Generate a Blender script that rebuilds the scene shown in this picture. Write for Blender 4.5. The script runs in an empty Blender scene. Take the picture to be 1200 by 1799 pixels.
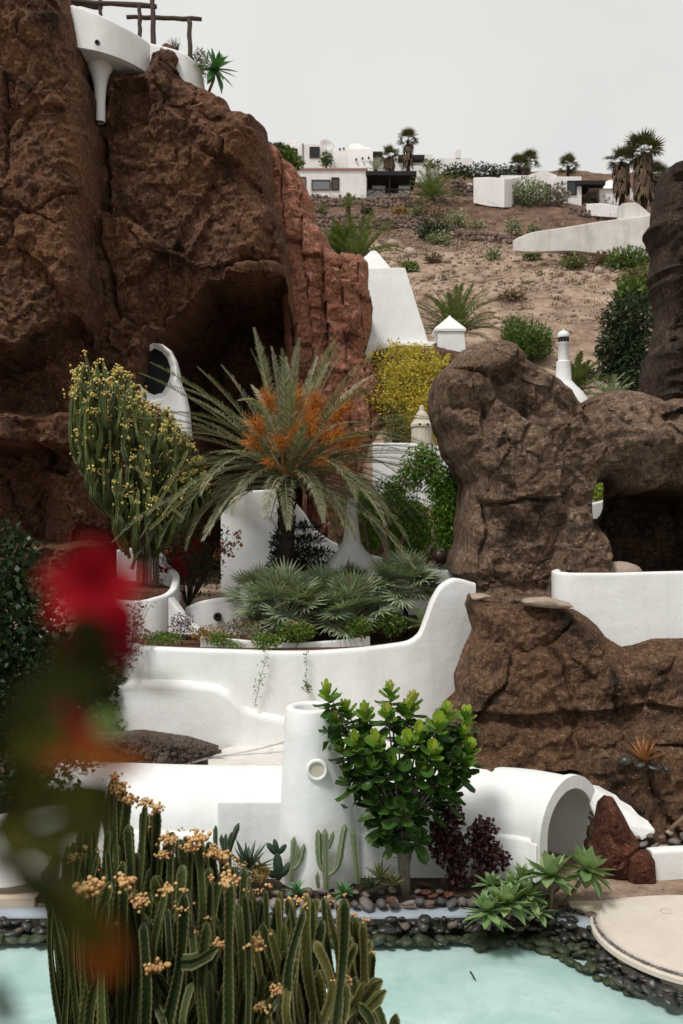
import bpy, math, random
import numpy as np
from mathutils import Vector, Matrix, Euler
R = math.radians
SC = bpy.context.scene
COL = SC.collection

# ------------------------------------------------------------------ camera
CZ = 8.4            # eye height above the pool water (m)
F = 1600.0          # focal length in photo pixels (photo 1200 x 1799)
cam = bpy.data.cameras.new('camera')
cam.sensor_fit = 'VERTICAL'; cam.sensor_height = 36.0; cam.lens = 36.0 * F / 1799.0
cam.clip_start = 0.03; cam.clip_end = 3000.0
cam.dof.use_dof = True; cam.dof.focus_distance = 13.0; cam.dof.aperture_fstop = 2.4
camo = bpy.data.objects.new('camera', cam); COL.objects.link(camo)
camo.location = (0, 0, CZ); camo.rotation_euler = (R(90), 0, 0)
SC.camera = camo

# ------------------------------------------------------------------ sky and sun (thin bright overcast)
SUN_EL, SUN_AZ = R(60), R(-140)       # azimuth measured clockwise from +Y
w = bpy.data.worlds.new('World'); SC.world = w; w.use_nodes = True
nt = w.node_tree; nt.nodes.clear()
def wn(t, **k):
    n = nt.nodes.new(t)
    for a, b in k.items(): setattr(n, a, b)
    return n
sky = wn('ShaderNodeTexSky', sky_type='NISHITA', sun_disc=False, sun_elevation=SUN_EL, sun_rotation=SUN_AZ)
sky.dust_density = 4.0; sky.air_density = 1.0; sky.ozone_density = 1.0
hs = wn('ShaderNodeHueSaturation'); hs.inputs['Saturation'].default_value = 0.12
nt.links.new(sky.outputs[0], hs.inputs['Color'])
tc = wn('ShaderNodeTexCoord'); nz = wn('ShaderNodeTexNoise'); nz.inputs['Scale'].default_value = 1.6; nz.inputs['Detail'].default_value = 5
nt.links.new(tc.outputs['Generated'], nz.inputs['Vector'])
cr = wn('ShaderNodeValToRGB'); cr.color_ramp.elements[0].position = 0.3; cr.color_ramp.elements[1].position = 0.75
cr.color_ramp.elements[0].color = (7.7, 7.8, 7.7, 1); cr.color_ramp.elements[1].color = (10.0, 9.9, 9.6, 1)
nt.links.new(nz.outputs['Fac'], cr.inputs['Fac'])
mx = wn('ShaderNodeMix', data_type='RGBA'); mx.inputs[0].default_value = 0.8
nt.links.new(hs.outputs[0], mx.inputs[6]); nt.links.new(cr.outputs[0], mx.inputs[7])
bg = wn('ShaderNodeBackground'); bg.inputs['Strength'].default_value = 0.067
nt.links.new(mx.outputs[2], bg.inputs['Color'])
wo = wn('ShaderNodeOutputWorld'); nt.links.new(bg.outputs[0], wo.inputs[0])
sl = bpy.data.lights.new('sun', 'SUN'); sl.energy = 1.75; sl.angle = R(12); sl.color = (1, 0.975, 0.94)
so = bpy.data.objects.new('sun', sl); COL.objects.link(so); so.location = (0, 0, 60)
sd_ = Vector((math.sin(SUN_AZ) * math.cos(SUN_EL), math.cos(SUN_AZ) * math.cos(SUN_EL), math.sin(SUN_EL)))
so.rotation_euler = (-sd_).to_track_quat('-Z', 'Y').to_euler()
SC.cycles.use_denoising = True; SC.cycles.diffuse_bounces = 6
vs = SC.view_settings
vs.view_transform = 'Standard'; vs.look = 'None'; vs.gamma = 1.0; vs.exposure = 0.5; vs.use_curve_mapping = False

# ------------------------------------------------------------------ helpers
def P(px, py, d): return Vector(((px - 600) * d / F, d, CZ + (899.5 - py) * d / F))
def rng(s): return random.Random(s)
def sstep(a, b, x):
    t = np.clip((x - a) / (b - a + 1e-9), 0, 1); return t * t * (3 - 2 * t)
def _hash(ix, iy, iz, s):
    n = (ix * 374761393 + iy * 668265263 + iz * 1440662683 + s * 974711) & 0x7fffffff
    n = ((n ^ (n >> 13)) * 1274126177) & 0x7fffffff
    n = ((n ^ (n >> 16)) * 668265263) & 0x7fffffff
    return (n & 0xffff) / 65535.0
def vnoise(p, s=0):
    i = np.floor(p).astype(np.int64); f = p - i; u = f * f * (3 - 2 * f)
    x, y, z = i[:, 0], i[:, 1], i[:, 2]; ux, uy, uz = u[:, 0], u[:, 1], u[:, 2]
    def l(a, b, t): return a + (b - a) * t
    return l(l(l(_hash(x, y, z, s), _hash(x+1, y, z, s), ux), l(_hash(x, y+1, z, s), _hash(x+1, y+1, z, s), ux), uy),
             l(l(_hash(x, y, z+1, s), _hash(x+1, y, z+1, s), ux), l(_hash(x, y+1, z+1, s), _hash(x+1, y+1, z+1, s), ux), uy), uz) * 2 - 1
def fbm(p, s=0, o=4, ridged=False):
    r = np.zeros(len(p)); a = 0.5
    for k in range(o):
        n = vnoise(p * (2.03 ** k) + 17.3 * k, s + k)
        r += a * ((1 - 2 * np.abs(n)) if ridged else n); a *= 0.5
    return r
def A3(x, y, z): return np.stack([np.asarray(x, float), np.asarray(y, float) + 0 * np.asarray(x), np.asarray(z, float) + 0 * np.asarray(x)], 1)

def mesh_np(name, V, Fs, mat=None, smooth=True, attrs=None):
    V = np.asarray(V, dtype=np.float32).reshape(-1, 3)
    me = bpy.data.meshes.new(name)
    if isinstance(Fs, np.ndarray):
        n, k = Fs.shape
        me.vertices.add(len(V)); me.vertices.foreach_set('co', V.ravel())
        me.loops.add(n * k); me.loops.foreach_set('vertex_index', Fs.astype(np.int32).ravel())
        me.polygons.add(n); me.polygons.foreach_set('loop_start', np.arange(0, n * k, k, dtype=np.int32))
        me.polygons.foreach_set('loop_total', np.full(n, k, dtype=np.int32))
        me.update(calc_edges=True); me.validate()
    else:
        me.from_pydata([tuple(v) for v in V], [], Fs); me.update()
    if smooth: me.polygons.foreach_set('use_smooth', np.ones(len(me.polygons), dtype=bool))
    if attrs:
        for an, av in attrs.items():
            if len(av) == len(me.vertices):
                at = me.attributes.new(an, 'FLOAT', 'POINT'); at.data.foreach_set('value', np.asarray(av, dtype=np.float32))
    if mat: me.materials.append(mat)
    return me
def tag(o, label=None, cat=None, group=None, kind=None):
    if label: o['label'] = label
    if cat: o['category'] = cat
    if group: o['group'] = group
    if kind: o['kind'] = kind
    return o
def inst(name, me, parent=None, loc=(0, 0, 0), rot=(0, 0, 0), scale=(1, 1, 1)):
    o = bpy.data.objects.new(name, me); COL.objects.link(o); o.parent = parent
    o.location = loc; o.rotation_euler = rot; o.scale = scale if hasattr(scale, '__len__') else (scale,) * 3
    return o
def thing(name, loc, label, cat, group=None, rz=0):
    o = bpy.data.objects.new(name, None); COL.objects.link(o); o.location = loc; o.rotation_euler = (0, 0, rz)
    o.empty_display_size = 0.2
    return tag(o, label, cat, group)
class MB:
    def __init__(s): s.v = []; s.f = []; s.a = []
    def add(s, V, Fs, a=0.0):
        b = len(s.v); s.v.extend([tuple(x) for x in V]); s.f.extend([tuple(i + b for i in q) for q in Fs])
        s.a.extend(a if hasattr(a, '__len__') else [a] * len(V)); return s
    def box(s, x0, x1, y0, y1, z0, z1):
        V = [(x, y, z) for z in (z0, z1) for y in (y0, y1) for x in (x0, x1)]
        return s.add(V, [(0, 2, 3, 1), (4, 5, 7, 6), (0, 1, 5, 4), (2, 6, 7, 3), (0, 4, 6, 2), (1, 3, 7, 5)])
    def tube(s, path, rad, n=7, cap=True, ribs=0, ribd=0.0, rw=None):
        path = [Vector(p) for p in path]; m = len(path)
        if not hasattr(rad, '__len__'): rad = [rad] * m
        V = []; At = []; ref = None
        for i, p in enumerate(path):
            t = (path[min(i + 1, m - 1)] - path[max(i - 1, 0)])
            t = t.normalized() if t.length > 1e-9 else Vector((0, 0, 1))
            if ref is None: ref = t.orthogonal().normalized()
            ref = (ref - t * ref.dot(t)); ref = ref.normalized() if ref.length > 1e-6 else t.orthogonal().normalized()
            b = t.cross(ref)
            for k in range(n):
                an = 2 * math.pi * k / n; r = rad[i]; at = 0.0
                if ribs:
                    out = (k % 2 == 0); r *= (rw[i] if rw else 1.0) if out else (1 - ribd); at = 1.0 if out else 0.0
                V.append(p + (ref * math.cos(an) + b * math.sin(an)) * r); At.append(at)
        Fs = [(i * n + k, i * n + (k + 1) % n, (i + 1) * n + (k + 1) % n, (i + 1) * n + k) for i in range(m - 1) for k in range(n)]
        if cap: Fs += [tuple(range(n))[::-1], tuple((m - 1) * n + k for k in range(n))]
        return s.add(V, Fs, At)
    def blade(s, path, widths, nrm, fold=0.0):
        path = [Vector(p) for p in path]; m = len(path); V = []
        for i, p in enumerate(path):
            t = (path[min(i + 1, m - 1)] - path[max(i - 1, 0)])
            t = t.normalized() if t.length > 1e-9 else Vector((0, 0, 1))
            sd = t.cross(Vector(nrm)); sd = sd.normalized() if sd.length > 1e-6 else t.orthogonal().normalized()
            up = sd.cross(t); wd = widths[i]
            V += [p - sd * wd + up * wd * fold, p, p + sd * wd + up * wd * fold] if fold else [p - sd * wd, p + sd * wd]
        c = 3 if fold else 2; Fs = []
        for i in range(m - 1):
            for k in range(c - 1): Fs.append((i * c + k, i * c + k + 1, (i + 1) * c + k + 1, (i + 1) * c + k))
        return s.add(V, Fs)
    def lathe(s, c, prof, n=24, fn=None):
        V = []
        for (r, z) in prof:
            for k in range(n):
                an = 2 * math.pi * k / n; rr = r if fn is None else fn(r, z, an)
                V.append((c[0] + rr * math.cos(an), c[1] + rr * math.sin(an), c[2] + z))
        m = len(prof)
        Fs = [(i * n + k, i * n + (k + 1) % n, (i + 1) * n + (k + 1) % n, (i + 1) * n + k) for i in range(m - 1) for k in range(n)]
        return s.add(V, Fs)
    def poly(s, pts, h):                      # vertical prism: pts plan polygon with z top, thickness h
        n = len(pts); V = [tuple(p) for p in pts] + [(p[0], p[1], p[2] - h) for p in pts]
        Fs = [tuple(range(n)), tuple(range(2 * n - 1, n - 1, -1))] + [(k, n + k, n + (k + 1) % n, (k + 1) % n) for k in range(n)]
        return s.add(V, Fs)
    def mesh(s, name, mat, smooth=False, off=None):
        V = np.array(s.v, dtype=np.float64)
        if off is not None: V = V - np.array(off)
        return mesh_np(name, V, s.f, mat, smooth, {'rib': s.a} if any(s.a) else None)
    def build(s, name, mat, parent=None, smooth=False, local=False):
        V = np.array(s.v, dtype=np.float64)
        if parent is not None:
            off = np.zeros(3) if local else np.array(parent_world(parent))
            loc = (0, 0, 0)
        else:
            off = np.array([(V[:, 0].min() + V[:, 0].max()) / 2, (V[:, 1].min() + V[:, 1].max()) / 2, V[:, 2].min()]); loc = off
        me = s.mesh(name, mat, smooth, off)
        return inst(name, me, parent, loc)
def parent_world(o):
    l = Vector(o.location)
    while o.parent: o = o.parent; l = l + Vector(o.location)
    return l
def smooth_angle(o, a=40):
    me = o.data
    me.polygons.foreach_set('use_smooth', np.ones(len(me.polygons), dtype=bool))
    try: me.set_sharp_from_angle(angle=R(a))
    except Exception: pass
    return o
def bevel(o, wd, seg=2):
    m = o.modifiers.new('bevel', 'BEVEL'); m.width = wd; m.segments = seg; m.limit_method = 'ANGLE'; return o
def catmull(pts, n):
    pts = [np.array(p, float) for p in pts]; out = []
    m = len(pts)
    for i in range(m - 1):
        p0, p1, p2, p3 = pts[max(i - 1, 0)], pts[i], pts[i + 1], pts[min(i + 2, m - 1)]
        for k in range(n):
            t = k / n
            out.append(0.5 * ((2 * p1) + (-p0 + p2) * t + (2 * p0 - 5 * p1 + 4 * p2 - p3) * t * t + (-p0 + 3 * p1 - 3 * p2 + p3) * t ** 3))
    out.append(pts[-1]); return out

# ------------------------------------------------------------------ materials
MATS = {}
class NB:
    def __init__(s, name):
        s.m = bpy.data.materials.new(name); s.m.use_nodes = True; s.t = s.m.node_tree; s.t.nodes.clear()
        s.out = s.n('ShaderNodeOutputMaterial'); MATS[name] = s.m
    def n(s, t, **k):
        x = s.t.nodes.new(t)
        for a, b in k.items():
            if a in x.inputs: x.inputs[a].default_value = b
            else: setattr(x, a, b)
        return x
    def l(s, a, b): s.t.links.new(a, b)
    def pos(s, scale=(1, 1, 1), rot=(0, 0, 0)):
        g = s.n('ShaderNodeNewGeometry'); mp = s.n('ShaderNodeMapping'); mp.inputs['Scale'].default_value = scale; mp.inputs['Rotation'].default_value = rot
        s.l(g.outputs['Position'], mp.inputs[0]); return mp.outputs[0]
    def noise(s, vec, scale, detail=5, rough=0.6, dist=0.0):
        x = s.n('ShaderNodeTexNoise'); x.inputs['Scale'].default_value = scale; x.inputs['Detail'].default_value = detail
        x.inputs['Roughness'].default_value = rough; x.inputs['Distortion'].default_value = dist
        if vec is not None: s.l(vec, x.inputs['Vector'])
        return x.outputs['Fac']
    def ramp(s, fac, stops):
        r = s.n('ShaderNodeValToRGB'); e = r.color_ramp.elements
        while len(e) < len(stops): e.new(0.5)
        for i, (p, c) in enumerate(stops):
            e[i].position = p; e[i].color = (c[0], c[1], c[2], 1) if hasattr(c, '__len__') else (c, c, c, 1)
        s.l(fac, r.inputs[0]); return r.outputs[0]
    def mix(s, f, a, b, mode='MIX'):
        m = s.n('ShaderNodeMix', data_type='RGBA', blend_type=mode)
        for i, v in ((0, f), (6, a), (7, b)):
            if hasattr(v, 'is_linked'): s.l(v, m.inputs[i])
            else: m.inputs[i].default_value = v if (i == 0 or len(v) == 4) else (*v, 1)
        return m.outputs[2]
    def bump(s, h, strength, dist, prev=None):
        b = s.n('ShaderNodeBump'); b.inputs['Strength'].default_value = strength; b.inputs['Distance'].default_value = dist
        s.l(h, b.inputs['Height'])
        if prev is not None: s.l(prev, b.inputs['Normal'])
        return b.outputs[0]
    def pbsdf(s, color, rough=0.8, normal=None, spec=0.3, **k):
        p = s.n('ShaderNodeBsdfPrincipled')
        if hasattr(color, 'is_linked'): s.l(color, p.inputs['Base Color'])
        else: p.inputs['Base Color'].default_value = (*color, 1)
        if hasattr(rough, 'is_linked'): s.l(rough, p.inputs['Roughness'])
        else: p.inputs['Roughness'].default_value = rough
        p.inputs['Specular IOR Level'].default_value = spec
        for a, b in k.items(): p.inputs[a].default_value = b
        if normal is not None: s.l(normal, p.inputs['Normal'])
        return p.outputs[0]
    def done(s, sh): s.l(sh, s.out.inputs['Surface']); return s.m

def rock_mat(name, dark, mid, light, stain, bumpd=0.06, strata=(0.5, 0.5, 1.6), rot=(0, 0.35, 0), stainamt=1.0):
    b = NB(name); v = b.pos()
    big = b.noise(v, 0.35, 4, 0.55); med = b.noise(v, 1.7, 7, 0.65); fine = b.noise(v, 9.0, 6, 0.7)
    st = b.noise(b.pos(strata, rot), 1.1, 6, 0.65, 0.6)
    mott = b.noise(v, 4.2, 8, 0.72, 0.4)
    c = b.ramp(med, [(0.3, dark), (0.5, mid), (0.72, light)])
    c = b.mix(b.ramp(mott, [(0.36, 0.85), (0.5, 0.0)]), c, dark)
    c = b.mix(b.ramp(mott, [(0.55, 0.0), (0.72, 0.7)]), c, light)
    c = b.mix(b.ramp(st, [(0.35, 0.0), (0.62, 0.75)]), c, mid)
    c = b.mix(b.ramp(big, [(0.42, 0.0), (0.64, 0.8 * stainamt)]), c, stain)
    c = b.mix(b.ramp(fine, [(0.3, 0.75), (0.55, 0.0)]), c, tuple(x * 0.35 for x in dark))
    bl = b.noise(v, 0.8, 6, 0.6, 0.5)
    c = b.mix(b.ramp(bl, [(0.33, 0.85), (0.45, 0.0)]), c, tuple(x * 0.5 for x in dark))
    sp = b.noise(v, 30, 3, 0.6)
    c = b.mix(b.ramp(sp, [(0.62, 0.0), (0.75, 0.55)]), c, tuple(min(1, x * 2.2) for x in light))
    gr = b.noise(v, 7.5, 9, 0.78); gm = b.ramp(gr, [(0.30, 0.3), (0.44, 0.8), (0.56, 1.2), (0.68, 2.6)])
    c = b.mix(1.0, c, gm, 'MULTIPLY')
    vo = b.n('ShaderNodeTexVoronoi'); vo.inputs['Scale'].default_value = 7.0; b.l(v, vo.inputs['Vector'])
    n1 = b.bump(mott, 1.0, bumpd * 1.2, b.bump(med, 1.0, bumpd * 1.2)); n2 = b.bump(st, 0.7, bumpd, n1); n3 = b.bump(fine, 1.0, bumpd * 0.9, n2)
    n4 = b.bump(gr, 1.0, bumpd * 0.8, b.bump(vo.outputs['Distance'], 0.5, bumpd * 0.35, n3)); n5 = b.bump(sp, 1.0, bumpd * 0.2, n4)
    return b.done(b.pbsdf(c, 0.92, n5, 0.2))
rock_mat('rock_dark', (0.034, 0.017, 0.010), (0.15, 0.074, 0.043), (0.31, 0.182, 0.115), (0.2, 0.094, 0.047))
rock_mat('rock_grey', (0.055, 0.035, 0.024), (0.235, 0.153, 0.104), (0.48, 0.36, 0.27), (0.16, 0.096, 0.062))
rock_mat('rock_red', (0.13, 0.052, 0.032), (0.38, 0.165, 0.105), (0.58, 0.32, 0.23), (0.3, 0.125, 0.078), 0.04, (0.4, 0.4, 2.4), (0, 0.05, 0), 0.8)
rock_mat('rock_rust', (0.06, 0.024, 0.014), (0.19, 0.07, 0.04), (0.33, 0.15, 0.09), (0.12, 0.045, 0.028), 0.09)
rock_mat('rock_slope', (0.036, 0.021, 0.013), (0.15, 0.085, 0.05), (0.33, 0.215, 0.14), (0.19, 0.098, 0.053))

rock_mat('rock_black', (0.018, 0.012, 0.009), (0.07, 0.045, 0.032), (0.18, 0.12, 0.09), (0.05, 0.032, 0.022))
def plaster(name, c0=(0.81, 0.813, 0.797), c1=(0.755, 0.755, 0.735), dirt=0.0, dirtc=(0.3, 0.26, 0.2)):
    b = NB(name); v = b.pos()
    c = b.mix(b.ramp(b.noise(v, 0.9, 5, 0.6), [(0.35, 0.0), (0.7, 1.0)]), c0, c1)
    if dirt:
        d = b.noise(b.pos((1.6, 1.6, 0.35)), 1.2, 7, 0.7)
        c = b.mix(b.ramp(d, [(0.48, 0.0), (0.75, dirt)]), c, dirtc)
    n1 = b.bump(b.noise(v, 1.4, 5, 0.6), 0.35, 0.1)
    st = b.noise(b.pos((3.0, 3.0, 0.22)), 1.5, 6, 0.7); c = b.mix(b.ramp(st, [(0.55, 0.0), (0.8, 0.3)]), c, tuple(x * 0.72 for x in c1))
    ck = b.noise(v, 5.0, 6, 0.7); c = b.mix(b.ramp(ck, [(0.6, 0.0), (0.78, 0.28)]), c, tuple(x * 0.8 for x in c1))
    n2 = b.bump(b.noise(v, 26, 5, 0.65), 0.3, 0.01, n1)
    return b.done(b.pbsdf(c, 0.85, n2, 0.25))
plaster('plaster', dirt=0.22, dirtc=(0.52, 0.48, 0.42)); plaster('plaster_old', (0.72, 0.69, 0.65), (0.6, 0.56, 0.51), 0.6, (0.38, 0.32, 0.27))
plaster('plaster_ivory', (0.66, 0.61, 0.5), (0.55, 0.5, 0.4), 0.7, (0.3, 0.25, 0.18))
plaster('plaster_far', (0.8, 0.78, 0.76), (0.74, 0.71, 0.68), 0.25, (0.5, 0.44, 0.4))
plaster('concrete_path', (0.56, 0.46, 0.36), (0.47, 0.38, 0.30), 0.35, (0.33, 0.26, 0.2))
plaster('concrete_disc', (0.64, 0.575, 0.49), (0.58, 0.51, 0.43), 0.35, (0.45, 0.38, 0.31))
plaster('kerb_blue', (0.33, 0.375, 0.42), (0.27, 0.305, 0.34), 0.6, (0.25, 0.27, 0.25))
plaster('kerb_pale', (0.62, 0.63, 0.62), (0.5, 0.52, 0.52), 0.4, (0.25, 0.27, 0.25))

def speckle(name, cols, scales=(1.2, 9, 40), bumpd=0.03, rough=0.95):
    b = NB(name); v = b.pos()
    a = b.noise(v, scales[0], 5, 0.6); f = b.noise(v, scales[1], 6, 0.7); g = b.noise(v, scales[2], 4, 0.7)
    c = b.ramp(f, [(0.3, cols[0]), (0.5, cols[1]), (0.72, cols[2])])
    c = b.mix(b.ramp(a, [(0.42, 0.0), (0.62, 0.8)]), c, cols[3])
    c = b.mix(b.ramp(g, [(0.55, 0.0), (0.72, 0.6)]), c, tuple(min(1, x * 1.8) for x in cols[2]))
    n1 = b.bump(f, 0.9, bumpd * 2); n2 = b.bump(g, 0.9, bumpd * 0.5, n1)
    return b.done(b.pbsdf(c, rough, n2, 0.15))
def hill_mat():
    b = NB('hill_soil'); v = b.pos()
    f = b.noise(v, 0.9, 8, 0.7); g = b.noise(v, 4.5, 6, 0.75); a = b.noise(v, 0.14, 5, 0.6, 0.5)
    pale = b.ramp(f, [(0.3, (0.14, 0.09, 0.062)), (0.46, (0.36, 0.25, 0.178)), (0.68, (0.6, 0.46, 0.355))])
    brown = b.ramp(f, [(0.3, (0.07, 0.042, 0.03)), (0.5, (0.16, 0.095, 0.066)), (0.72, (0.27, 0.175, 0.125))])
    sx = b.n('ShaderNodeSeparateXYZ'); b.l(v, sx.inputs[0])           # the terraced garden soil higher up is a darker red-brown earth
    mr = b.n('ShaderNodeMapRange'); mr.inputs['From Min'].default_value = 69; mr.inputs['From Max'].default_value = 80; b.l(sx.outputs['Y'], mr.inputs[0])
    mm = b.n('ShaderNodeMath', operation='ADD'); b.l(mr.outputs[0], mm.inputs[0]); b.l(b.ramp(a, [(0.42, 0.0), (0.66, 0.5)]), mm.inputs[1]); mm.use_clamp = True
    c = b.mix(mm.outputs[0], pale, brown)
    c = b.mix(b.ramp(g, [(0.58, 0.0), (0.74, 0.7)]), c, (0.6, 0.48, 0.39)); c = b.mix(b.ramp(g, [(0.3, 0.85), (0.43, 0.0)]), c, (0.06, 0.04, 0.028))
    n = b.bump(g, 0.9, 0.1, b.bump(f, 1.0, 0.3)); b.done(b.pbsdf(c, 0.95, n, 0.15))
hill_mat()
speckle('soil_red', [(0.06, 0.028, 0.016), (0.12, 0.055, 0.032), (0.2, 0.1, 0.06), (0.09, 0.045, 0.028)])
speckle('soil_dark', [(0.02, 0.014, 0.01), (0.05, 0.034, 0.024), (0.1, 0.07, 0.05), (0.035, 0.024, 0.018)])
speckle('gravel_brown', [(0.05, 0.035, 0.027), (0.12, 0.09, 0.07), (0.24, 0.19, 0.155), (0.1, 0.065, 0.05)], (0.8, 12, 40), 0.05)
speckle('dry_stone', [(0.07, 0.05, 0.04), (0.2, 0.15, 0.12), (0.4, 0.32, 0.27), (0.13, 0.09, 0.07)], (0.5, 2.5, 9), 0.06)
speckle('dry_stone_dark', [(0.012, 0.011, 0.008), (0.035, 0.033, 0.024), (0.08, 0.07, 0.055), (0.03, 0.034, 0.018)], (1.5, 6, 20), 0.06, 0.5)
def pebble_mat(name, a, c, rough):
    b = NB(name); o = b.n('ShaderNodeObjectInfo'); v = b.pos()
    col = b.mix(o.outputs['Random'], a, c)
    col = b.mix(b.ramp(b.noise(v, 22, 5, 0.7), [(0.35, 0.55), (0.65, 0.0)]), col, tuple(x * 0.45 for x in a))
    return b.done(b.pbsdf(col, rough, b.bump(b.noise(v, 35, 4, 0.6), 0.5, 0.01), 0.4))
pebble_mat('pebble_grey', (0.09, 0.085, 0.082), (0.28, 0.235, 0.205), 0.7)
pebble_mat('pebble_wet', (0.025, 0.024, 0.022), (0.075, 0.068, 0.058), 0.28)
pebble_mat('pebble_algae', (0.035, 0.04, 0.018), (0.085, 0.085, 0.042), 0.5)
pebble_mat('pebble_brown', (0.13, 0.09, 0.068), (0.2, 0.15, 0.12), 0.75)
pebble_mat('stone_pale', (0.34, 0.25, 0.19), (0.55, 0.44, 0.36), 0.9)
def flat(name, c, rough=0.7, spec=0.3, noise=0.25, sc=8, bumpd=0.01, **k):
    b = NB(name); v = b.pos(); f = b.noise(v, sc, 5, 0.65)
    col = b.mix(b.ramp(f, [(0.35, noise), (0.65, 0.0)]), c, tuple(x * 0.4 for x in c))
    return b.done(b.pbsdf(col, rough, b.bump(f, 0.5, bumpd), spec, **k))
flat('wood_log', (0.10, 0.072, 0.058), 0.9, 0.2, 0.6, 14, 0.03)
flat('wood_dark', (0.018, 0.013, 0.010), 0.7); flat('dark_void', (0.006, 0.006, 0.006), 0.6)
flat('roof_dark', (0.02, 0.018, 0.017), 0.8); flat('shutter_grey', (0.19, 0.195, 0.2), 0.6, 0.3, 0.15)
flat('shutter_brown', (0.09, 0.065, 0.055), 0.7); flat('curtain', (0.5, 0.46, 0.38), 0.9); flat('roof_red', (0.42, 0.24, 0.18), 0.9)
flat('window_glass', (0.02, 0.025, 0.028), 0.08, 0.6, 0.0); flat('pot_clay', (0.06, 0.022, 0.018), 0.4, 0.5, 0.5, 10)
flat('metal_dark', (0.03, 0.03, 0.03), 0.4, 0.5); flat('dish', (0.62, 0.6, 0.57), 0.5); flat('pane_beige', (0.56, 0.49, 0.4), 0.6, 0.3, 0.1)
flat('trunk_palm', (0.055, 0.042, 0.032), 0.95, 0.1, 0.7, 16, 0.05); flat('trunk_grey', (0.17, 0.14, 0.105), 0.9, 0.15, 0.5, 12, 0.03)
flat('trunk_tan', (0.22, 0.16, 0.11), 0.9, 0.15, 0.5, 10, 0.02); flat('twig', (0.06, 0.045, 0.035), 0.9)
flat('orange_stalk', (0.52, 0.185, 0.03), 0.6, 0.3, 0.3, 20); flat('dead_leaf', (0.12, 0.045, 0.03), 0.8)
flat('slab_beige', (0.4, 0.31, 0.24), 0.9, 0.2, 0.5, 6, 0.04); flat('skirt_dry', (0.15, 0.105, 0.07), 0.95, 0.1, 0.6, 6)

def leaf_mat(name, a, c, rough=0.5, trans=0.25, tip=None, rib=None, spec=0.35):
    b = NB(name); g = b.n('ShaderNodeNewGeometry'); o = b.n('ShaderNodeObjectInfo')
    ad = b.n('ShaderNodeMath', operation='ADD'); b.l(g.outputs['Random Per Island'], ad.inputs[0]); b.l(o.outputs['Random'], ad.inputs[1])
    fr = b.n('ShaderNodeMath', operation='FRACT'); b.l(ad.outputs[0], fr.inputs[0])
    col = b.mix(fr.outputs[0], a, c)
    if tip: col = b.mix(b.ramp(fr.outputs[0], [(0.86, 0.0), (0.9, 1.0)]), col, tip)
    nzf = b.noise(b.pos(), 6, 4, 0.6)
    col = b.mix(b.ramp(nzf, [(0.35, 0.4), (0.65, 0.0)]), col, tuple(x * 0.5 for x in a))
    if rib:
        at = b.n('ShaderNodeAttribute', attribute_name='rib')
        col = b.mix(b.ramp(at.outputs['Fac'], [(0.6, 0.0), (0.95, 0.9)]), col, rib)
    p = b.pbsdf(col, rough, None, spec)
    if trans:
        tr = b.n('ShaderNodeBsdfTranslucent'); b.l(b.mix(1.0, col, (1.2, 1.3, 0.5), 'MULTIPLY'), tr.inputs['Color'])
        ms = b.n('ShaderNodeMixShader'); ms.inputs[0].default_value = trans
        b.l(p, ms.inputs[1]); b.l(tr.outputs[0], ms.inputs[2]); p = ms.outputs[0]
    return b.done(p)
leaf_mat('frond_green', (0.11, 0.13, 0.06), (0.33, 0.32, 0.195), 0.5, 0.2, (0.42, 0.34, 0.25))
leaf_mat('frond_young', (0.2, 0.22, 0.125), (0.43, 0.40, 0.28), 0.5, 0.2, (0.5, 0.38, 0.29))
leaf_mat('frond_far', (0.10, 0.15, 0.045), (0.25, 0.27, 0.10), 0.5, 0.2)
leaf_mat('frond_washingtonia', (0.055, 0.065, 0.025), (0.16, 0.14, 0.065), 0.6, 0.15)
leaf_mat('fan_green', (0.17, 0.23, 0.13), (0.46, 0.52, 0.35), 0.4, 0.2, (0.3, 0.27, 0.16))
leaf_mat('cactus_front', (0.012, 0.024, 0.006), (0.06, 0.08, 0.018), 0.45, 0.0, None, (0.21, 0.2, 0.085))  # shade on the near stems is put into this darkened green
leaf_mat('cactus_gold', (0.06, 0.07, 0.016), (0.15, 0.14, 0.036), 0.45, 0.0, None, (0.3, 0.26, 0.12))
leaf_mat('cactus_back', (0.02, 0.036, 0.009), (0.1, 0.125, 0.026), 0.5, 0.0, None, (0.18, 0.19, 0.055))
leaf_mat('cactus_grey', (0.12, 0.17, 0.085), (0.17, 0.2, 0.11), 0.6, 0.0, None, (0.28, 0.26, 0.16))
leaf_mat('cactus_dark', (0.022, 0.045, 0.025), (0.05, 0.085, 0.045), 0.5, 0.0, None, (0.12, 0.13, 0.07))
leaf_mat('fruit_peach', (0.58, 0.34, 0.13), (0.72, 0.46, 0.2), 0.55, 0.0, (0.35, 0.14, 0.06))
leaf_mat('flower_yellow', (0.6, 0.46, 0.1), (0.75, 0.62, 0.22), 0.6, 0.0, (0.5, 0.28, 0.1))
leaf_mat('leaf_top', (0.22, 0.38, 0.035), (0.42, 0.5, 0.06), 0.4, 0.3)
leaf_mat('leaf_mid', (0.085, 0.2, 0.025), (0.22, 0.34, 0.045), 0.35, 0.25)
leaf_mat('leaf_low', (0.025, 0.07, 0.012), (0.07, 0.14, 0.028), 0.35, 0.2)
leaf_mat('leaf_edge', (0.4, 0.42, 0.09), (0.5, 0.48, 0.14), 0.4, 0.3)
leaf_mat('leaf_purple', (0.03, 0.011, 0.011), (0.085, 0.03, 0.028), 0.4, 0.12)
leaf_mat('leaf_ivy', (0.012, 0.026, 0.008), (0.04, 0.07, 0.02), 0.4, 0.15)
leaf_mat('leaf_ficus', (0.08, 0.2, 0.022), (0.3, 0.48, 0.07), 0.35, 0.35)
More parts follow.
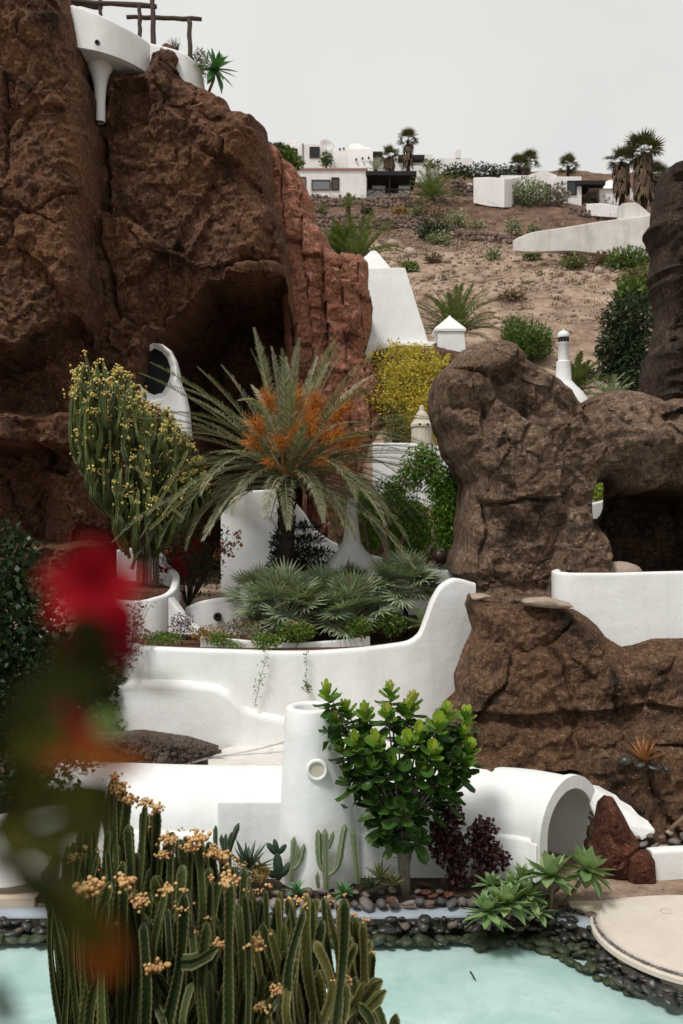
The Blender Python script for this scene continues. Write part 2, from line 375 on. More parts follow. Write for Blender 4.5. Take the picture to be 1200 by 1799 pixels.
leaf_mat('leaf_yellow', (0.6, 0.48, 0.06), (0.88, 0.74, 0.18), 0.7, 0.35, (0.4, 0.38, 0.08))
leaf_mat('leaf_shrub', (0.09, 0.10, 0.035), (0.22, 0.22, 0.085), 0.6, 0.15)
leaf_mat('leaf_green', (0.06, 0.11, 0.02), (0.16, 0.23, 0.05), 0.5, 0.2)
leaf_mat('leaf_darkgreen', (0.022, 0.04, 0.014), (0.06, 0.085, 0.03), 0.5, 0.15)
leaf_mat('leaf_pale', (0.2, 0.23, 0.12), (0.36, 0.38, 0.22), 0.6, 0.15)
leaf_mat('leaf_grey', (0.2, 0.16, 0.13), (0.34, 0.28, 0.23), 0.7, 0.1)
leaf_mat('leaf_dry', (0.15, 0.1, 0.06), (0.28, 0.2, 0.13), 0.8, 0.1)
leaf_mat('leaf_groundcover', (0.08, 0.17, 0.025), (0.2, 0.3, 0.05), 0.45, 0.25, (0.35, 0.2, 0.06))
leaf_mat('leaf_rust', (0.26, 0.12, 0.035), (0.4, 0.3, 0.06), 0.6, 0.2)
leaf_mat('leaf_mauve', (0.13, 0.085, 0.10), (0.22, 0.16, 0.17), 0.7, 0.1)
leaf_mat('agave_green', (0.17, 0.28, 0.11), (0.34, 0.44, 0.2), 0.4, 0.15)
leaf_mat('agave_dark', (0.055, 0.17, 0.06), (0.1, 0.24, 0.08), 0.4, 0.15)
leaf_mat('aloe_dark', (0.022, 0.042, 0.022), (0.06, 0.09, 0.045), 0.4, 0.1)
leaf_mat('aloe_orange', (0.3, 0.1, 0.035), (0.42, 0.2, 0.07), 0.5, 0.1)
leaf_mat('pine_dark', (0.008, 0.018, 0.008), (0.022, 0.04, 0.016), 0.5, 0.05)
leaf_mat('petal_red', (0.24, 0.003, 0.010), (0.37, 0.005, 0.016), 0.8, 0.25, None, None, 0.08)
leaf_mat('petal_crimson', (0.14, 0.003, 0.01), (0.24, 0.006, 0.018), 0.8, 0.2, None, None, 0.08)
leaf_mat('petal_orange', (0.5, 0.16, 0.06), (0.6, 0.25, 0.1), 0.5, 0.3)
leaf_mat('leaf_near_dark', (0.010, 0.013, 0.004), (0.04, 0.042, 0.010), 0.9, 0.1, None, None, 0.05)
leaf_mat('leaf_near_orange', (0.2, 0.055, 0.012), (0.28, 0.085, 0.016), 0.9, 0.2, None, None, 0.05)
leaf_mat('leaf_near_olive', (0.05, 0.05, 0.008), (0.085, 0.08, 0.014), 0.9, 0.2, None, None, 0.05)
def pool_mats():
    b = NB('pool_paint'); v = b.pos()
    c = b.ramp(b.noise(v, 0.55, 6, 0.65, 0.8), [(0.3, (0.38, 0.515, 0.50)), (0.52, (0.53, 0.635, 0.61)), (0.72, (0.70, 0.765, 0.745))])
    c = b.mix(b.ramp(b.noise(v, 3.0, 6, 0.7), [(0.5, 0.0), (0.8, 0.35)]), c, (0.43, 0.54, 0.51))
    b.done(b.pbsdf(c, 0.8, None, 0.2))
    b = NB('pool_water'); v = b.pos()
    n = b.bump(b.noise(v, 1.6, 3, 0.5, 0.4), 0.2, 0.06)
    n = b.bump(b.noise(v, 7.0, 2, 0.5), 0.06, 0.02, n)
    tr = b.n('ShaderNodeBsdfTransparent'); tr.inputs['Color'].default_value = (0.92, 0.975, 0.965, 1)
    gl = b.n('ShaderNodeBsdfGlossy'); gl.inputs['Roughness'].default_value = 0.04; b.l(n, gl.inputs['Normal'])
    fr = b.n('ShaderNodeFresnel'); fr.inputs['IOR'].default_value = 1.33; b.l(n, fr.inputs['Normal'])
    ms = b.n('ShaderNodeMixShader'); b.l(fr.outputs[0], ms.inputs[0]); b.l(tr.outputs[0], ms.inputs[1]); b.l(gl.outputs[0], ms.inputs[2])
    b.done(ms.outputs[0])
pool_mats()
M = MATS

# ------------------------------------------------------------------ rock relief builder
def sdpoly(pts, poly):
    n = len(pts); best = np.full(n, 1e18); near = np.zeros((n, 2)); ins = np.zeros(n, bool)
    m = len(poly)
    for i in range(m):
        a, b = poly[i], poly[(i + 1) % m]; ab = b - a
        t = np.clip(((pts - a) @ ab) / (ab @ ab + 1e-12), 0, 1); q = a + t[:, None] * ab
        d = ((pts - q) ** 2).sum(1); k = d < best; best[k] = d[k]; near[k] = q[k]
        c = ((a[1] > pts[:, 1]) != (b[1] > pts[:, 1])) & (pts[:, 0] < (b[0] - a[0]) * (pts[:, 1] - a[1]) / (b[1] - a[1] + 1e-12) + a[0])
        ins ^= c
    return np.sqrt(best) * np.where(ins, 1, -1), near
def px_poly(pl, d): return np.array([((x - 600) * d / F, CZ + (899.5 - y) * d / F) for x, y in pl])
def rough_poly(poly, step, jit, seed):
    out = []; m = len(poly)
    for i in range(m):
        a, b = poly[i], poly[(i + 1) % m]; n = max(1, int(np.linalg.norm(b - a) / step))
        for k in range(n): out.append(a + (b - a) * k / n)
    out = np.array(out)
    if jit:
        q = A3(out[:, 0], 0, out[:, 1])
        out = out + np.stack([fbm(q * 1.1, seed, 5), fbm(q * 1.1 + 50, seed + 9, 5)], 1) * jit + np.stack([fbm(q * 5.1, seed + 2, 3), fbm(q * 5.1 + 50, seed + 3, 3)], 1) * jit * .35
    return out
def facets(x, z, sc, seed, tilt=.5):
    # broken rock faces: each random cell is a tilted facet with creases between
    q = A3(x, 0.0, z); u = x / sc + .35 * fbm(q * (.9 / sc), seed + 41, 3); v = z / (sc * 1.15) + .35 * fbm(q * (.9 / sc) + 37, seed + 42, 3)
    iu, iv = np.floor(u).astype(np.int64), np.floor(v).astype(np.int64); f1 = np.full(len(x), 9.); f2 = np.full(len(x), 9.); h = np.zeros(len(x))
    for a in (-1, 0, 1):
        for b in (-1, 0, 1):
            cu, cv = iu + a, iv + b; zz = 0 * cu; pu = cu + _hash(cu, cv, zz, seed); pv = cv + _hash(cu, cv, zz + 1, seed); du, dv = u - pu, v - pv; d = np.hypot(du, dv)
            hh = _hash(cu, cv, zz + 2, seed) - .5 + tilt * ((_hash(cu, cv, zz + 3, seed) - .5) * du + (_hash(cu, cv, zz + 4, seed) - .3) * dv) * 2
            k = d < f1; f2 = np.where(k, f1, np.minimum(f2, d)); h = np.where(k, hh, h); f1 = np.minimum(f1, d)
    return h * sstep(0, .07, f2 - f1) - .14 * (1 - sstep(0, .07, f2 - f1))
def relief(outline, d, res, tf, tb, r, feats=(), holes=(), amp=0.2, seed=0, jit=0.15, step=0.3, fn=None, fine=0.05, nscale=0.5, holek=2.2, fac=.0, rid=.45, fsc=2.1):
    """closed rock: an outline in the world XZ plane at distance d, swelling by tf towards -Y and tb towards +Y"""
    O = rough_poly(px_poly(outline, d), step, jit, seed)
    lo, hi = O.min(0) - res, O.max(0) + res
    nx, nz = int((hi[0] - lo[0]) / res) + 2, int((hi[1] - lo[1]) / res) + 2
    gx, gz = np.meshgrid(lo[0] + res * np.arange(nx), lo[1] + res * np.arange(nz))
    p = np.stack([gx.ravel(), gz.ravel()], 1)
    sd, near = sdpoly(p, O); so = sd.copy()
    hs = np.full(len(p), 1e9)
    for h in holes:
        hp = px_poly(h, d); s2, n2 = sdpoly(p, hp); s2 = -s2
        k = s2 < sd; sd[k] = s2[k]; near[k] = n2[k]; hs = np.minimum(hs, s2)
    ins = sd > 0
    I = np.arange(nx * nz).reshape(nz, nx)
    q = np.stack([I[:-1, :-1].ravel(), I[:-1, 1:].ravel(), I[1:, 1:].ravel(), I[1:, :-1].ravel()], 1)
    q = q[ins[q].any(1)]
    used = np.unique(q); mp = -np.ones(nx * nz, int); mp[used] = np.arange(len(used)); q = mp[q]
    p = p[used]; sd = sd[used]; so = so[used]; hs = hs[used]; near = near[used]; bnd = sd <= 0
    p[bnd] = near[bnd]; sd = np.maximum(sd, 0); so = np.maximum(so, 0); hs = np.maximum(hs, 0)
    x, z = p[:, 0], p[:, 1]
    prof = np.sqrt(np.clip(1 - (1 - np.clip(so / r, 0, 1)) ** 2, 0, 1))
    tfv = tf(x, z) if callable(tf) else tf
    f = tfv * prof; bk = tb * prof
    for (pl, dd, off, soft) in feats:
        s2, _ = sdpoly(p, px_poly(pl, dd) + 0); f = f - off * sstep(0, soft, s2 + 0.35 * soft * fbm(A3(x * 1.5, 3.0, z * 1.5), seed + 77, 3))
    if fn is not None: f = f + fn(x, z)
    e = np.clip(sd / 0.4, 0, 1)
    q3 = A3(x, 0.0, z)
    f = f + e * (amp * fbm(q3 * nscale, seed, 5) + amp * rid * fbm(A3(x * 0.9 + z * 0.5, 5.0, z * 2.2 - x * 0.7) * nscale * 1.6, seed + 3, 4, True) + amp * .14 * fbm(A3(x * 2.0, 2.0, z * 2.0) * (nscale + .3), seed + 14, 4, True) + fine * 1.7 * fbm(q3 * 5, seed + 5, 4))
    if fac: f = f + e * fac * (1.0 * facets(x, z, fsc, seed + 60, .8) + .26 * facets(x, z, fsc * .36, seed + 61) + .06 * facets(x, z, .34, seed + 62))
    f = np.minimum(f, hs * holek); bk = np.minimum(bk + 0.3 * e * fbm(q3 * 0.6 + 9, seed + 8, 3), hs * holek)
    f = np.maximum(f, -bk + 0.04 * e); f[bnd] = 0; bk[bnd] = 0
    xx = x + e * fine * 1.2 * fbm(q3 * 4 + 31, seed + 6, 3); zz = z + e * fine * 1.2 * fbm(q3 * 4 + 71, seed + 7, 3)
    Vf = np.stack([xx, d - f, zz], 1); Vb = np.stack([x, d + bk, z], 1)
    n = len(p); bi = np.arange(n) + n; bi[bnd] = np.arange(n)[bnd]
    Fs = np.concatenate([q, bi[q][:, ::-1]])
    return np.concatenate([Vf, Vb]), Fs
def rock(name, mat, parent=None, label=None, cat='rock', group=None, **k):
    V, Fs = relief(**k)
    u = np.unique(Fs); mp = -np.ones(len(V), int); mp[u] = np.arange(len(u)); V = V[u]; Fs = mp[Fs]
    if parent is None:
        c = np.array([V[:, 0].mean(), V[:, 1].mean(), V[:, 2].min()]); o = smooth_angle(inst(name, mesh_np(name, V - c, Fs, M[mat]), None, c), 26)
        if label: tag(o, label, cat, group)
    else:
        c = np.array(parent_world(parent)); o = inst(name, mesh_np(name, V - c, Fs, M[mat]), parent)
    return o
def boulder_mesh(name, mat, seed, sx=1, sy=1, sz=1, rgh=0.25, n=8, m=6):
    V = []
    for i in range(m + 1):
        ph = math.pi * i / m
        for k in range(n): V.append((math.sin(ph) * math.cos(2 * math.pi * k / n), math.sin(ph) * math.sin(2 * math.pi * k / n), math.cos(ph)))
    V = np.array(V); V = V * (1 + rgh * fbm(V * 1.3 + seed * 7.7, seed, 3))[:, None] * np.array([sx, sy, sz])
    Fs = [(i * n + k, (i + 1) * n + k, (i + 1) * n + (k + 1) % n, i * n + (k + 1) % n) for i in range(m) for k in range(n)]
    return mesh_np(name, V, np.array(Fs), mat)

# curved plaster wall from stations (px, d, y_top_px, y_bottom_px)
def pchip(st, n):
    A = np.array(st, float); h = np.hypot(np.diff(A[:, 0] * A[:, 1] / F), np.diff(A[:, 1])) + .02; T = np.concatenate([[0], np.cumsum(h)])
    dl = np.diff(A, axis=0) / h[:, None]; m = np.zeros_like(A); m[0] = dl[0]; m[-1] = dl[-1]
    for i in range(1, len(A) - 1):
        s = dl[i - 1] * dl[i] > 0; m[i] = np.where(s, 2 * dl[i - 1] * dl[i] / np.where(s, dl[i - 1] + dl[i], 1), 0)
    out = []
    for i in range(len(A) - 1):
        for k in range(n):
            t = k / n; H = h[i]; out.append((2*t**3 - 3*t*t + 1) * A[i] + (t**3 - 2*t*t + t) * H * m[i] + (-2*t**3 + 3*t*t) * A[i+1] + (t**3 - t*t) * H * m[i+1])
    out.append(A[-1]); return out
def wall_strip(st, t=0.3, n=8, rr=0.06, side=1, jitter=0.0, seed=0):
    S = pchip(st, n); m = len(S); pts = [np.array(P(s[0], 900, s[1])) for s in S]
    V = []; k = 0
    for i, s in enumerate(S):
        a = pts[max(i - 1, 0)]; b = pts[min(i + 1, m - 1)]; tg = b - a; tg[2] = 0; tg /= (np.linalg.norm(tg) + 1e-9)
        nb = np.array([-tg[1], tg[0], 0]) * side        # towards the back
        zt = CZ + (899.5 - s[2]) * s[1] / F; zb = CZ + (899.5 - s[3]) * s[1] / F
        p = pts[i].copy(); sec = [(0, zb), (0, zt - rr - .05), (0, zt - rr), (rr * 0.3, zt - rr * 0.3), (rr, zt), (t - rr, zt), (t - rr * 0.3, zt - rr * 0.3), (t, zt - rr), (t, zt - rr - .05), (t, zb)]
        k = len(sec)
        for (o, zz) in sec: V.append((p[0] + nb[0] * o, p[1] + nb[1] * o, zz))
    Fs = [(i * k + j, (i + 1) * k + j, (i + 1) * k + (j + 1) % k, i * k + (j + 1) % k) for i in range(m - 1) for j in range(k)]
    Fs += [tuple(range(k)), tuple((m - 1) * k + j for j in range(k))[::-1]]
    mb = MB(); mb.add(V, Fs); return mb
def blob_sample(blobs, n, r, shell=0.35):
    wts = [b[1][0] * b[1][1] * b[1][2] for b in blobs]
    out = []
    for _ in range(n):
        c, rad = r.choices(blobs, wts)[0][:2]
        v = Vector((r.gauss(0, 1), r.gauss(0, 1), r.gauss(0, 1))).normalized() * (r.random() ** shell)
        out.append((Vector((c[0] + v.x * rad[0], c[1] + v.y * rad[1], c[2] + v.z * rad[2])), v))
    return out
def leaves_np(pts, size, asp, r, droop=0.0, var=0.5, up=0.3):
    """little folded leaves at points (pos, outward)"""
    n = len(pts); V = np.zeros((n, 4, 3))
    for i, (p, v) in enumerate(pts):
        dr = Vector((r.gauss(0, 1), r.gauss(0, 1), r.gauss(0, 1))) * 0.7 + v * 0.7 + Vector((0, 0, up - droop))
        dr.normalize(); s = dr.cross(Vector((r.gauss(0, 1), r.gauss(0, 1), r.gauss(0, 1)))); s = s.normalized() if s.length > 1e-5 else Vector((1, 0, 0))
        L = size * (1 + var * (r.random() * 2 - 1)); up_ = s.cross(dr) * L * 0.12
        V[i, 0] = p; V[i, 1] = p + dr * L * 0.5 + s * L * asp * 0.5 + up_; V[i, 2] = p + dr * L; V[i, 3] = p + dr * L * 0.5 - s * L * asp * 0.5 + up_
    return V.reshape(-1, 3), np.arange(n * 4).reshape(n, 4)
def leaf_obj(name, pts, size, asp, mat, parent, seed, **k):
    V, Fs = leaves_np(pts, size, asp, rng(seed), **k); c = np.array(parent_world(parent)) if parent else 0
    return inst(name, mesh_np(name, V - c, Fs, M[mat], False), parent)

# ================================================================== GROUND
def hz(y):
    ys = [-60, 18.3, 18.8, 22.2, 22.6, 22.9, 24.6, 25.3, 29, 31, 33, 36, 40, 46, 48.6, 52, 64, 70, 82, 89, 97, 109, 116, 126, 160, 420]
    zs = [-1.2, -1.2, .40, .42, 2.2, 2.3, 2.35, 4.3, 4.7, 5.4, 7.6, 10.4, 12.9, 16.7, 18.0, 18.5, 25.2, 28.5, 35.05, 39.2, 40.2, 48.5, 49.5, 55.0, 56, 30]
    return np.interp(y, ys, zs)
def hill_z(x, y):
    x = np.asarray(x, float); y = np.asarray(y, float)
    q = A3(x, y, 0 * x); k = sstep(38, 52, y)
    base = hz(y); low = sstep(1.5, -0.5, x) * sstep(51, 47.5, y); base = np.where(y > 29, base * (1 - low) + np.minimum(base, 5.6) * low, base)
    return base + k * (1.1 * fbm(q * 0.07, 11, 3) + 0.45 * fbm(q * 0.35, 12, 4) + 0.22 * fbm(q * 1.3, 13, 3)) - 0.02 * k * np.maximum(0, np.abs(x - 12) - 25)
def ground_hit(px, py, d0=40.0, d1=135.0):
    d = np.arange(d0, d1, 0.1); x = (px - 600) * d / F; z = CZ + (899.5 - py) * d / F
    h = hill_z(x, d); k = np.argmax(z <= h)
    if not (z <= h).any(): k = len(d) - 1
    return Vector((x[k], d[k], float(h[k])))
def build_ground():
    xs = np.unique(np.concatenate([np.arange(-400, -12, 12.), np.arange(-12, 42, 0.4), np.arange(42, 400, 12.)]))
    ys = np.unique(np.concatenate([np.arange(-60, 18, 6.), [18.3, 18.8], np.arange(19, 38, .6), np.arange(38, 128, 0.42), np.arange(128, 420, 8.)]))
    X, Y = np.meshgrid(xs, ys); x, y = X.ravel(), Y.ravel(); z = hill_z(x, y)
    nx, ny = len(xs), len(ys); I = np.arange(nx * ny).reshape(ny, nx)
    q = np.stack([I[:-1, :-1].ravel(), I[:-1, 1:].ravel(), I[1:, 1:].ravel(), I[1:, :-1].ravel()], 1)
    o = inst('ground', mesh_np('ground', np.stack([x, y, z], 1), q, M['hill_soil'])); tag(o, kind='structure')
build_ground()
def sheet(name, pts, mat, h=0.3, kind='structure', label=None, cat=None, sm=False):
    mb = MB(); mb.poly(pts, h); o = mb.build(name, M[mat]); tag(o, label, cat, None, kind); return o
def W(px, py, z):        # point of the plane at height z seen at a pixel
    d = (CZ - z) * F / (py - 899.5); return ((px - 600) * d / F, d, z)
# viewing terraces under the photographer
def terrace(name, pts, ztop, zbot, mat):
    mb = MB(); mb.poly([(a, b, ztop) for a, b in pts], ztop - zbot); return tag(mb.build(name, M[mat]), kind='structure')
terrace('viewing_terrace', [(-9, -8), (9, -8), (9, 2.2), (-9, 2.2)], CZ - 1.65, 3.8, 'gravel_brown')
terrace('lower_terrace', [(-10, -8), (9, -8), (7, 7.2), (-1, 7.9), (-10, 7.6)], CZ - 4.75, -1.0, 'soil_dark')

# pool: floor, water, kerb
sheet('pool_floor', [(-14, 8.5, -.27), (14, 8.5, -.27), (14, 18.6, -.27), (-14, 18.6, -.27)], 'pool_paint', .2)
water = MB(); water.add([(-14, 8.5, 0), (14, 8.5, 0), (14, 18.52, 0), (-14, 18.52, 0)], [(0, 1, 2, 3)])
tag(water.build('water', M['pool_water']), kind='structure')
def kerb():
    pts = [W(-400, 1604, .3), W(0, 1606, .3), W(250, 1605, .3), W(440, 1602, .3), W(560, 1606, .3), W(700, 1607, .3), W(860, 1604, .3), W(960, 1608, .3), W(1060, 1630, .3), W(1180, 1650, .3)]
    S = catmull([(p[0], p[1]) for p in pts], 8); V = []; m = len(S)
    for i, s in enumerate(S):
        t = S[min(i + 1, m - 1)] - S[max(i - 1, 0)]; t /= np.linalg.norm(t); nb = np.array([-t[1], t[0]])
        for (o, z) in ((0, -.6), (0, .24), (.03, .28), (.34, .29), (.38, .25), (.38, -.6)): V.append((*(s + nb * o), z))
    Fs = [(i * 6 + j, (i + 1) * 6 + j, (i + 1) * 6 + j + 1, i * 6 + j + 1) for i in range(m - 1) for j in range(5)]
    mb = MB(); mb.add(V, Fs); o = mb.build('pool_kerb', M['kerb_blue'], None, True); tag(o, 'pale blue concrete kerb curving along the pool behind the dark wet stones', 'kerb', kind='structure')
    V = []
    for i, s in enumerate(S):
        t = S[min(i + 1, m - 1)] - S[max(i - 1, 0)]; t /= np.linalg.norm(t); nb = np.array([-t[1], t[0]])
        for (o_, z) in ((-.06, -.6), (-.03, .0), (-.015, .21), (.002, .215)): V.append((*(s + nb * o_), z))
    mb = MB(); mb.add(V, [(i * 4 + j, (i + 1) * 4 + j, (i + 1) * 4 + j + 1, i * 4 + j + 1) for i in range(m - 1) for j in range(3)]); tag(mb.build('pool_wall', M['dry_stone_dark'], None, True), kind='structure')
    return S
KERB = kerb()
bed = [W(-60, 1576, .46), W(250, 1576, .46), W(440, 1574, .46), W(560, 1576, .46), W(700, 1576, .46), W(860, 1574, .46), W(960, 1578, .46), W(985, 1556, .46), (4.2, 20.4, .46), (1, 20.6, .46), (-9, 20.9, .46), (-9, 18.9, .46)]
sheet('planting_bed', bed, 'soil_dark', .5)
path_pts = [W(985, 1552, .38), W(1000, 1590, .38), W(1050, 1602, .38), W(1120, 1612, .38), (9.5, 17.0, .38), (9.5, 20.6, .38), (6.3, 20.7, .38), (5.5, 21.4, .38), (4.6, 21.4, .38), (4.3, 20.2, .38)]
o = sheet('path', path_pts, 'concrete_path', 1.2); bevel(o, .03)
sheet('left_path', [W(-260, 1580, .47), W(-60, 1580, .47), W(60, 1578, .47), W(85, 1555, .47), W(60, 1528, .47), W(-250, 1530, .47)], 'concrete_path', .5)

# round platform over the pool
def platform():
    c = W(1238, 1626, .40); rad = (1238 - 1046) * c[1] / F
    t = thing('round_platform', (c[0], c[1], -.5), 'round beige concrete platform edged with small pebbles at the pool', 'platform')
    mb = MB(); mb.lathe((c[0], c[1], 0), [(rad - .14, -.5), (rad - .14, .1), (rad - .06, .15), (rad + .03, .2), (rad + .03, .28), (rad, .31), (rad - .10, .315), (rad - .11, .35), (rad - .16, .395), (rad - .22, .4), (0, .405)], 96)
    smooth_angle(mb.build('slab', M['concrete_disc'], t), 35)
    pm = [boulder_mesh('rim_pebble', M['pebble_grey'], k, .034, .05, .03, .12, 7, 4) for k in range(3)]
    n = 150; r = rng(5)
    for k in range(n):
        a = 2 * math.pi * k / n
        if math.cos(a) > 0.55: continue                 # far out of frame side
        inst('rim_pebble', pm[k % 3], t, ((rad - .055) * math.cos(a), (rad - .055) * math.sin(a), .5 + .33), (0, 0, a + r.uniform(-.35, .35)), r.uniform(.85, 1.15))
    mb = MB()
    for k in range(24):
        a = 2 * math.pi * k / 24
    mb.tube([(c[0] - .52 + .11 * math.cos(2 * math.pi * k / 20), c[1] + .62 + .11 * math.sin(2 * math.pi * k / 20), .408) for k in range(21)], .006, 4)
    mb.build('inlay_ring', M['concrete_path'], t)
    return c, rad
DISC = platform()

# ------------------------------------------------------------------ pool stones
PEB = {k: [boulder_mesh('stone', M[k], 20 + s + 7 * j, 1, .62 + .12 * (s % 3), .42 + .1 * (s % 2), .45, 9, 6) for s in range(6)] for j, k in enumerate(['pebble_grey', 'pebble_wet', 'pebble_algae', 'pebble_brown', 'stone_pale'])}
def stone(x, y, z, size, mat, r, label, group, flat_=1.0):
    o = inst('stone', r.choice(PEB[mat]), None, (x, y, z), (r.uniform(-.4, .4), r.uniform(-.4, .4), r.uniform(0, 6.28)), (size * r.uniform(.9, 1.25), size, size * flat_ * r.uniform(.85, 1.25)))
    return tag(o, label, 'stone', group)
def stones():
    r = rng(3); small = MB()
    # dark wet stones standing half out of the water along the kerb, and algae-green ones under water
    wet = 'dark wet stone half out of the water along the pool kerb'
    sub = 'algae-green stone lying under water at the pool edge'
    for i in range(len(KERB) - 1):
        a, b = KERB[i], KERB[i + 1]; t = (b - a); L = np.linalg.norm(t); t = t / L; nf = np.array([t[1], -t[0]])
        u = 0
        while u < L:
            px = (a[0] + t[0] * u) / (a[1] + t[1] * u) * F + 600
            s = .08 + .15 * r.random() ** 1.6; p = a + t * u
            if -10 < px < 1205 and not 150 < px < 440:
                q = p + nf * r.uniform(.02, .13); stone(q[0], q[1], r.uniform(-.04, .14), s, 'pebble_wet' if r.random() < .85 else 'pebble_brown', r, wet, 'wet stones along the kerb')
                if r.random() < .9:
                    q = p + nf * r.uniform(0, .1) + t * r.uniform(.05, .15); me = r.choice(PEB['pebble_wet']); an = r.uniform(0, 6.28); s2 = s * .75; zz = r.uniform(.14, .25); ca, sa = math.cos(an), math.sin(an)
                    small.add([(q[0] + s2 * (v.co.x * ca - v.co.y * sa), q[1] + s2 * (v.co.x * sa + v.co.y * ca), zz + s2 * v.co.z) for v in me.vertices], [tuple(f.vertices) for f in me.polygons])
                if px < 640 or px > 880 or True:
                    q = p + nf * r.uniform(.14, .32); stone(q[0], q[1], r.uniform(-.16, -.05), s * 1.2, 'pebble_algae', r, sub, 'submerged stones at the pool edge', .8)
            u += s * 1.35
    o = small.build('small_stones', M['pebble_wet'], None, True); tag(o, 'small dark stones wedged between the larger wet ones along the pool kerb', 'stones', kind='stuff')
    # wide band of submerged stones in front of the platform
    kx = np.array([k_[0] for k_ in KERB]); ky = np.array([k_[1] for k_ in KERB])
    line = catmull([W(835, 1650, -.25)[:2], W(905, 1656, -.25)[:2], W(960, 1672, -.25)[:2], W(1010, 1696, -.25)[:2], W(1060, 1724, -.25)[:2], W(1105, 1744, -.25)[:2], W(1160, 1755, -.25)[:2], W(1230, 1768, -.25)[:2]], 6)
    for row, (off, mat) in enumerate([(0, 'pebble_algae'), (.26, 'pebble_algae'), (.52, 'pebble_algae'), (.76, 'pebble_algae'), (.98, 'pebble_wet'), (1.2, 'pebble_wet'), (1.42, 'pebble_wet')]):
        u = r.uniform(0, .2)
        for i in range(len(line) - 1):
            a, b = line[i], line[i + 1]; t = b - a; L = np.linalg.norm(t); t = t / L; nb = np.array([-t[1], t[0]])
            while u < L:
                s = r.uniform(.11, .21); p = a + t * u + nb * (off + r.uniform(-.07, .07))
                dc = math.hypot(p[0] - DISC[0][0], p[1] - DISC[0][1])
                if dc > DISC[1] + .02 and p[1] < np.interp(p[0], kx, ky) - .06:
                    stone(p[0], p[1], -.2 + .2 * off + r.uniform(-.03, .05), s, mat, r, 'algae-green stone in the wide submerged band before the round platform' if mat == 'pebble_algae' else 'dark wet stone in the corner between kerb and round platform', 'submerged stones before the platform' if mat == 'pebble_algae' else 'wet stones by the platform', .8)
                u += s * 1.45
            u -= L
    for row in range(5):
        for k in range(26):
            a = R(192 + 92 * (k + r.uniform(-.3, .3)) / 26); rr = DISC[1] - .02 + row * .17 + r.uniform(-.05, .05); x_, y_ = DISC[0][0] + rr * math.cos(a), DISC[0][1] + rr * math.sin(a)
            if row > 1 and y_ < np.interp(x_, [l_[0] for l_ in line], [l_[1] for l_ in line]) - .05: continue
            if y_ > np.interp(x_, kx, ky) - .05: continue
            m_ = 'pebble_wet' if row < 2 else 'pebble_algae'; stone(x_, y_, .02 - .07 * row + r.uniform(-.04, .05), .09 + .12 * r.random() ** 1.5, m_, r, 'dark wet stone at the foot of the round platform' if row < 2 else 'algae-green stone in the wide submerged band before the round platform', 'wet stones by the platform' if row < 2 else 'submerged stones before the platform', .8)
    # rounded grey stones edging the planting bed
    edge = catmull([W(455, 1586, .42)[:2], W(520, 1588, .42)[:2], W(590, 1588, .42)[:2], W(680, 1587, .42)[:2], W(760, 1586, .42)[:2], W(830, 1587, .42)[:2], W(880, 1590, .42)[:2]], 6)
    u = 0
    for i in range(len(edge) - 1):
        a, b = edge[i], edge[i + 1]; t = b - a; L = np.linalg.norm(t); t = t / L; nb = np.array([-t[1], t[0]])
        while u < L:
            s = r.uniform(.11, .22); p = a + t * u + nb * r.uniform(-.05, .09)
            stone(p[0], p[1], .42, s, 'pebble_grey' if r.random() < .88 else 'pebble_brown', r, 'rounded grey stone in the row edging the planting bed', 'stones edging the planting bed', 1.0)
            if r.random() < .45:
                p = p + nb * r.uniform(.18, .3); stone(p[0], p[1], .54, s * .75, 'pebble_grey' if r.random() < .6 else 'pebble_brown', r, 'rounded grey stone in the row edging the planting bed', 'stones edging the planting bed')
            u += s * 1.75
        u -= L
    # stones by the low white wall at the foot of the rock slope
    hl = iter(['largest oval stone at the left front of the heap behind the low wall', 'small round grey stone right of the largest oval one in the heap', 'pale angular stone in the middle front of the heap', 'grey stone at the right behind the pale angular one', 'grey stone touching the low white wall at the right edge', 'brown stone at the back of the heap under the white strip', 'brown stone beside the bare branch foot', 'grey stone behind the bare branch at the edge', 'small pale stone at the foot of the bare branch', 'grey stone next to the tip of the rust-red rock'])
    for (px, py, s, m) in [(1128, 1484, .15, 'pebble_grey'), (1150, 1486, .1, 'pebble_grey'), (1166, 1488, .12, 'stone_pale'), (1186, 1478, .14, 'pebble_grey'), (1196, 1490, .13, 'pebble_grey'), (1140, 1468, .1, 'pebble_brown'), (1162, 1470, .1, 'pebble_brown'), (1205, 1470, .14, 'pebble_grey'), (1176, 1462, .09, 'stone_pale'), (1120, 1470, .1, 'pebble_grey')]:
        p = P(px, py, 20.3); stone(p.x, p.y, p.z, s, m, r, next(hl), 'stones behind the low wall')
    for (px, py, s) in [(1098, 1336, .17), (1124, 1344, .15), (1148, 1348, .17), (1169, 1350, .12)]:
        p = P(px, py, 20.75); stone(p.x, p.y, p.z, s, 'pebble_wet', r, {1098: 'leftmost dark stone under the orange aloe', 1124: 'second dark stone from the left under the orange aloe', 1148: 'greenish dark stone, third under the orange aloe', 1169: 'smallest stone, at the right end under the orange aloe'}[px], 'stones under the orange aloe')
    for (px, py, s, m) in [(1041, 1408, .12, 'pebble_brown'), (1043, 1430, .11, 'pebble_wet')]:
        p = P(px, py, 20.7); stone(p.x, p.y, p.z, s, m, r, 'brown stone wedged beside the arch, the upper of two' if py < 1420 else 'dark stone wedged beside the arch, the lower of two', 'stones wedged beside the arch')
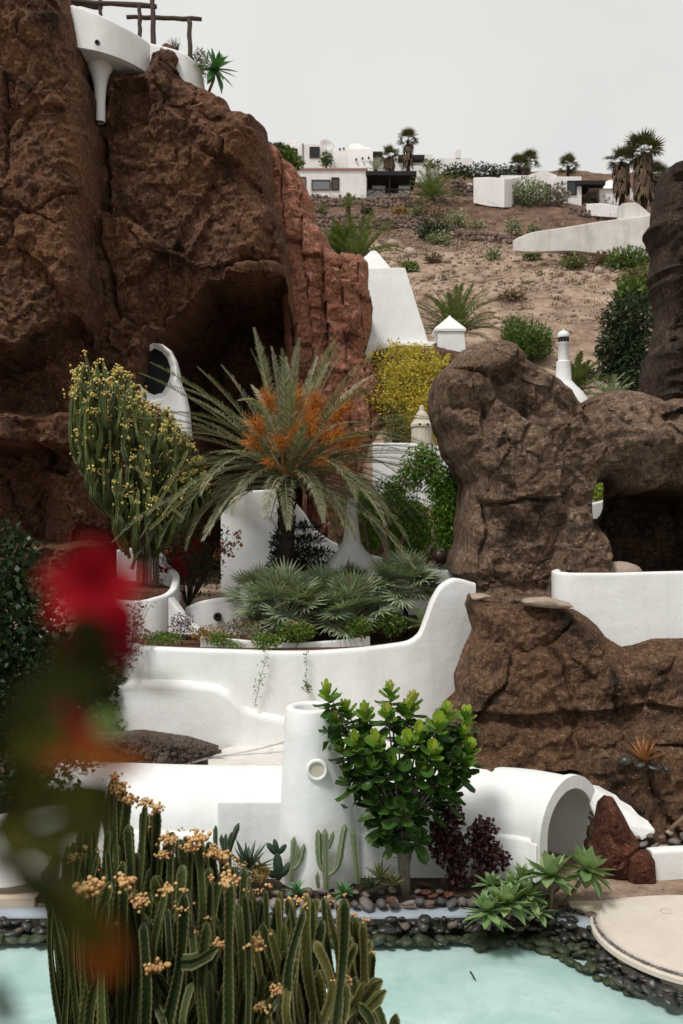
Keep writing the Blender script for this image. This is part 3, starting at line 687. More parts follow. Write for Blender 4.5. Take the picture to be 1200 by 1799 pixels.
    for (px, py, s) in [(955, 1612, .13), (985, 1608, .14), (1005, 1615, .11), (1022, 1600, .14), (1038, 1606, .15), (935, 1610, .1), (1003, 1598, .11), (965, 1600, .09)]:
        p = W(px, py, .3); stone(p[0], p[1], .3, s, 'pebble_wet' if px % 2 else 'pebble_brown', r, {955: 'stone right under the largest agave leaves', 985: 'brownish stone under the path edge, third from the agaves', 1005: 'low dark stone at the waterline under the path corner', 1022: 'brown stone under the path edge near the platform', 1038: 'dark round stone closest to the platform under the path edge', 935: 'small dark stone behind the lowest agave rosette', 1003: 'small dark stone tucked highest under the path edge', 965: 'smallest dark stone under the path edge by the agave stem'}[px], 'stones under the path edge')
stones()

# ================================================================== ROCKS
PAINT = []
rock('left_cliff', 'rock_dark', label='tall dark brown cliff face filling the left edge, hollowed by an overhang', cat='cliff',
     outline=[(-190, -110), (60, -80), (112, -20), (124, 10), (134, 55), (140, 95), (158, 140), (164, 200), (167, 300), (165, 420), (172, 520), (166, 600), (176, 700), (186, 820), (190, 960), (200, 1180), (-190, 1180)],
     d=33.5, res=.07, tf=1.9, tb=5.0, r=1.3, fac=1.15, fsc=3.0, rid=.3, amp=.38, seed=4, jit=.25, fine=.1, nscale=.42,
     feats=[([(-260, 640), (-40, 618), (20, 604), (75, 560), (120, 545), (158, 580), (166, 660), (168, 728), (-260, 736)], 31.7, 3.0, .55), ([(-260, 775), (60, 770), (178, 790), (186, 960), (-260, 970)], 31.7, 4.2, .35),
            ([(-260, 350), (5, 345), (110, 395), (112, 402), (0, 362), (-260, 372)], 31.7, .3, .12), ([(0, 120), (10, 120), (14, 300), (4, 320)], 31.7, .35, .12)])
rock('cave_cliff', 'rock_dark', label='massive dark brown cliff with a deep cave behind the date palm', cat='cliff',
     outline=[(90, 225), (160, 215), (184, 205), (188, 165), (200, 152), (262, 150), (272, 118), (282, 96), (298, 90), (314, 104), (330, 148), (352, 166), (402, 184), (413, 208), (440, 214), (468, 237), (475, 280), (482, 335), (492, 380), (503, 400), (508, 480), (516, 560), (524, 660), (534, 780), (545, 920), (565, 1120), (90, 1120)],
     d=36.5, res=.075, tf=2.6, tb=8.5, r=1.6, fac=1.25, fsc=3.2, rid=.3, amp=.35, seed=8, jit=.22, fine=.1, nscale=.45,
     feats=[([(350, 484), (372, 490), (430, 486), (500, 476), (512, 560), (524, 700), (565, 1090), (300, 1090), (318, 760), (286, 726), (244, 700), (246, 640), (258, 602), (292, 560), (326, 532), (346, 512)], 34.2, 9.0, .45),
            ([(166, 200), (176, 300), (172, 420), (182, 440), (188, 300), (180, 190)], 34.2, .8, .2), ([(188, 132), (262, 138), (268, 175), (262, 220), (220, 215), (184, 205)], 34.2, .9, .25),
            ([(352, 255), (362, 262), (395, 282), (430, 292), (432, 300), (392, 296), (356, 274)], 34.2, .35, .15), ([(170, 420), (188, 440), (200, 470), (210, 560), (198, 560), (186, 480)], 34.2, .5, .15),
            ([(470, 360), (500, 400), (506, 476), (430, 480), (400, 460), (440, 430)], 34.2, .9, .8)])
def blocks(sx, sz, a, seed, lean=0.08):
    def f(x, z):
        xx = x + lean * z + .12 * fbm(A3(x, 1.0, z) * .8, seed + 1, 3); c = np.floor(xx / sx); zz = z + .25 * c * sz + .15 * fbm(A3(x, 7.0, z) * .9, seed + 2, 2)
        rr = np.floor(zz / sz); h = _hash(c.astype(int), rr.astype(int), (c * 0).astype(int), seed); g = _hash(c.astype(int), (c * 0).astype(int), (c * 0).astype(int) + 3, seed)
        fx = np.abs((xx / sx) % 1 - .5) * 2; fz = np.abs((zz / sz) % 1 - .5) * 2
        return a * (h - .5) + a * 1.3 * (g - .5) - .16 * sstep(.86, 1, fx) - .08 * sstep(.9, 1, fz)
    return f
rock('red_cliff', 'rock_red', label='rust-red columnar rock spur stepping down beside the white pyramid tower', cat='cliff',
     outline=[(450, 262), (490, 282), (520, 300), (538, 332), (552, 362), (556, 402), (574, 416), (582, 442), (602, 450), (638, 455), (650, 470), (647, 510), (656, 540), (652, 580), (642, 622), (654, 648), (668, 666), (673, 722), (672, 790), (690, 900), (700, 1060), (545, 1060), (520, 760), (500, 600), (490, 500), (470, 470), (450, 400)],
     d=39, res=.07, tf=lambda x, z: np.clip(1.9 - .4 * (x + 1.2), .6, 2.2), tb=2.5, r=.7, amp=.22, fac=.25, seed=15, jit=.12, fine=.05, nscale=.7, fn=blocks(.72, 2.1, .75, 31))
rock('arched_rock', 'rock_grey', label='big rounded grey-brown boulder with a window hole and dark cave at right', cat='rock',
     outline=[(757, 690), (765, 664), (785, 640), (812, 616), (840, 603), (872, 598), (900, 606), (918, 630), (940, 650), (965, 662), (992, 682), (1006, 704), (1020, 716), (1040, 692), (1080, 684), (1120, 694), (1160, 706), (1330, 700), (1330, 1110), (850, 1110), (826, 1060), (803, 1022), (790, 1008), (800, 975), (812, 930), (818, 890), (820, 852), (806, 832), (798, 812), (784, 782), (766, 742)],
     d=26, res=.05, tf=1.7, tb=5.6, r=1.0, amp=.34, rid=.2, fac=.75, fsc=1.9, seed=21, jit=.16, step=.15, fine=.07, nscale=.6, holes=[[(1046, 852), (1056, 846), (1063, 852), (1062, 886), (1054, 905), (1042, 918), (1039, 880)]], holek=3.6,
     feats=[([(1068, 880), (1076, 862), (1096, 866), (1112, 850), (1150, 858), (1180, 846), (1330, 856), (1330, 1060), (1062, 1060), (1066, 990), (1060, 940)], 24.4, 5.4, .45), ([(836, 868), (900, 890), (950, 930), (960, 955), (900, 960), (830, 930)], 24.4, .45, .4),
            ([(800, 1035), (1000, 1030), (1000, 1090), (800, 1080)], 24.4, -.3, .4), ([(1018, 712), (1045, 690), (1075, 694), (1050, 735), (1030, 738)], 24.6, .9, .25), ([(1055, 720), (1330, 730), (1330, 840), (1080, 830), (1050, 790)], 24.4, -.7, .9),
            ([(838, 700), (868, 700), (870, 760), (842, 766)], 24.4, .35, .3)])
rock('rock_slope', 'rock_slope', label='wide brown tuff slope below the white balcony wall at right', cat='rock',
     outline=[(828, 1040), (832, 1050), (880, 1056), (960, 1060), (1012, 1064), (1036, 1076), (1050, 1092), (1064, 1112), (1086, 1128), (1112, 1122), (1140, 1113), (1190, 1114), (1330, 1112), (1330, 1540), (780, 1540), (770, 1255), (772, 1240), (797, 1216), (799, 1184), (812, 1142), (827, 1106), (819, 1062)],
     d=23.3, res=.055, fac=.6, fsc=2.4, tf=lambda x, z: 1.0 + .42 * np.clip(5.2 - z, 0, 6) * (1 - .95 * sstep(5.75, 5.3, x) * sstep(2.38, 2.12, z)), tb=1.0, r=1.1, amp=.36, seed=27, jit=.15, fine=.07, nscale=.7,
     feats=[([(780, 1250), (1330, 1230), (1330, 1260), (1040, 1290), (780, 1275)], 21.8, .35, .15), ([(1068, 1120), (1076, 1120), (1082, 1260), (1070, 1265)], 22, .3, .15), ([(1000, 1160), (1060, 1170), (1060, 1220), (1010, 1215)], 22, .4, .4), ([(1050, 1215), (1200, 1190), (1200, 1330), (1090, 1330)], 21.4, .35, .5), ([(980, 1240), (1030, 1250), (1040, 1330), (1000, 1340)], 21.5, .3, .3)])
rock('rock_pillar', 'rock_black', label='tall dark rock pillar at the right edge beside the ruined white wall', cat='rock',
     outline=[(1160, 312), (1185, 292), (1215, 288), (1400, 280), (1400, 760), (1128, 730), (1134, 690), (1140, 620), (1150, 560), (1152, 500), (1158, 440), (1150, 430), (1134, 405), (1146, 380), (1142, 345)],
     d=33, res=.08, tf=1.6, tb=2, r=.9, fac=.9, amp=.4, seed=35, jit=.5, fine=.08, nscale=.7)
rock('pointed_rock', 'rock_rust', label='rust-red pointed rock leaning beside the tunnel arch', cat='rock',
     outline=[(1040, 1545), (1040, 1500), (1046, 1440), (1050, 1410), (1062, 1398), (1076, 1400), (1090, 1425), (1104, 1450), (1124, 1478), (1118, 1500), (1110, 1545)],
     d=20.15, res=.025, tf=.35, tb=.3, r=.3, amp=.16, fac=.22, seed=41, jit=.05, step=.1, fine=.05, nscale=1.8)
rock('rock_block', 'rock_rust', label='squat rust-red rock block next to the low white wall', cat='rock',
     outline=[(1098, 1552), (1100, 1502), (1112, 1495), (1140, 1496), (1148, 1510), (1150, 1552)], d=19.85, res=.025, tf=.3, tb=.3, r=.15, amp=.1, seed=43, jit=.03, step=.1, fine=.03, nscale=2)
for i, (ol, lb, dd) in enumerate([([(820, 1050), (824, 1044), (850, 1043), (862, 1047), (850, 1054), (826, 1060)], 'thin beige slab wedged in the rock ledge beside the white planter wall', 23.3), ([(918, 1056), (925, 1050), (965, 1049), (1000, 1058), (1008, 1066), (990, 1070), (940, 1066), (922, 1062)], 'flat pale stone slab with dark pits on the rock ledge', 22.5)]):
    rock('stone_slab', 'slab_beige', label=lb, cat='slab', outline=ol, d=dd, res=.025, tf=.25, tb=.5, r=.1, amp=.06, seed=50 + i, jit=.03, step=.08, fine=.04, nscale=3)
rock('rock_outcrop', 'rock_slope', label='brown rocky earth bank behind the ficus trunks', cat='rock', outline=[(560, 1010), (590, 860), (640, 840), (700, 900), (735, 925), (780, 960), (800, 1010), (790, 1060), (560, 1060)], d=32.6, res=.08, tf=.8, tb=.8, r=.7, amp=.4, seed=52, jit=.1)
rock('gravel_bank', 'gravel_brown', label='bank of loose brown gravel and rocks under the white planter wall', cat='gravel bank', outline=[(150, 1345), (170, 1285), (250, 1282), (330, 1294), (352, 1300), (384, 1308), (378, 1322), (340, 1345), (240, 1390), (150, 1400)], d=22.45, res=.03, tf=.42, tb=.3, r=.4, amp=.25, fac=.3, seed=54, jit=.1, fine=.1, nscale=1.6)
rock('bush_rock', 'rock_slope', label='brown rock ledge under the white obelisk behind the yellow shrub', cat='rock', outline=[(655, 620), (700, 606), (770, 612), (815, 622), (850, 640), (850, 900), (655, 900)], d=41, res=.1, tf=1, tb=1, r=.6, amp=.4, seed=56, jit=.15)

# ================================================================== WHITE ARCHITECTURE
def strip(name, st, label=None, mat='plaster', cat='wall', parent=None, **k):
    o = wall_strip(st, **k).build(name, M[mat], parent); smooth_angle(o, 50)
    if label and parent is None: tag(o, label, cat)
    return o
# big planter in the middle
def bank_gravel():
    r = rng(64); mb = MB(); ms = [boulder_mesh('s', None, 140 + k, 1, .8, .65, .45, 5, 3) for k in range(4)]
    for _ in range(520):
        px = r.uniform(170, 384); lo = np.interp(px, [170, 250, 330, 384], [1292, 1290, 1300, 1312]); py = r.uniform(lo, lo + np.interp(px, [170, 330, 384], [70, 45, 8])); s = .02 + .09 * r.random() ** 4; me = r.choice(ms); a = r.uniform(0, 6.28); ca, sa = math.cos(a), math.sin(a); p = P(px, py, 22.0)
        mb.add([(p.x + s * (v.co.x * ca - v.co.y * sa), p.y + s * (v.co.x * sa + v.co.y * ca), p.z + s * v.co.z) for v in me.vertices], [tuple(f.vertices) for f in me.polygons])
    tag(mb.build('loose_gravel', M['gravel_brown']), 'loose gravel stones on the bank under the planter wall', 'gravel', kind='stuff')
bank_gravel()
strip('planter_wall', [(205, 24.6, 1108, 1300), (232, 24.1, 1132, 1305), (290, 23.7, 1138, 1320), (400, 23.5, 1142, 1340), (520, 23.45, 1145, 1340), (620, 23.5, 1140, 1340), (690, 23.66, 1132, 1335), (718, 23.74, 1127, 1333), (738, 23.82, 1114, 1330), (752, 23.88, 1082, 1330), (764, 23.94, 1050, 1330), (780, 24.02, 1026, 1330), (802, 24.13, 1016, 1330), (836, 24.3, 1024, 1320)], 'long curving white planter wall rising to a fin at the rock', t=.28, n=10, rr=.08)
strip('planter_plinth', [(196, 24.0, 1208, 1290), (230, 23.75, 1196, 1292), (300, 23.45, 1197, 1305), (370, 23.3, 1204, 1318), (400, 23.26, 1216, 1330), (430, 23.26, 1244, 1336), (500, 23.28, 1262, 1345)], 'lower white buttress bulging from the planter wall above the gravel', t=.5, n=8, rr=.16)
soilp = [P(px, 900, dd) for px, dd in [(215, 24.8), (290, 24.0), (400, 23.8), (520, 23.75), (620, 23.8), (700, 24.0), (770, 24.3), (800, 30), (600, 31.5), (380, 31), (300, 29.5), (215, 27)]]
sheet('planter_soil', [(p.x, p.y, 4.78) for p in soilp], 'soil_red', .5)
strip('planter_curb', [(352, 24.4, 1118, 1140), (420, 24.3, 1124, 1145), (500, 24.3, 1130, 1145), (580, 24.4, 1126, 1142), (650, 24.6, 1118, 1140)], 'thin white inner curb behind the rim of the planter', t=.12, rr=.03)
# raised corner planter of the candelabra
strip('corner_planter', [(196, 27.6, 1052, 1120), (232, 26.4, 1056, 1125), (262, 26.0, 1052, 1122), (295, 26.3, 1044, 1110), (312, 26.8, 1030, 1110), (316, 27.4, 1012, 1110), (300, 28.6, 992, 1090), (286, 29.8, 972, 1070), (268, 30.6, 960, 1060), (236, 30.4, 962, 1060), (205, 30.2, 966, 1060)], 'raised white corner planter holding the flowering candelabra cactus', t=.22, n=8, rr=.05)
sheet('corner_soil', [(p.x, p.y, 6.12) for p in [P(205, 900, 27.4), P(250, 900, 26.3), P(290, 900, 26.5), P(312, 900, 27.3), P(296, 900, 28.8), P(270, 900, 30.3), P(205, 900, 30.3)]], 'soil_red', .4)
strip('garden_ramp', [(296, 25.9, 1050, 1112), (322, 25.7, 1082, 1114), (348, 25.6, 1104, 1116)], 'white sloping foot of the corner planter', t=.3, rr=.05)
strip('low_wall', [(326, 27.4, 1066, 1120), (352, 27.1, 1056, 1120), (390, 26.9, 1050, 1120), (430, 26.9, 1048, 1120), (480, 27.2, 1050, 1120)], 'low white curved wall with a dark spout behind the fan palms', t=.25, rr=.06)
mb = MB(); c = P(383, 1084, 26.85); mb.lathe((0, 0, 0), [(.0, -.02), (.1, -.02), (.13, .05), (.11, .12), (.05, .13), (.045, .02), (0, .02)], 14)
o = mb.build('spout', M['wood_dark'], None, True); o.location = c; o.rotation_euler = (R(78), 0, 0); tag(o, 'small dark round spout on the low white curved wall', 'spout')
strip('house_wall', [(388, 31.6, 905, 1070), (410, 31.4, 875, 1070), (440, 31.2, 862, 1070), (490, 31.1, 860, 1070), (530, 31.2, 895, 1070), (560, 31.3, 935, 1070), (610, 31.6, 962, 1070), (700, 31.2, 986, 1070), (760, 30.8, 992, 1070), (830, 30.4, 996, 1080)], 'tall white garden wall behind the date palm trunk stepping down rightwards', t=.3, n=6, rr=.05)
# white chimney cone in the garden
def cone(name, px, d, prof, label, mat='plaster', cat='chimney'):
    c = P(px, 900, d); mb = MB(); pr = [(w_ * d / F, CZ + (899.5 - y) * d / F) for w_, y in prof]
    mb.lathe((c.x, c.y, 0), pr, 40); o = mb.build(name, M[mat], None, True); return tag(o, label, cat)
cone('chimney_cone', 618, 29.2, [(72, 1045), (66, 1020), (55, 998), (40, 980), (24, 966), (16, 952), (13, 930), (10.5, 905), (8.5, 885), (7, 878), (4, 875), (0, 875)], 'white bell-shaped chimney with a slender neck behind the fan palms')
# vaulted tunnel
def tunnel():
    pth = catmull([(-6.6, 21.5), (-5, 21.25), (-3, 21.05), (0, 21.0), (2.9, 20.98), (4.05, 20.8), (4.7, 20.42), (5.02, 20.1)], 12)
    t = thing('vaulted_tunnel', (0, 21, .45), 'long white vaulted tunnel with an arched mouth beside the pool', 'tunnel')
    Ro, Ri, zs, zg = 1.13, .93, 1.38, .3
    def sec(Ra, out, ledge):
        s = []
        if out: s += [(-(Ra + ledge), zg), (-(Ra + ledge), zs - .05), (-(Ra + ledge - .04), zs), (-Ra - .0, zs + .03)]
        else: s += [(-Ra, zg), (-Ra, zs)]
        for k in range(1, 20): a = math.pi * (1 - k / 20); s.append((Ra * math.cos(a), zs + Ra * math.sin(a)))
        s += [(Ra, zs), (Ra, zg)]; return s
    def sweep(pts, se, flip=False, z0=0):
        m = len(pts); V = []; k = len(se)
        for i, p in enumerate(pts):
            tg = pts[min(i + 1, m - 1)] - pts[max(i - 1, 0)]; tg /= np.linalg.norm(tg); nb = np.array([-tg[1], tg[0]])
            for (u, z) in se: V.append((p[0] + nb[0] * u, p[1] + nb[1] * u, z))
        Fs = [(i * k + j, (i + 1) * k + j, (i + 1) * k + j + 1, i * k + j + 1) for i in range(m - 1) for j in range(k - 1)]
        if flip: Fs = [f[::-1] for f in Fs]
        return V, Fs
    mb = MB(); so_ = sec(Ro, True, .1); V, Fs = sweep(pth, so_); mb.add(V, Fs); smooth_angle(mb.build('vault', M['plaster'], t), 40)
    mb = MB(); V, Fs = sweep(pth[4:], sec(Ri, False, 0), True); mb.add(V, Fs); smooth_angle(mb.build('inner_vault', M['plaster'], t), 40)
    # collar at the mouth
    n = 4; cp = pth[-n - 1:]; tg = (pth[-1] - pth[-2]); tg /= np.linalg.norm(tg); cp = cp + [cp[-1] + tg * .06]
    a = sec(Ro + .07, False, 0); b = sec(Ri - .01, False, 0); k = len(a); mb = MB()
    V1, F1 = sweep(cp, a); V2, F2 = sweep(cp, b, True); L = len(V1); mb.add(V1 + V2, F1 + [tuple(i + L for i in f) for f in F2] + [tuple(((len(cp) - 1) * k + j, (len(cp) - 1) * k + j + 1, L + (len(cp) - 1) * k + j + 1, L + (len(cp) - 1) * k + j)) for j in range(k - 1)] + [(j + 1, j, L + j, L + j + 1) for j in range(k - 1)])
    o = mb.build('arch_collar', M['plaster'], t); smooth_angle(o, 35); bevel(o, .02)
    mb = MB(); V, Fs = sweep(pth[4:], [(-Ri, .37), (Ri, .37)]); mb.add(V, Fs); mb.build('tunnel_floor', M['concrete_path'], t)
    # square buttress
    mb = MB(); p0 = P(381, 1408, 19.7); p1 = P(500, 1408, 19.7); mb.box(p0.x, p1.x, 19.72, 21.0, .3, p0.z); o = mb.build('buttress', M['plaster'], t); bevel(o, .05, 3)
    return pth
TUN = tunnel()
strip('arch_side_wall', [(1030, 20.9, 1463, 1545), (1046, 20.85, 1465, 1545), (1056, 20.9, 1466, 1545)], 'short white wall stub between the arch and the rust-red rock', t=.25, rr=.03)
# round tower
def tower():
    c = P(549, 1400, 19.85); t = thing('chimney_tower', (c.x, c.y, .45), 'stout white round tower with an open top and porthole', 'tower')
    zt = CZ + (899.5 - 1240) * 19.85 / F
    def fl(r, z, a):
        k = sstep(3.2, 1.6, np.array([z]))[0]; return r + .3 * k * max(0, math.cos(a)) ** 3 * (1 if r > .45 else 0)
    pr = [(.74, .3), (.73, .9), (.71, 1.5), (.69, 2.2), (.655, 2.9), (.61, 3.5), (.585, zt - .06), (.56, zt - .015), (.53, zt), (.44, zt), (.40, zt - .02), (.385, zt - .07), (.385, zt - 1.2), (0, zt - 1.2)]
    mb = MB(); mb.lathe((c.x, c.y, 0), pr, 56, fl); smooth_angle(mb.build('shaft', M['plaster'], t), 60)
    q = P(557, 1352, 19.2); fy = c.y - .672; mb = MB()
    V = []; n = 28; prof = [(.235, .03), (.228, -.03), (.21, -.05), (.175, -.05), (.16, -.03), (.158, .06)]
    for (r_, yy) in prof:
        for k in range(n): a = 2 * math.pi * k / n; V.append((q.x + r_ * math.cos(a), fy + yy, q.z + r_ * math.sin(a)))
    m = len(prof); mb.add(V, [(i * n + k, (i + 1) * n + k, (i + 1) * n + (k + 1) % n, i * n + (k + 1) % n) for i in range(m - 1) for k in range(n)])
    ring = mb.build('porthole_frame', M['plaster'], t, True)
    mb = MB(); mb.add([(q.x + .162 * math.cos(2 * math.pi * k / n), fy - .012, q.z + .162 * math.sin(2 * math.pi * k / n)) for k in range(n)], [tuple(range(n))]); mb.build('porthole_pane', M['pane_beige'], t)
    o = inst('pole', MB().tube([(c.x + .83, c.y - .25, .4), (c.x + .80, c.y - .25, 1.9), (c.x + .78, c.y - .2, 2.6)], .012, 5).mesh('pole', M['trunk_tan']), None); tag(o, 'thin pale cable running down beside the white round tower', 'cable')
tower()
for st, lb in [([(215, 22.0, 1366, 1371), (300, 22.1, 1350, 1355), (372, 22.2, 1330, 1336), (440, 22.4, 1318, 1324), (500, 22.6, 1303, 1309)], 'thin pale pipe lying along the top of the tunnel'), ]:
    S = catmull([(P(a, b_, d_)) for a, d_, b_, _ in st], 5); o = MB().tube(S, .035, 6).build('pipe', M['plaster_old'], None, True); tag(o, lb, 'pipe')
sheet('tunnel_apron', [(-3.1, 21.2, 2.43), (3.4, 21.2, 2.43), (3.0, 24.3, 2.43), (-2.3, 23.9, 2.43), (-3.3, 22.5, 2.43)], 'plaster_old', .3)
# balcony wall at the right
strip('balcony_wall', [(1052, 24.9, 990, 1110), (1010, 24.3, 996, 1120), (984, 23.85, 1002, 1130), (988, 23.45, 1004, 1150), (1010, 23.3, 1006, 1160), (1060, 23.3, 1006, 1160), (1140, 23.35, 1004, 1160), (1240, 23.4, 1002, 1160), (1330, 23.4, 1001, 1160)], 'smooth white balcony wall curving in front of the dark cave', t=.22, n=8, rr=.05, side=-1)
o = tag(inst('boulder', boulder_mesh('boulder', M['stone_pale'], 77, .62, .5, .3, .1, 14, 9), None, P(1088, 1006, 24.6)), 'smooth pale boulder peeping over the white balcony wall', 'boulder')
for q in o.data.polygons: q.use_smooth = True
strip('hole_wall', [(1020, 33.4, 886, 990), (1050, 33.4, 882, 990), (1085, 33.6, 872, 990)], 'white wall seen through the hole in the arched boulder', t=.3)
strip('low_pool_wall', [(1146, 19.75, 1497, 1562), (1180, 19.8, 1494, 1562), (1240, 19.9, 1492, 1562)], 'low white wall behind the round platform', t=.3, rr=.04)
strip('left_low_wall', [(-80, 18.9, 1450, 1560), (0, 18.8, 1436, 1560), (60, 18.9, 1426, 1550), (140, 19.2, 1412, 1540)], 'low grey-white wall behind the blurred leaves at left', t=.3, rr=.05, mat='plaster_old')
sheet('white_gutter', [(a.x, a.y, a.z) for a in (P(1020, 1374, 20.85), P(1036, 1378, 20.8), P(1052, 1381, 20.75), P(1064, 1388, 20.7), P(1082, 1397, 20.65), P(1090, 1406, 20.6), P(1108, 1416, 20.55), P(1122, 1432, 20.45), P(1138, 1442, 20.4), P(1150, 1458, 20.3), P(1128, 1470, 20.25), P(1096, 1450, 20.3), P(1050, 1440, 20.4))], 'plaster', .07, kind=None, label='irregular white painted strip at the foot of the rock slope', cat='path')
# swirl window house inside the cave
def swirl():
    d = 34.3; t = thing('cave_house', P(300, 720, d), 'white plaster house front with a round opening inside the cave', 'house')
    outer = [(232, 660), (238, 632), (252, 612), (270, 603), (286, 605), (302, 617), (312, 636), (317, 656), (320, 676), (328, 694), (334, 722), (338, 770), (226, 770), (230, 700)]
    hole = [(243, 656), (248, 634), (258, 620), (272, 612), (284, 618), (294, 630), (299, 645), (299, 662), (293, 677), (285, 690), (270, 694), (254, 686), (245, 672)]
    V, Fs = relief(outer, d, .035, .35, .35, .2, holes=[hole], amp=0, jit=0, step=.12, fine=0, holek=1.2, seed=1)
    u = np.unique(Fs); mp = -np.ones(len(V), int); mp[u] = np.arange(len(u)); inst('front_wall', mesh_np('front_wall', V[u] - np.array(t.location), mp[Fs], M['plaster']), t)
    mb = MB(); a = px_poly(hole, d + .45); mb.add([(p[0], d + .4, p[1]) for p in a], [tuple(range(len(a)))]); mb.build('round_opening', M['dark_void'], t)
swirl()
# white towers beyond the garden
def prism(name, quads, mat, parent=None):        # frustum: list of (z, x0, x1, y0, y1)
    mb = MB(); V = []
    for (z, x0, x1, y0, y1) in quads: V += [(x0, y0, z), (x1, y0, z), (x1, y1, z), (x0, y1, z)]
    m = len(quads); Fs = [(i * 4 + k, i * 4 + (k + 1) % 4, i * 4 + 4 + (k + 1) % 4, i * 4 + 4 + k) for i in range(m - 1) for k in range(4)] + [(0, 3, 2, 1), tuple((m - 1) * 4 + k for k in range(4))]
    mb.add(V, Fs); return mb.build(name, M[mat], parent)
def fr(y, x0, x1, d, depth): a = P(x0, y, d); b = P(x1, y, d); return (a.z, a.x, b.x, d, d + depth)
d = 42
t = thing('pyramid_tower', P(690, 640, d), 'white tapering pyramid tower with a pointed cap beyond the red spur', 'tower')
o = prism('shaft', [fr(680, 600, 790, d - .5, 4.2), fr(612, 612, 756, d - .2, 3.6), fr(470, 618, 712, d + .5, 2.0)], 'plaster', t); bevel(o, .05)
o = prism('cap', [fr(476, 618, 690, d + .52, 1.8), fr(470, 618, 686, d + .55, 1.7), fr(446, 646, 666, d + 1.1, .5), fr(440, 652, 660, d + 1.2, .2)], 'plaster', t); bevel(o, .04)
o = prism('base', [fr(690, 560, 800, d - 1.0, 5), fr(606, 640, 760, d - .5, 4.4), fr(600, 700, 770, d - .45, 4)], 'plaster', t); bevel(o, .05)
mb = MB(); a = P(644, 585, d - .5); mb.box(a.x, a.x + .12, d - .6, d - .1, a.z, a.z + 1.1); mb.build('slit_window', M['dark_void'], t)
d = 41
t = thing('obelisk', P(793, 640, d), 'small white obelisk with a pyramid cap next to the pyramid tower', 'obelisk')
o = prism('shaft', [fr(660, 768, 824, d - .1, 1.3), fr(618, 771, 819, d, 1.2), fr(582, 768, 815, d + .05, 1.15)], 'plaster', t); bevel(o, .02)
o = prism('cap', [fr(582, 763, 819, d - .02, 1.3), fr(577, 763, 819, d - .02, 1.3), fr(557, 787, 793, d + .6, .1), fr(554, 789, 791, d + .65, .05)], 'plaster', t); bevel(o, .02)
def minaret():
    d = 36; c = P(990, 720, d); t = thing('lantern_chimney', c, 'slender white chimney with a dark banded lantern and dome behind the boulder', 'chimney'); k = d / F
    def zz(y): return CZ + (899.5 - y) * k
    mb = MB(); mb.lathe((c.x, c.y, 0), [(58 * k, zz(740)), (48 * k, zz(712)), (34 * k, zz(690)), (20 * k, zz(676)), (14 * k, zz(668)), (12.5 * k, zz(640)), (12.5 * k, zz(636)), (9.5 * k, zz(634)), (9 * k, zz(606)), (10.5 * k, zz(604)), (10.5 * k, zz(602)), (0, zz(602))], 32); smooth_angle(mb.build('shaft', M['plaster'], t), 40)
    mb = MB(); mb.lathe((c.x, c.y, 0), [(7.5 * k, zz(603)), (7.5 * k, zz(593))], 20); mb.build('lantern_core', M['dark_void'], t)
    for q in range(10):
        a = 2 * math.pi * q / 10; p = (c.x + 8.7 * k * math.cos(a), c.y + 8.7 * k * math.sin(a)); mb = MB(); mb.box(p[0] - .025, p[0] + .025, p[1] - .025, p[1] + .025, zz(603), zz(593)); mb.build('lantern_post', M['shutter_brown'], t)
    mb = MB(); mb.lathe((c.x, c.y, 0), [(10.5 * k, zz(593)), (10.8 * k, zz(591)), (10.4 * k, zz(588)), (8 * k, zz(583.5)), (4 * k, zz(581.5)), (1.2 * k, zz(580.5)), (1 * k, zz(577)), (0, zz(577))], 24); smooth_angle(mb.build('dome', M['plaster'], t), 50)
minaret()
def oldchimney():
    d = 36; c = P(741, 800, d); k = d / F; t = thing('old_chimney', c, 'weathered ivory chimney with two little vents under the yellow shrub', 'chimney')
    def zz(y): return CZ + (899.5 - y) * k
    mb = MB(); mb.lathe((c.x, c.y, 0), [(24 * k, zz(840)), (21 * k, zz(800)), (19 * k, zz(775)), (18 * k, zz(752)), (20 * k, zz(750)), (20 * k, zz(746)), (15 * k, zz(740)), (10 * k, zz(727)), (5 * k, zz(722)), (4 * k, zz(714)), (0, zz(711))], 18); mb.build('shaft', M['plaster_ivory'], t)
    for px in (736, 750):
        a = P(px, 747, d); mb = MB(); mb.lathe((0, 0, 0), [(0, 0), (.045, 0), (.045, .1)], 10); o = mb.build('vent', M['dark_void'], t, local=True); o.location = Vector((a.x, c.y - .45, a.z)) - c; o.rotation_euler = (R(-90), 0, 0)
oldchimney()
strip('terrace_wall', [(655, 34.6, 778, 960), (700, 34.4, 778, 960), (745, 34.2, 780, 980), (772, 34, 784, 1000), (800, 33.6, 786, 1000), (840, 33.2, 790, 1000)], 'stained white wall behind the weeping fig crowns', t=.35, rr=.05)
strip('bench_wall', [(762, 30.3, 925, 1010), (800, 30.1, 920, 1010), (850, 30, 915, 1010)], 'white wall behind the dark clay pot', t=.3, rr=.05)
def pot():
    c = P(773, 998, 28.6); k = 28.6 / F; mb = MB(); c.z = CZ + (899.5 - 1000) * k
    mb.lathe(c, [(0, 0), (4 * k, 0), (4.5 * k, 6 * k), (9 * k, 9 * k), (14 * k, 16 * k), (15.5 * k, 23 * k), (14 * k, 29 * k), (10 * k, 33 * k), (10.5 * k, 35 * k), (9 * k, 35 * k), (8 * k, 28 * k), (0, 26 * k)], 22)
    tag(mb.build('clay_pot', M['pot_clay'], None, True), 'round dark glazed clay pot standing on the white wall', 'pot')
pot()
strip('pot_wall', [(700, 28.9, 1000, 1080), (740, 28.7, 1000, 1080), (775, 28.5, 1001, 1080), (810, 28.4, 1002, 1080)], 'low white wall carrying the dark clay pot', t=.4, rr=.05)

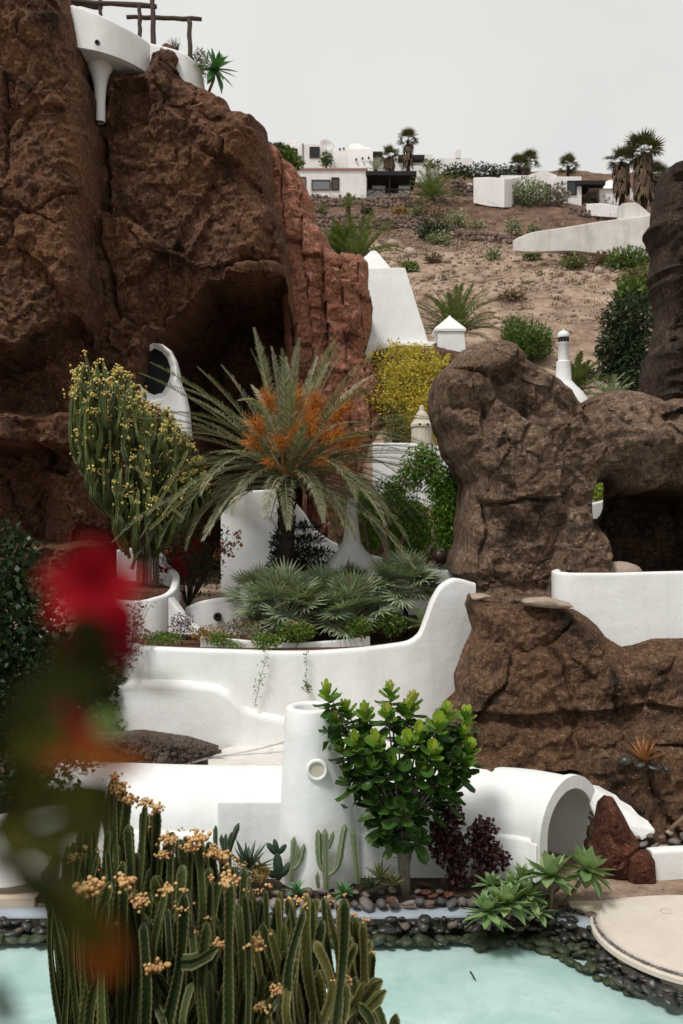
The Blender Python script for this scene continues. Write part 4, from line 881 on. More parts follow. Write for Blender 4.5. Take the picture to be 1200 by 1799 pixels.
# rooftop terrace on the cliff
def boxpx0(t, nm, x0, x1, y0, y1, d, depth, mat):
    a = P(x0, y1, d); b_ = P(x1, y0, d); mb = MB(); mb.box(a.x, b_.x, d, d + depth, a.z, b_.z); return mb.build(nm, M[mat], t)
def roof_terrace():
    t = thing('roof_terrace', P(200, 130, 34), 'white curved roof terrace with flared column on top of the cliff', 'terrace')
    st = [(70, 34.0, 6, 84), (122, 33.2, 8, 82), (165, 33.0, 21, 88), (205, 33.4, 40, 100), (240, 34.2, 59, 116), (264, 35.0, 76, 132)]
    o = wall_strip(st, .3, 8, .06).build('parapet', M['plaster'], t); smooth_angle(o, 50)
    k = 33.6 / F; zs = CZ + (899.5 - 84) * 33.2 / F
    pts = [P(a, 900, b) for a, b in [(70, 34.2), (122, 33.3), (165, 33.1), (205, 33.5), (240, 34.3), (266, 35.1), (262, 37.2), (70, 37.2)]]
    mb = MB(); mb.poly([(p.x, p.y, zs + .15) for p in pts], .16); mb.build('soffit', M['plaster'], t)
    c = P(176, 900, 34.5); kk = 34.5 / F
    def zz(y): return CZ + (899.5 - y) * kk
    mb = MB(); mb.lathe((c.x, c.y, 0), [(9 * kk, zz(215)), (9 * kk, zz(180)), (10.5 * kk, zz(155)), (14 * kk, zz(138)), (19 * kk, zz(126)), (22 * kk, zz(120)), (22 * kk, zz(113)), (17 * kk, zz(106)), (17 * kk, zz(90))], 26); smooth_angle(mb.build('column', M['plaster'], t), 50)
    boxpx0(t, 'back_wall', 110, 266, 92, 215, 37.3, .3, 'plaster')
    mb = MB(); a = P(172, 76, 32.9); mb.lathe((0, 0, 0), [(0, 0), (.09, 0), (.09, .12), (.05, .12), (.05, .02)], 12); o = mb.build('drain_spout', M['metal_dark'], t, local=True); o.location = a - t.location; o.rotation_euler = (R(100), 0, 0)
    st = [(258, 35.4, 74, 150), (285, 35.2, 80, 150), (318, 35.2, 90, 150), (340, 35.5, 105, 160), (355, 36, 128, 165), (361, 36.6, 156, 170)]
    o = wall_strip(st, .3, 8, .06).build('lower_parapet', M['plaster'], t); smooth_angle(o, 50)
    mb = MB(); a = P(270, 110, 35.1); b_ = P(286, 98, 35.1); mb.tube([a, b_], .06, 6); mb.build('drain_pipe', M['plaster_old'], t, True)
    d = 36; t = thing('pergola', P(250, 90, d), 'rustic log pergola frame on the roof terrace', 'pergola')
    def log(p0, p1, r, nm):
        r_ = rng(int(p0[0])); q0, q1 = P(*p0), P(*p1); n = 8; pts = [q0.lerp(q1, i / n) + Vector((r_.uniform(-.025, .025), r_.uniform(-.02, .02), r_.uniform(-.025, .025))) for i in range(n + 1)]
        MB().tube(pts, [r * r_.uniform(.88, 1.1) for _ in pts], 8).build(nm, M['wood_log'], t, True)
    log((60, -2, d), (276, 11, d), .10, 'beam'); log((120, 2, d + 1), (180, 13, d + 1), .12, 'beam'); log((222, 30, d + .6), (354, 33, d + .6), .09, 'beam')
    log((246, 78, d), (245, 10, d), .085, 'post'); log((270, 110, d - .2), (267, -40, d - .2), .10, 'post'); log((334, 112, d + .6), (333, 33, d + .6), .10, 'post'); log((177, 60, d + 1), (175, -30, d + 1), .08, 'post')
    rock('summit_rock', 'rock_dark', label='small rock knob in front of the lower terrace parapet', outline=[(284, 112), (286, 94), (296, 88), (308, 92), (314, 104), (308, 116), (316, 130), (290, 130)], d=35.0, res=.05, tf=.3, tb=.3, r=.25, amp=.15, seed=61, jit=.05, step=.15)
roof_terrace()

# ================================================================== PLANTS
def frond(mb, base, az, e0, L, droop, r, nl=40, ll=.5, wd=.018, rad=.02, twist=0.0, start=.16, vee=.35, stiff=.0):
    path = []; p = Vector(base); N = 14; h = Vector((math.cos(az), math.sin(az), 0)); sidew = Vector((-math.sin(az), math.cos(az), 0)); bend = r.uniform(-.18, .18)
    for i in range(N + 1):
        path.append(p.copy()); t = i / N; pi_ = e0 - droop * (t ** 1.25); hh = h + sidew * bend * t
        p = p + (hh.normalized() * math.cos(pi_) + Vector((0, 0, 1)) * math.sin(pi_)) * (L / N)
    mb.tube(path, [rad * (1 - .85 * i / N) + .003 for i in range(N + 1)], 4, False)
    for k in range(nl):
        t = start + (1 - start) * (k + r.random() * .5) / nl; f = t * N; i = min(int(f), N - 1); q = path[i].lerp(path[i + 1], f - i); tg = (path[i + 1] - path[i]).normalized()
        sd = tg.cross(Vector((0, 0, 1))); sd = sd.normalized() if sd.length > .15 else sidew.copy()
        up = sd.cross(tg); 
        if up.z < 0: up = -up
        l = ll * (math.sin(math.pi * min(1, .18 + .82 * t)) ** .55 * .75 + .25) * r.uniform(.82, 1.12)
        if t > .9: l *= .75
        for s in (-1, 1):
            fw = .55 + .6 * t; dr = (tg * fw + sd * s * (1.0 - .45 * t) + up * (vee + r.uniform(-.12, .12))).normalized()
            a = q + dr * l * .55; b_ = q + (dr * l + Vector((0, 0, -1)) * l * (.14 + .15 * r.random()) * (1 - stiff))
            mb.blade([q, a, b_], [wd * .6, wd * .8, wd * .1], up)
def date_palm(px, py, d, base_z, label, n=64, L=3.9, mats=('frond_green', 'frond_young'), seed=1, trunk_r=.2, fruit=True, group=None, nl=46, name='date_palm', ll=.52):
    r = rng(seed); hd = P(px, py, d); root = Vector((hd.x - .1, hd.y, base_z)); t = thing(name, root, label, 'palm tree', group)
    H = hd - root; tb = MB(); k = 14
    tb.tube([H * (i / k) * 1.0 + Vector((.02 * math.sin(i), .02 * math.cos(i * 2), 0)) for i in range(k + 1)], [trunk_r * (1.25 - .3 * min(1, i / 5) + (.22 if i > 10 else 0)) for i in range(k + 1)], 14)
    tb.build('trunk', M['trunk_palm'], t, True, True)
    # old leaf bases
    bb = MB(); steps = max(14, int(H.length / .05))
    for i in range(steps):
        zz = H.z * (.02 + .97 * i / steps); a = i * 2.4; rr = trunk_r * (1.0 + (.25 if zz > H.z - .5 else 0)); c = Vector((H.x * zz / max(H.z, .01) + rr * math.cos(a), rr * math.sin(a), zz)); o_ = Vector((math.cos(a), math.sin(a), 0))
        bb.tube([c - Vector((0, 0, .08)), c + o_ * .05 + Vector((0, 0, .05)), c + o_ * .09 + Vector((0, 0, .17))], [.055, .05, .015], 5)
    o = bb.build('leaf_bases', M['trunk_palm'], t, False, True)
    for i in range(n):
        u = (i + .5) / n; az = i * 2.39996 + r.uniform(-.25, .25); e0 = R(88 - 98 * u ** .8) + r.uniform(-.12, .12)
        if u < .25: Lf, dr = L * r.uniform(.74, .86), r.uniform(.15, .5)
        elif u < .6: Lf, dr = L * r.uniform(.88, 1.08), r.uniform(.4, 1.05)
        else: Lf, dr = L * r.uniform(.85, 1.15), r.uniform(.8, 1.7)
        if u > .45 and math.sin(az) < -.75: Lf *= .72; dr *= .8
        mb = MB(); frond(mb, H + Vector((.14 * math.cos(az), .14 * math.sin(az), .22 - .45 * u)), az, e0, Lf, dr, r, nl, ll, rad=.024)
        mb.build('frond', M[mats[1] if u < .28 and r.random() < .75 else mats[0]], t, False, True)
    if fruit:
        for (az, e0, Lf, dr) in [(-20, 22, 4.7, .75), (10, 34, 4.8, 1.0), (-35, 38, 4.5, 1.15), (200, 30, 4.4, .7), (215, 45, 4.4, .95), (190, 18, 4.6, 1.1), (225, 12, 4.6, 1.2), (-45, 8, 4.7, 1.2), (-15, 5, 4.9, 1.3), (195, 55, 4.3, .6), (-10, 55, 4.4, .5), (235, 0, 4.0, 1.2), (310, -5, 3.8, 1.2), (205, 2, 4.8, 1.35), (-25, 62, 4.3, .4), (160, 40, 4.6, .9), (25, 20, 4.8, .9), (-30, -2, 4.9, 1.1), (205, 25, 4.4, 1.55), (220, 15, 4.3, 1.6), (235, 28, 4.0, 1.7), (190, 12, 4.6, 1.5), (248, 12, 3.6, 1.5), (212, -5, 4.2, 1.3), (-25, 28, 4.4, 1.55), (-40, 15, 4.4, 1.6), (-12, 16, 4.8, 1.45), (-55, 25, 4.0, 1.7), (-70, 8, 3.5, 1.5), (-30, -8, 4.3, 1.2), (170, 20, 4.4, 1.4), (12, 14, 4.6, 1.4), (-5, 40, 4.8, 1.3), (185, 42, 4.6, 1.3)]:
            mb = MB(); frond(mb, H + Vector((.14 * math.cos(R(az)), .14 * math.sin(R(az)), .1)), R(az), R(e0), Lf, dr, r, nl, ll, rad=.024); mb.build('frond', M[mats[0]], t, False, True)
        for (fx, fy, dd, s) in [(555, 705, -.5, 1.0), (470, 700, -.3, .9), (450, 745, -.4, .9), (520, 700, .3, .9), (545, 745, -.7, 1.0), (588, 765, -.6, 1.1), (604, 720, .1, 1.0), (492, 775, -.6, .8), (625, 775, -.1, .85), (440, 775, -.2, .7), (470, 812, -.7, .5), (570, 812, -.7, .6), (520, 760, -.6, .9), (605, 825, -.6, .45)]:
            tip = P(fx, fy, d + dd * .6 - 1.25) - root; mb = MB(); b0 = H + Vector((0, 0, -.05)); mid = b0.lerp(tip, .6) + Vector((0, 0, .1)); mb.tube([b0, mid, tip], [.03, .025, .016], 5)
            for q in range(int(190 * s)):
                st = mid.lerp(tip, r.uniform(.45, 1.1)) + Vector((r.gauss(0, .05), r.gauss(0, .05), r.gauss(0, .05))); v = Vector((r.gauss(0, 1), r.gauss(0, .9), r.gauss(.1, .9))).normalized() * 1.0 + (tip - b0).normalized() * .55; l = r.uniform(.18, .46) * s
                e1 = st + v * l * .6; e2 = st + v * l + Vector((0, 0, -.12 * l)); mb.tube([st, e1, e2], [.008, .0075, .006], 3, False)
            mb.build('fruit_stalk', M['orange_stalk'], t, False, True)
    return t
date_palm(505, 838, 28.0, 4.75, 'large date palm with orange fruit stalks in the middle of the garden', n=66, L=5.2, seed=7, nl=56, ll=.44)

# fan palms
def fan_leaf(name, r, nseg, L, mat, arc=200):
    mb = MB()
    for k in range(nseg):
        a = R(-arc / 2 + arc * k / (nseg - 1)); l = L * (.78 + .22 * math.cos(a * .8)) * r.uniform(.9, 1.05); dr = Vector((math.cos(a), math.sin(a), .12 + .1 * (k % 2)))
        p1 = dr * l * .5; p2 = dr * l + Vector((0, 0, -.1 * l * r.random())); wd = L * 1.9 / nseg
        mb.blade([Vector((0, 0, 0)), p1, p2], [.004, wd * .55, .003], (0, 0, 1), .35)
    return mb.mesh(name, M[mat])
def fan_palm(px, py, d, zb, n, L, seed, label, mat='fan_green', spread=1.0, lift=.0, group='fan palms in the planter', name='fan_palm', pet=.75, skirt=None, trunk=.0, tr=.07):
    r = rng(seed); c = P(px, py, d); c.z = zb; t = thing(name, c, label, 'palm tree', group); top = Vector((0, 0, trunk))
    ms = [fan_leaf('leaf', r, 20, L, mat) for _ in range(4)]
    MB().tube([Vector((0, 0, -.1)), Vector((.02, 0, trunk * .5)), top], [tr * 1.2, tr, tr], 8).build('trunk', M['trunk_palm'], t, True, True)
    pm = MB(); lf = []
    for i in range(n):
        u = (i + .5) / n; az = i * 2.4 + r.uniform(-.3, .3); el = R(84 - 92 * u * spread) + r.uniform(-.15, .15) + lift; pl = pet * r.uniform(.75, 1.15)
        h = Vector((math.cos(az), math.sin(az), 0)); dv = h * math.cos(el) + Vector((0, 0, math.sin(el))); e = top + dv * pl + Vector((0, 0, -.08 * pl * u)); pm.tube([top, top.lerp(e, .5) + Vector((0, 0, .04)), e], [.012, .010, .008], 4, False)
        # leaf blade: local x = along petiole tilted down with age
        el2 = el - r.uniform(.1, .5) - .35 * u; xd = (h * math.cos(el2) + Vector((0, 0, math.sin(el2)))).normalized(); roll = r.uniform(-.5, .5); sd = Vector((0, 0, 1)).cross(xd); sd = sd.normalized() if sd.length > .05 else Vector((-h.y, h.x, 0)); zd = xd.cross(sd)
        m = Matrix((xd, sd, zd)).transposed().to_4x4() @ Matrix.Rotation(roll, 4, 'X'); lf.append((e, m.to_euler()))
    pm.build('petioles', M[mat], t, False, True)
    for i, (e, ro) in enumerate(lf): inst('leaf', ms[i % 4], t, e, ro, r.uniform(.85, 1.15))
    if skirt:
        mb = MB(); mats = r
        for i in range(skirt[0]):
            az = r.uniform(0, 6.28); z0 = top.z - r.random() * skirt[1] * .85; l = skirt[2] * r.uniform(.6, 1.1); h = Vector((math.cos(az), math.sin(az), 0)); q = Vector((0, 0, z0)) + h * tr
            mb.blade([q, q + h * l * .45 - Vector((0, 0, l * .25)), q + h * l * (.5 + .2 * r.random()) - Vector((0, 0, l))], [.02, l * .16, .02], h)
        mb.build('dry_skirt', M['skirt_dry'], t, False, True)
    return t
FP = [(500, 1100, 25.6, 70, .7, 'broad silvery fan palm at the left of the planter'), (612, 1098, 25.6, 60, .68, 'fan palm in the middle of the planter with open leaf fans'), (712, 1085, 26.4, 56, .66, 'tall fan palm by the clay pot'), (612, 1045, 27.6, 16, .42, 'small fan palm in front of the white bell chimney'), (455, 1085, 26.8, 30, .5, 'darker fan palm crowding the broad silvery one at its back'), (565, 1070, 27.0, 26, .5, 'fan palm half hidden between the two largest fan palms')]
for i, (px, py, d, n, L, lb) in enumerate(FP):
    fan_palm(px, py, d, 4.78 if i != 3 else 5.2, n, L, 100 + i, lb, pet=[1.0, .95, .85, .5, .85, .85][i], trunk=[.55, .45, 1.15, .9, .8, .8][i], spread=.86)

# columnar cacti / euphorbias
def cstem(mb, path, R0, r, ribs=5, wav=.12, step=.07, taper=True, ribd=.42):
    pts = [Vector(p) for p in path]; S = catmull(pts, 6); L = [0]
    for i in range(1, len(S)): L.append(L[-1] + np.linalg.norm(S[i] - S[i - 1]))
    n = max(4, int(L[-1] / step)); out = []; rad = []; rw = []; ph = r.uniform(0, 6)
    for i in range(n + 1):
        s = L[-1] * i / n; k = int(np.clip(np.searchsorted(L, s) - 1, 0, len(S) - 2)); f = (s - L[k]) / max(1e-6, L[k + 1] - L[k]); out.append(Vector(S[k] + (S[k + 1] - S[k]) * f))
        rr = R0 * (1 + wav * .9 * math.sin(s * 9 + ph) + wav * .6 * math.sin(s * 2.3 + ph * 2)); rw.append(1 + wav * (.45 if i % 2 else -.45)); e = (L[-1] - s) / (R0 * 1.4)
        if taper and e < 1: rr *= max(.25, math.sqrt(max(0, 1 - (1 - e) ** 2)))
        rad.append(rr)
    mb.tube(out, rad, ribs * 2, True, ribs, ribd, rw); return out[-1]
def fruit_meshes(mat, size, nf, seed, spread):
    out = []
    for v in range(4):
        r = rng(seed + v); mb = MB()
        for k in range(nf + r.randint(-nf // 3, nf // 3)):
            c = Vector((r.gauss(0, 1), r.gauss(0, 1), r.gauss(0, .6))) * spread; s = size * r.uniform(.75, 1.2)
            mb.lathe((c.x, c.y, c.z), [(.02 * s, s), (.75 * s, .55 * s), (s, 0), (.7 * s, -.6 * s), (.05 * s, -1.1 * s)], 6)
        out.append(mb.mesh('fruit_cluster', M[mat], True))
    return out
def candelabra_back():
    r = rng(12); d = 27.6; base = P(262, 1024, d); base.z = 6.1
    t = thing('candelabra_cactus', base, 'tall candelabra cactus covered in tiny yellow flowers in the corner planter', 'cactus')
    for (x0, x1, y1, rr) in [(248, 238, 880, .07), (256, 250, 870, .075), (264, 268, 880, .07), (272, 282, 890, .06), (278, 290, 905, .05), (242, 222, 905, .06)]:
        mb = MB(); dd = r.uniform(-.25, .25); cstem(mb, [P(x0, 1028, d + dd) - base, P(x0, 970, d + dd) - base, P(x1, y1, d + dd) - base], rr, r, 5, .05, .12, False, .25); mb.build('trunk', M['trunk_grey'], t, True, True)
    mb = MB(); cstem(mb, [P(232, 1000, d + 1) - base, P(245, 960, d + .9) - base, P(268, 930, d + .6) - base], .06, r, 5, .05, .12, False, .25); mb.build('trunk', M['trunk_grey'], t, True, True)
    fm = fruit_meshes('flower_yellow', .035, 9, 40, .085)
    tops = [(150, 615), (352, 790)]
    def topy(x): return np.interp(x, [122, 135, 150, 190, 240, 300, 340, 362], [690, 640, 612, 622, 660, 720, 770, 830])
    def boty(x): return np.interp(x, [122, 150, 180, 220, 280, 330, 362], [760, 830, 900, 930, 930, 890, 860])
    n = 0; flowers = []
    while n < 290:
        x = r.uniform(124, 362); y0, y1 = topy(x), boty(x); depth = r.uniform(-1.35, 1.2)
        y = y0 + (r.random() ** 1.25) * (y1 - y0) * .8 + (6 if depth > 0 else abs(depth) * 22)
        if y > y1: continue
        tip = P(x, y, d + depth) - base; lowy = min(y + r.uniform(35, 120), boty(x) + 25); bx = 245 + (x - 245) * .72
        low = P(x * .9 + bx * .1, lowy, d + depth * .85) - base; hub = P(bx, lowy + 25, d + depth * .1) - base
        mb = MB(); wob = Vector((r.uniform(-.16, .16), r.uniform(-.16, .16), 0)); e = cstem(mb, [hub, low, low.lerp(tip, .5) + wob, tip], r.uniform(.045, .08), r, 4, .26, .1, True, .45); mb.build('stem', M['cactus_back'], t, False, True)
        q = .95 if y - y0 < 80 else .6
        if r.random() < q: tag(inst('flower_cluster', r.choice(fm), t, e + Vector((0, -.03, .02)), (0, 0, r.uniform(0, 6)), r.uniform(.7, 1.1)), kind='stuff')
        if r.random() < .45: tag(inst('flower_cluster', r.choice(fm), t, low.lerp(tip, r.uniform(.6, .95)) + Vector((r.uniform(-.1, .1), -.1, 0)), (0, 0, r.uniform(0, 6)), r.uniform(.6, .9)), kind='stuff')
        n += 1
    for k in range(34):
        x = r.uniform(140, 350); yy = r.uniform(.35, .8) * (boty(x) - topy(x)) + topy(x); e = P(245 + (x - 245) * .75, yy, d + r.uniform(-.4, .5)); h0 = P(r.uniform(240, 285), r.uniform(880, 910), d + r.uniform(-.2, .2))
        mb = MB(); cstem(mb, [h0 - base, P(h0.x / h0.y * F + 600 + (x - 245) * .5, 890, d) - base, e - base], .07, r, 4, .1, .12, False, .35); mb.build('branch', M['cactus_back'], t, False, True)
    for pts in [[(258, 905), (280, 880), (318, 815), (330, 790)], [(246, 835), (255, 842), (262, 850), (238, 818)], [(262, 930), (290, 905), (330, 870), (362, 830)], [(300, 890), (318, 905), (325, 912)]]:
        mb = MB(); cstem(mb, [P(a, b_, d - 1.3) - base for a, b_ in pts], .06, r, 4, .15, .1, True, .4); mb.build('stem', M['cactus_gold'], t, False, True)
candelabra_back()

def candelabra_front():
    r = rng(22); base = P(420, 900, 6.6); base.z = CZ - 4.75
    t = thing('candelabra_cactus', base, 'large dark candelabra cactus with peach fruit clusters close by over the pool', 'cactus')
    fm = fruit_meshes('fruit_peach', .0135, 26, 60, .028); fm2 = fruit_meshes('fruit_peach', .0125, 7, 80, .017)
    def topy(x): return np.interp(x, [60, 90, 130, 160, 185, 200, 225, 262, 275, 300, 350, 380, 420, 440, 480, 520, 560, 600, 640, 665], [1560, 1500, 1470, 1430, 1400, 1362, 1395, 1425, 1500, 1455, 1465, 1490, 1510, 1560, 1560, 1580, 1570, 1580, 1610, 1720])
    tips = []
    xs = list(np.linspace(70, 655, 84))
    for x in xs:
        for lay in range(3):
            xx = x + r.gauss(0, 10); y = topy(xx) + [r.uniform(0, 22), r.uniform(40, 150), r.uniform(150, 300)][lay]; d = [6.9, 6.4, 5.9][lay] + r.uniform(-.3, .3)
            if xx < 125 and y > 1600: continue
            if (xx < 165 and lay == 2) or (xx < 125 and lay == 1): continue
            tips.append((xx, y, d, lay))
    fr_ = [(160, 1560, 1.3), (220, 1550, 1.0), (246, 1583, 1.0), (292, 1562, .9), (325, 1565, .7), (365, 1617, .6), (272, 1705, 1.2), (386, 1660, .9), (448, 1655, 1.0), (344, 1635, .5), (405, 1545, 1.0), (390, 1510, 1.0), (350, 1478, 1.2), (300, 1478, 1.1), (195, 1510, .9), (275, 1420, .9), (225, 1405, 1.0), (518, 1690, .7), (608, 1722, .8), (488, 1742, .8), (460, 1770, .8), (606, 1575, .5), (638, 1618, .5), (540, 1570, .5), (535, 1595, .6), (195, 1672, .7), (430, 1567, .6), (320, 1590, .9), (135, 1510, .8), (150, 1495, .6), (174, 1500, .6), (370, 1545, .7), (255, 1410, .8), (210, 1390, .8), (283, 1500, .8), (430, 1520, .7), (335, 1490, .9), (372, 1497, .9), (200, 1365, .8), (212, 1380, .9)]
    for (x, y, s) in fr_: tips.append((x, y + 4, 5.7 + r.uniform(-.2, .2) if y > 1530 else 6.5, 9))
    for (x, y, d, lay) in tips:
        e = P(x, y, d); low = P(max(x, 140) + r.gauss(0, 22), 1850, d + r.uniform(-.15, .15)); hub = Vector((base.x + (low.x - base.x) * .55, base.y + (low.y - base.y) * .7, CZ - 4.4))
        mb = MB(); mid = low.lerp(e, .55) + Vector((r.gauss(0, .05), r.gauss(0, .05), 0)); R0 = r.uniform(.028, .052) * (1.0 if lay != 9 else .9)
        cstem(mb, [hub - base, low.lerp(hub, .25) - base, low - base, mid - base, e - base], R0, r, 4, .13, .021, True, .6)
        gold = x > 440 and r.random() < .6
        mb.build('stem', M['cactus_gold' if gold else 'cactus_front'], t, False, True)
    for (x, y, s) in fr_:
        for q in range(1 if s < .75 else 2): tag(inst('fruit_cluster', r.choice(fm if s > .75 else fm2), t, P(x + r.uniform(-7, 7) * q, y + r.uniform(-5, 3), (5.62 if y > 1530 else 6.42) + .06 * q) - base, (r.uniform(-.3, .3), 0, r.uniform(0, 6)), s * r.uniform(.85, 1.05)), kind='stuff')
    for i, x in enumerate(xs):
        if r.random() < .4: tag(inst('fruit_cluster', r.choice(fm2), t, P(x, topy(x) + r.uniform(-4, 8), 6.8) - base, (0, 0, r.uniform(0, 6)), r.uniform(.6, 1)), kind='stuff')
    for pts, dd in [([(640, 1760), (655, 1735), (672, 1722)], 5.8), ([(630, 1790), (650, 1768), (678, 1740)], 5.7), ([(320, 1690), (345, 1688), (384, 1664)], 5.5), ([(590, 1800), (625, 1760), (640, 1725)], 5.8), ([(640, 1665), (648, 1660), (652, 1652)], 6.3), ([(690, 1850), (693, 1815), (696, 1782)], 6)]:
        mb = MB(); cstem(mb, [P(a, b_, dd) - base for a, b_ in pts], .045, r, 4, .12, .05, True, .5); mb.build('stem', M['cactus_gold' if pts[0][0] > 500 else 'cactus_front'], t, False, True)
candelabra_front()

# small cacti and succulents in the bed
def small_cactus(base_px, arms, d, label, mat, name='column_cactus'):
    b = P(base_px[0], base_px[1], d); b.z = max(b.z, .45); t = thing(name, b, label, 'cactus'); r = rng(int(base_px[0]))
    for pts, rad in arms:
        mb = MB(); cstem(mb, [P(x, y, d) - b for x, y in pts], rad * d / F, r, 5, .1, .09, True, .3); mb.build('arm', M[mat], t, False, True)
small_cactus((576, 1560), [([(574, 1562), (573, 1510), (571, 1456)], 6.5), ([(576, 1535), (592, 1520), (600, 1480), (606, 1448)], 6.5), ([(572, 1530), (561, 1515), (559, 1458)], 6), ([(577, 1490), (583, 1475), (586, 1460)], 4), ([(560, 1560), (558, 1545), (558, 1532)], 4)], 18.95, 'grey-green four-armed column cactus in front of the white tower', 'cactus_grey')
small_cactus((628, 1552), [([(629, 1552), (625, 1505), (620, 1457)], 5.5)], 19.0, 'single slim column cactus right of the white tower', 'cactus_grey')
small_cactus((513, 1545), [([(512, 1548), (514, 1515), (517, 1470)], 5), ([(514, 1525), (527, 1512), (534, 1482)], 4.5), ([(517, 1520), (524, 1505), (526, 1490)], 4)], 19.1, 'small two-armed column cactus left of the white tower', 'cactus_grey')
small_cactus((400, 1520), [([(392, 1525), (380, 1490), (379, 1450)], 4.5), ([(402, 1525), (404, 1490), (420, 1446)], 5.5), ([(398, 1525), (396, 1490), (397, 1465)], 5), ([(400, 1500), (404, 1480), (407, 1462)], 4), ([(396, 1500), (390, 1480), (389, 1466)], 4)], 19.2, 'dark column cactus with four arms left of the dark aloe', 'cactus_dark')
def opuntia():
    d = 19.15; b = P(490, 1545, d); b.z = .46; t = thing('prickly_pear', b, 'dark prickly pear with flat pads against the white tunnel', 'cactus'); r = rng(3)
    for (x0, y0, x1, y1, w_) in [(490, 1545, 487, 1500, 9), (487, 1502, 470, 1482, 6), (488, 1500, 482, 1475, 5), (490, 1500, 502, 1484, 5), (493, 1540, 512, 1515, 7), (487, 1540, 470, 1532, 7)]:
        a, c = P(x0, y0, d), P(x1, y1, d - .05); ax = (c - a); L = ax.length; V = []; n = 12; u = ax.normalized(); s = u.cross(Vector((0, 1, 0))).normalized()
        mb = MB(); cen = (a + c) / 2
        for sgn in (-1, 1):
            for rr, y in ((1.0, .0), (.8, .03), (.0, .045)):
                for k in range(n): an = 2 * math.pi * k / n; V.append(cen + u * math.cos(an) * L * .56 * rr + s * math.sin(an) * w_ * d / F * rr + Vector((0, sgn * y, 0)) - b)
        Fs = [(h * 3 * n + i * n + k, h * 3 * n + i * n + (k + 1) % n, h * 3 * n + (i + 1) * n + (k + 1) % n, h * 3 * n + (i + 1) * n + k) for h in range(2) for i in range(2) for k in range(n)]
        mb.add(V, Fs); mb.build('pad', M['cactus_dark'], t, True, True)
opuntia()
def aleaf(name, L, wd, mat, curve, r, tipc=0):
    mb = MB(); n = 6; path = [Vector((L * i / n, 0, curve * L * math.sin(i / n * 1.9) * .4)) for i in range(n + 1)]
    ws = [wd * (.55 + .45 * math.sin(math.pi * min(1, .15 + i / n * .75))) if i < n else .004 for i in range(n + 1)]; ws[n - 1] *= .62
    mb.blade(path, ws, (0, 0, 1), .32); return mb.mesh(name, M[mat], True)
def rosette(t, center, n, L, wd, mat, seed, tilt=(0, 0, 0), emin=-25, emax=82, parts=True, name='leaf'):
    r = rng(seed); ms = [aleaf(name, L, wd, mat, r.uniform(-.35, .3), r) for _ in range(3)]; tm = Euler(tilt).to_matrix()
    for i in range(n):
        u = (i + .5) / n; az = i * 2.39996; el = R(emax + (emin - emax) * u) + r.uniform(-.08, .08); h = Vector((math.cos(az), math.sin(az), 0)); xd = tm @ (h * math.cos(el) + Vector((0, 0, math.sin(el)))); zr = tm @ Vector((0, 0, 1)); sd = zr.cross(xd); sd = sd.normalized() if sd.length > .02 else Vector((-h.y, h.x, 0)); zd = xd.cross(sd)
        inst(name, ms[i % 3], t, center + xd * .02, Matrix((xd, sd, zd)).transposed().to_euler(), (.62 + .42 * min(1, u * 2.2)) * r.uniform(.9, 1.08))
AG = [(858, 1602, 17.75, .42, 'fox-tail agave rosette low over the pool edge, the leftmost of the clump', -.25), (893, 1588, 17.9, .45, 'big fox-tail agave rosette in the middle of the clump over the water', -.25), (930, 1575, 18.25, .36, 'half-hidden fox-tail agave rosette between the largest two', -.1), (967, 1540, 18.3, .52, 'large upright fox-tail agave rosette in front of the tunnel mouth', -.3), (1030, 1530, 18.5, .5, 'fox-tail agave rosette leaning right over the beige path', -.35), (862, 1556, 18.6, .3, 'small yellow-green agave rosette at the back of the clump', -.1), (918, 1545, 18.75, .34, 'agave rosette against the purple shrub and tunnel wall', -.1), (945, 1602, 18.15, .3, 'dark low agave rosette at the foot of the clump', -.2), (900, 1562, 18.5, .34, 'agave rosette behind the big middle one', -.1)]
for i, (px, py, d, L, lb, tl) in enumerate(AG):
    b = P(px, py, d); b0 = Vector((b.x - (.45 if i == 4 else .0), b.y + .05, .45 if py < 1600 else .3)); t = thing('agave', b0, lb, 'agave', 'fox-tail agaves by the pool'); c = b - b0
    MB().tube([Vector((0, 0, -.05)), c * .5 + Vector((.03, 0, -.02)), c], [.05, .045, .05], 7).build('stem', M['trunk_tan'], t, True, True)
    rosette(t, c, 32 if L > .4 else 24, L * 1.22, L * .22, 'agave_green', 300 + i, (-tl * -1.0 * 1.2, (.45 if i == 4 else 0), 0), -40)
for i, (px, py, d, L, m, lb) in enumerate([(521, 1560, 18.7, .27, 'agave_dark', 'bright green small agave at the left foot of the white tower'), (603, 1560, 18.7, .27, 'agave_dark', 'bright green small agave between the two column cacti'), (435, 1520, 18.9, .62, 'aloe_dark', 'dark spiky aloe clump at the foot of the tunnel'), (668, 1535, 18.85, .36, 'leaf_shrub', 'olive bromeliad clump beside the big-leaved tree'), (690, 1548, 18.7, .3, 'leaf_shrub', 'small olive bromeliad under the big-leaved tree trunk'), (650, 1552, 18.7, .3, 'leaf_darkgreen', 'low dark bromeliad left of the big-leaved tree trunk'), (412, 1540, 18.7, .35, 'aloe_dark', 'second dark aloe clump, lower and nearer the fruiting cactus')]):
    b = P(px, py, d); b.z = max(.48, b.z - .15); t = thing('succulent', b, lb, 'succulent'); rosette(t, Vector((0, 0, .04)), 30 if i > 1 else 22, L, L * (.12 if i < 2 else .07), m, 330 + i, (0, 0, 0), 5 if i > 1 else -10)
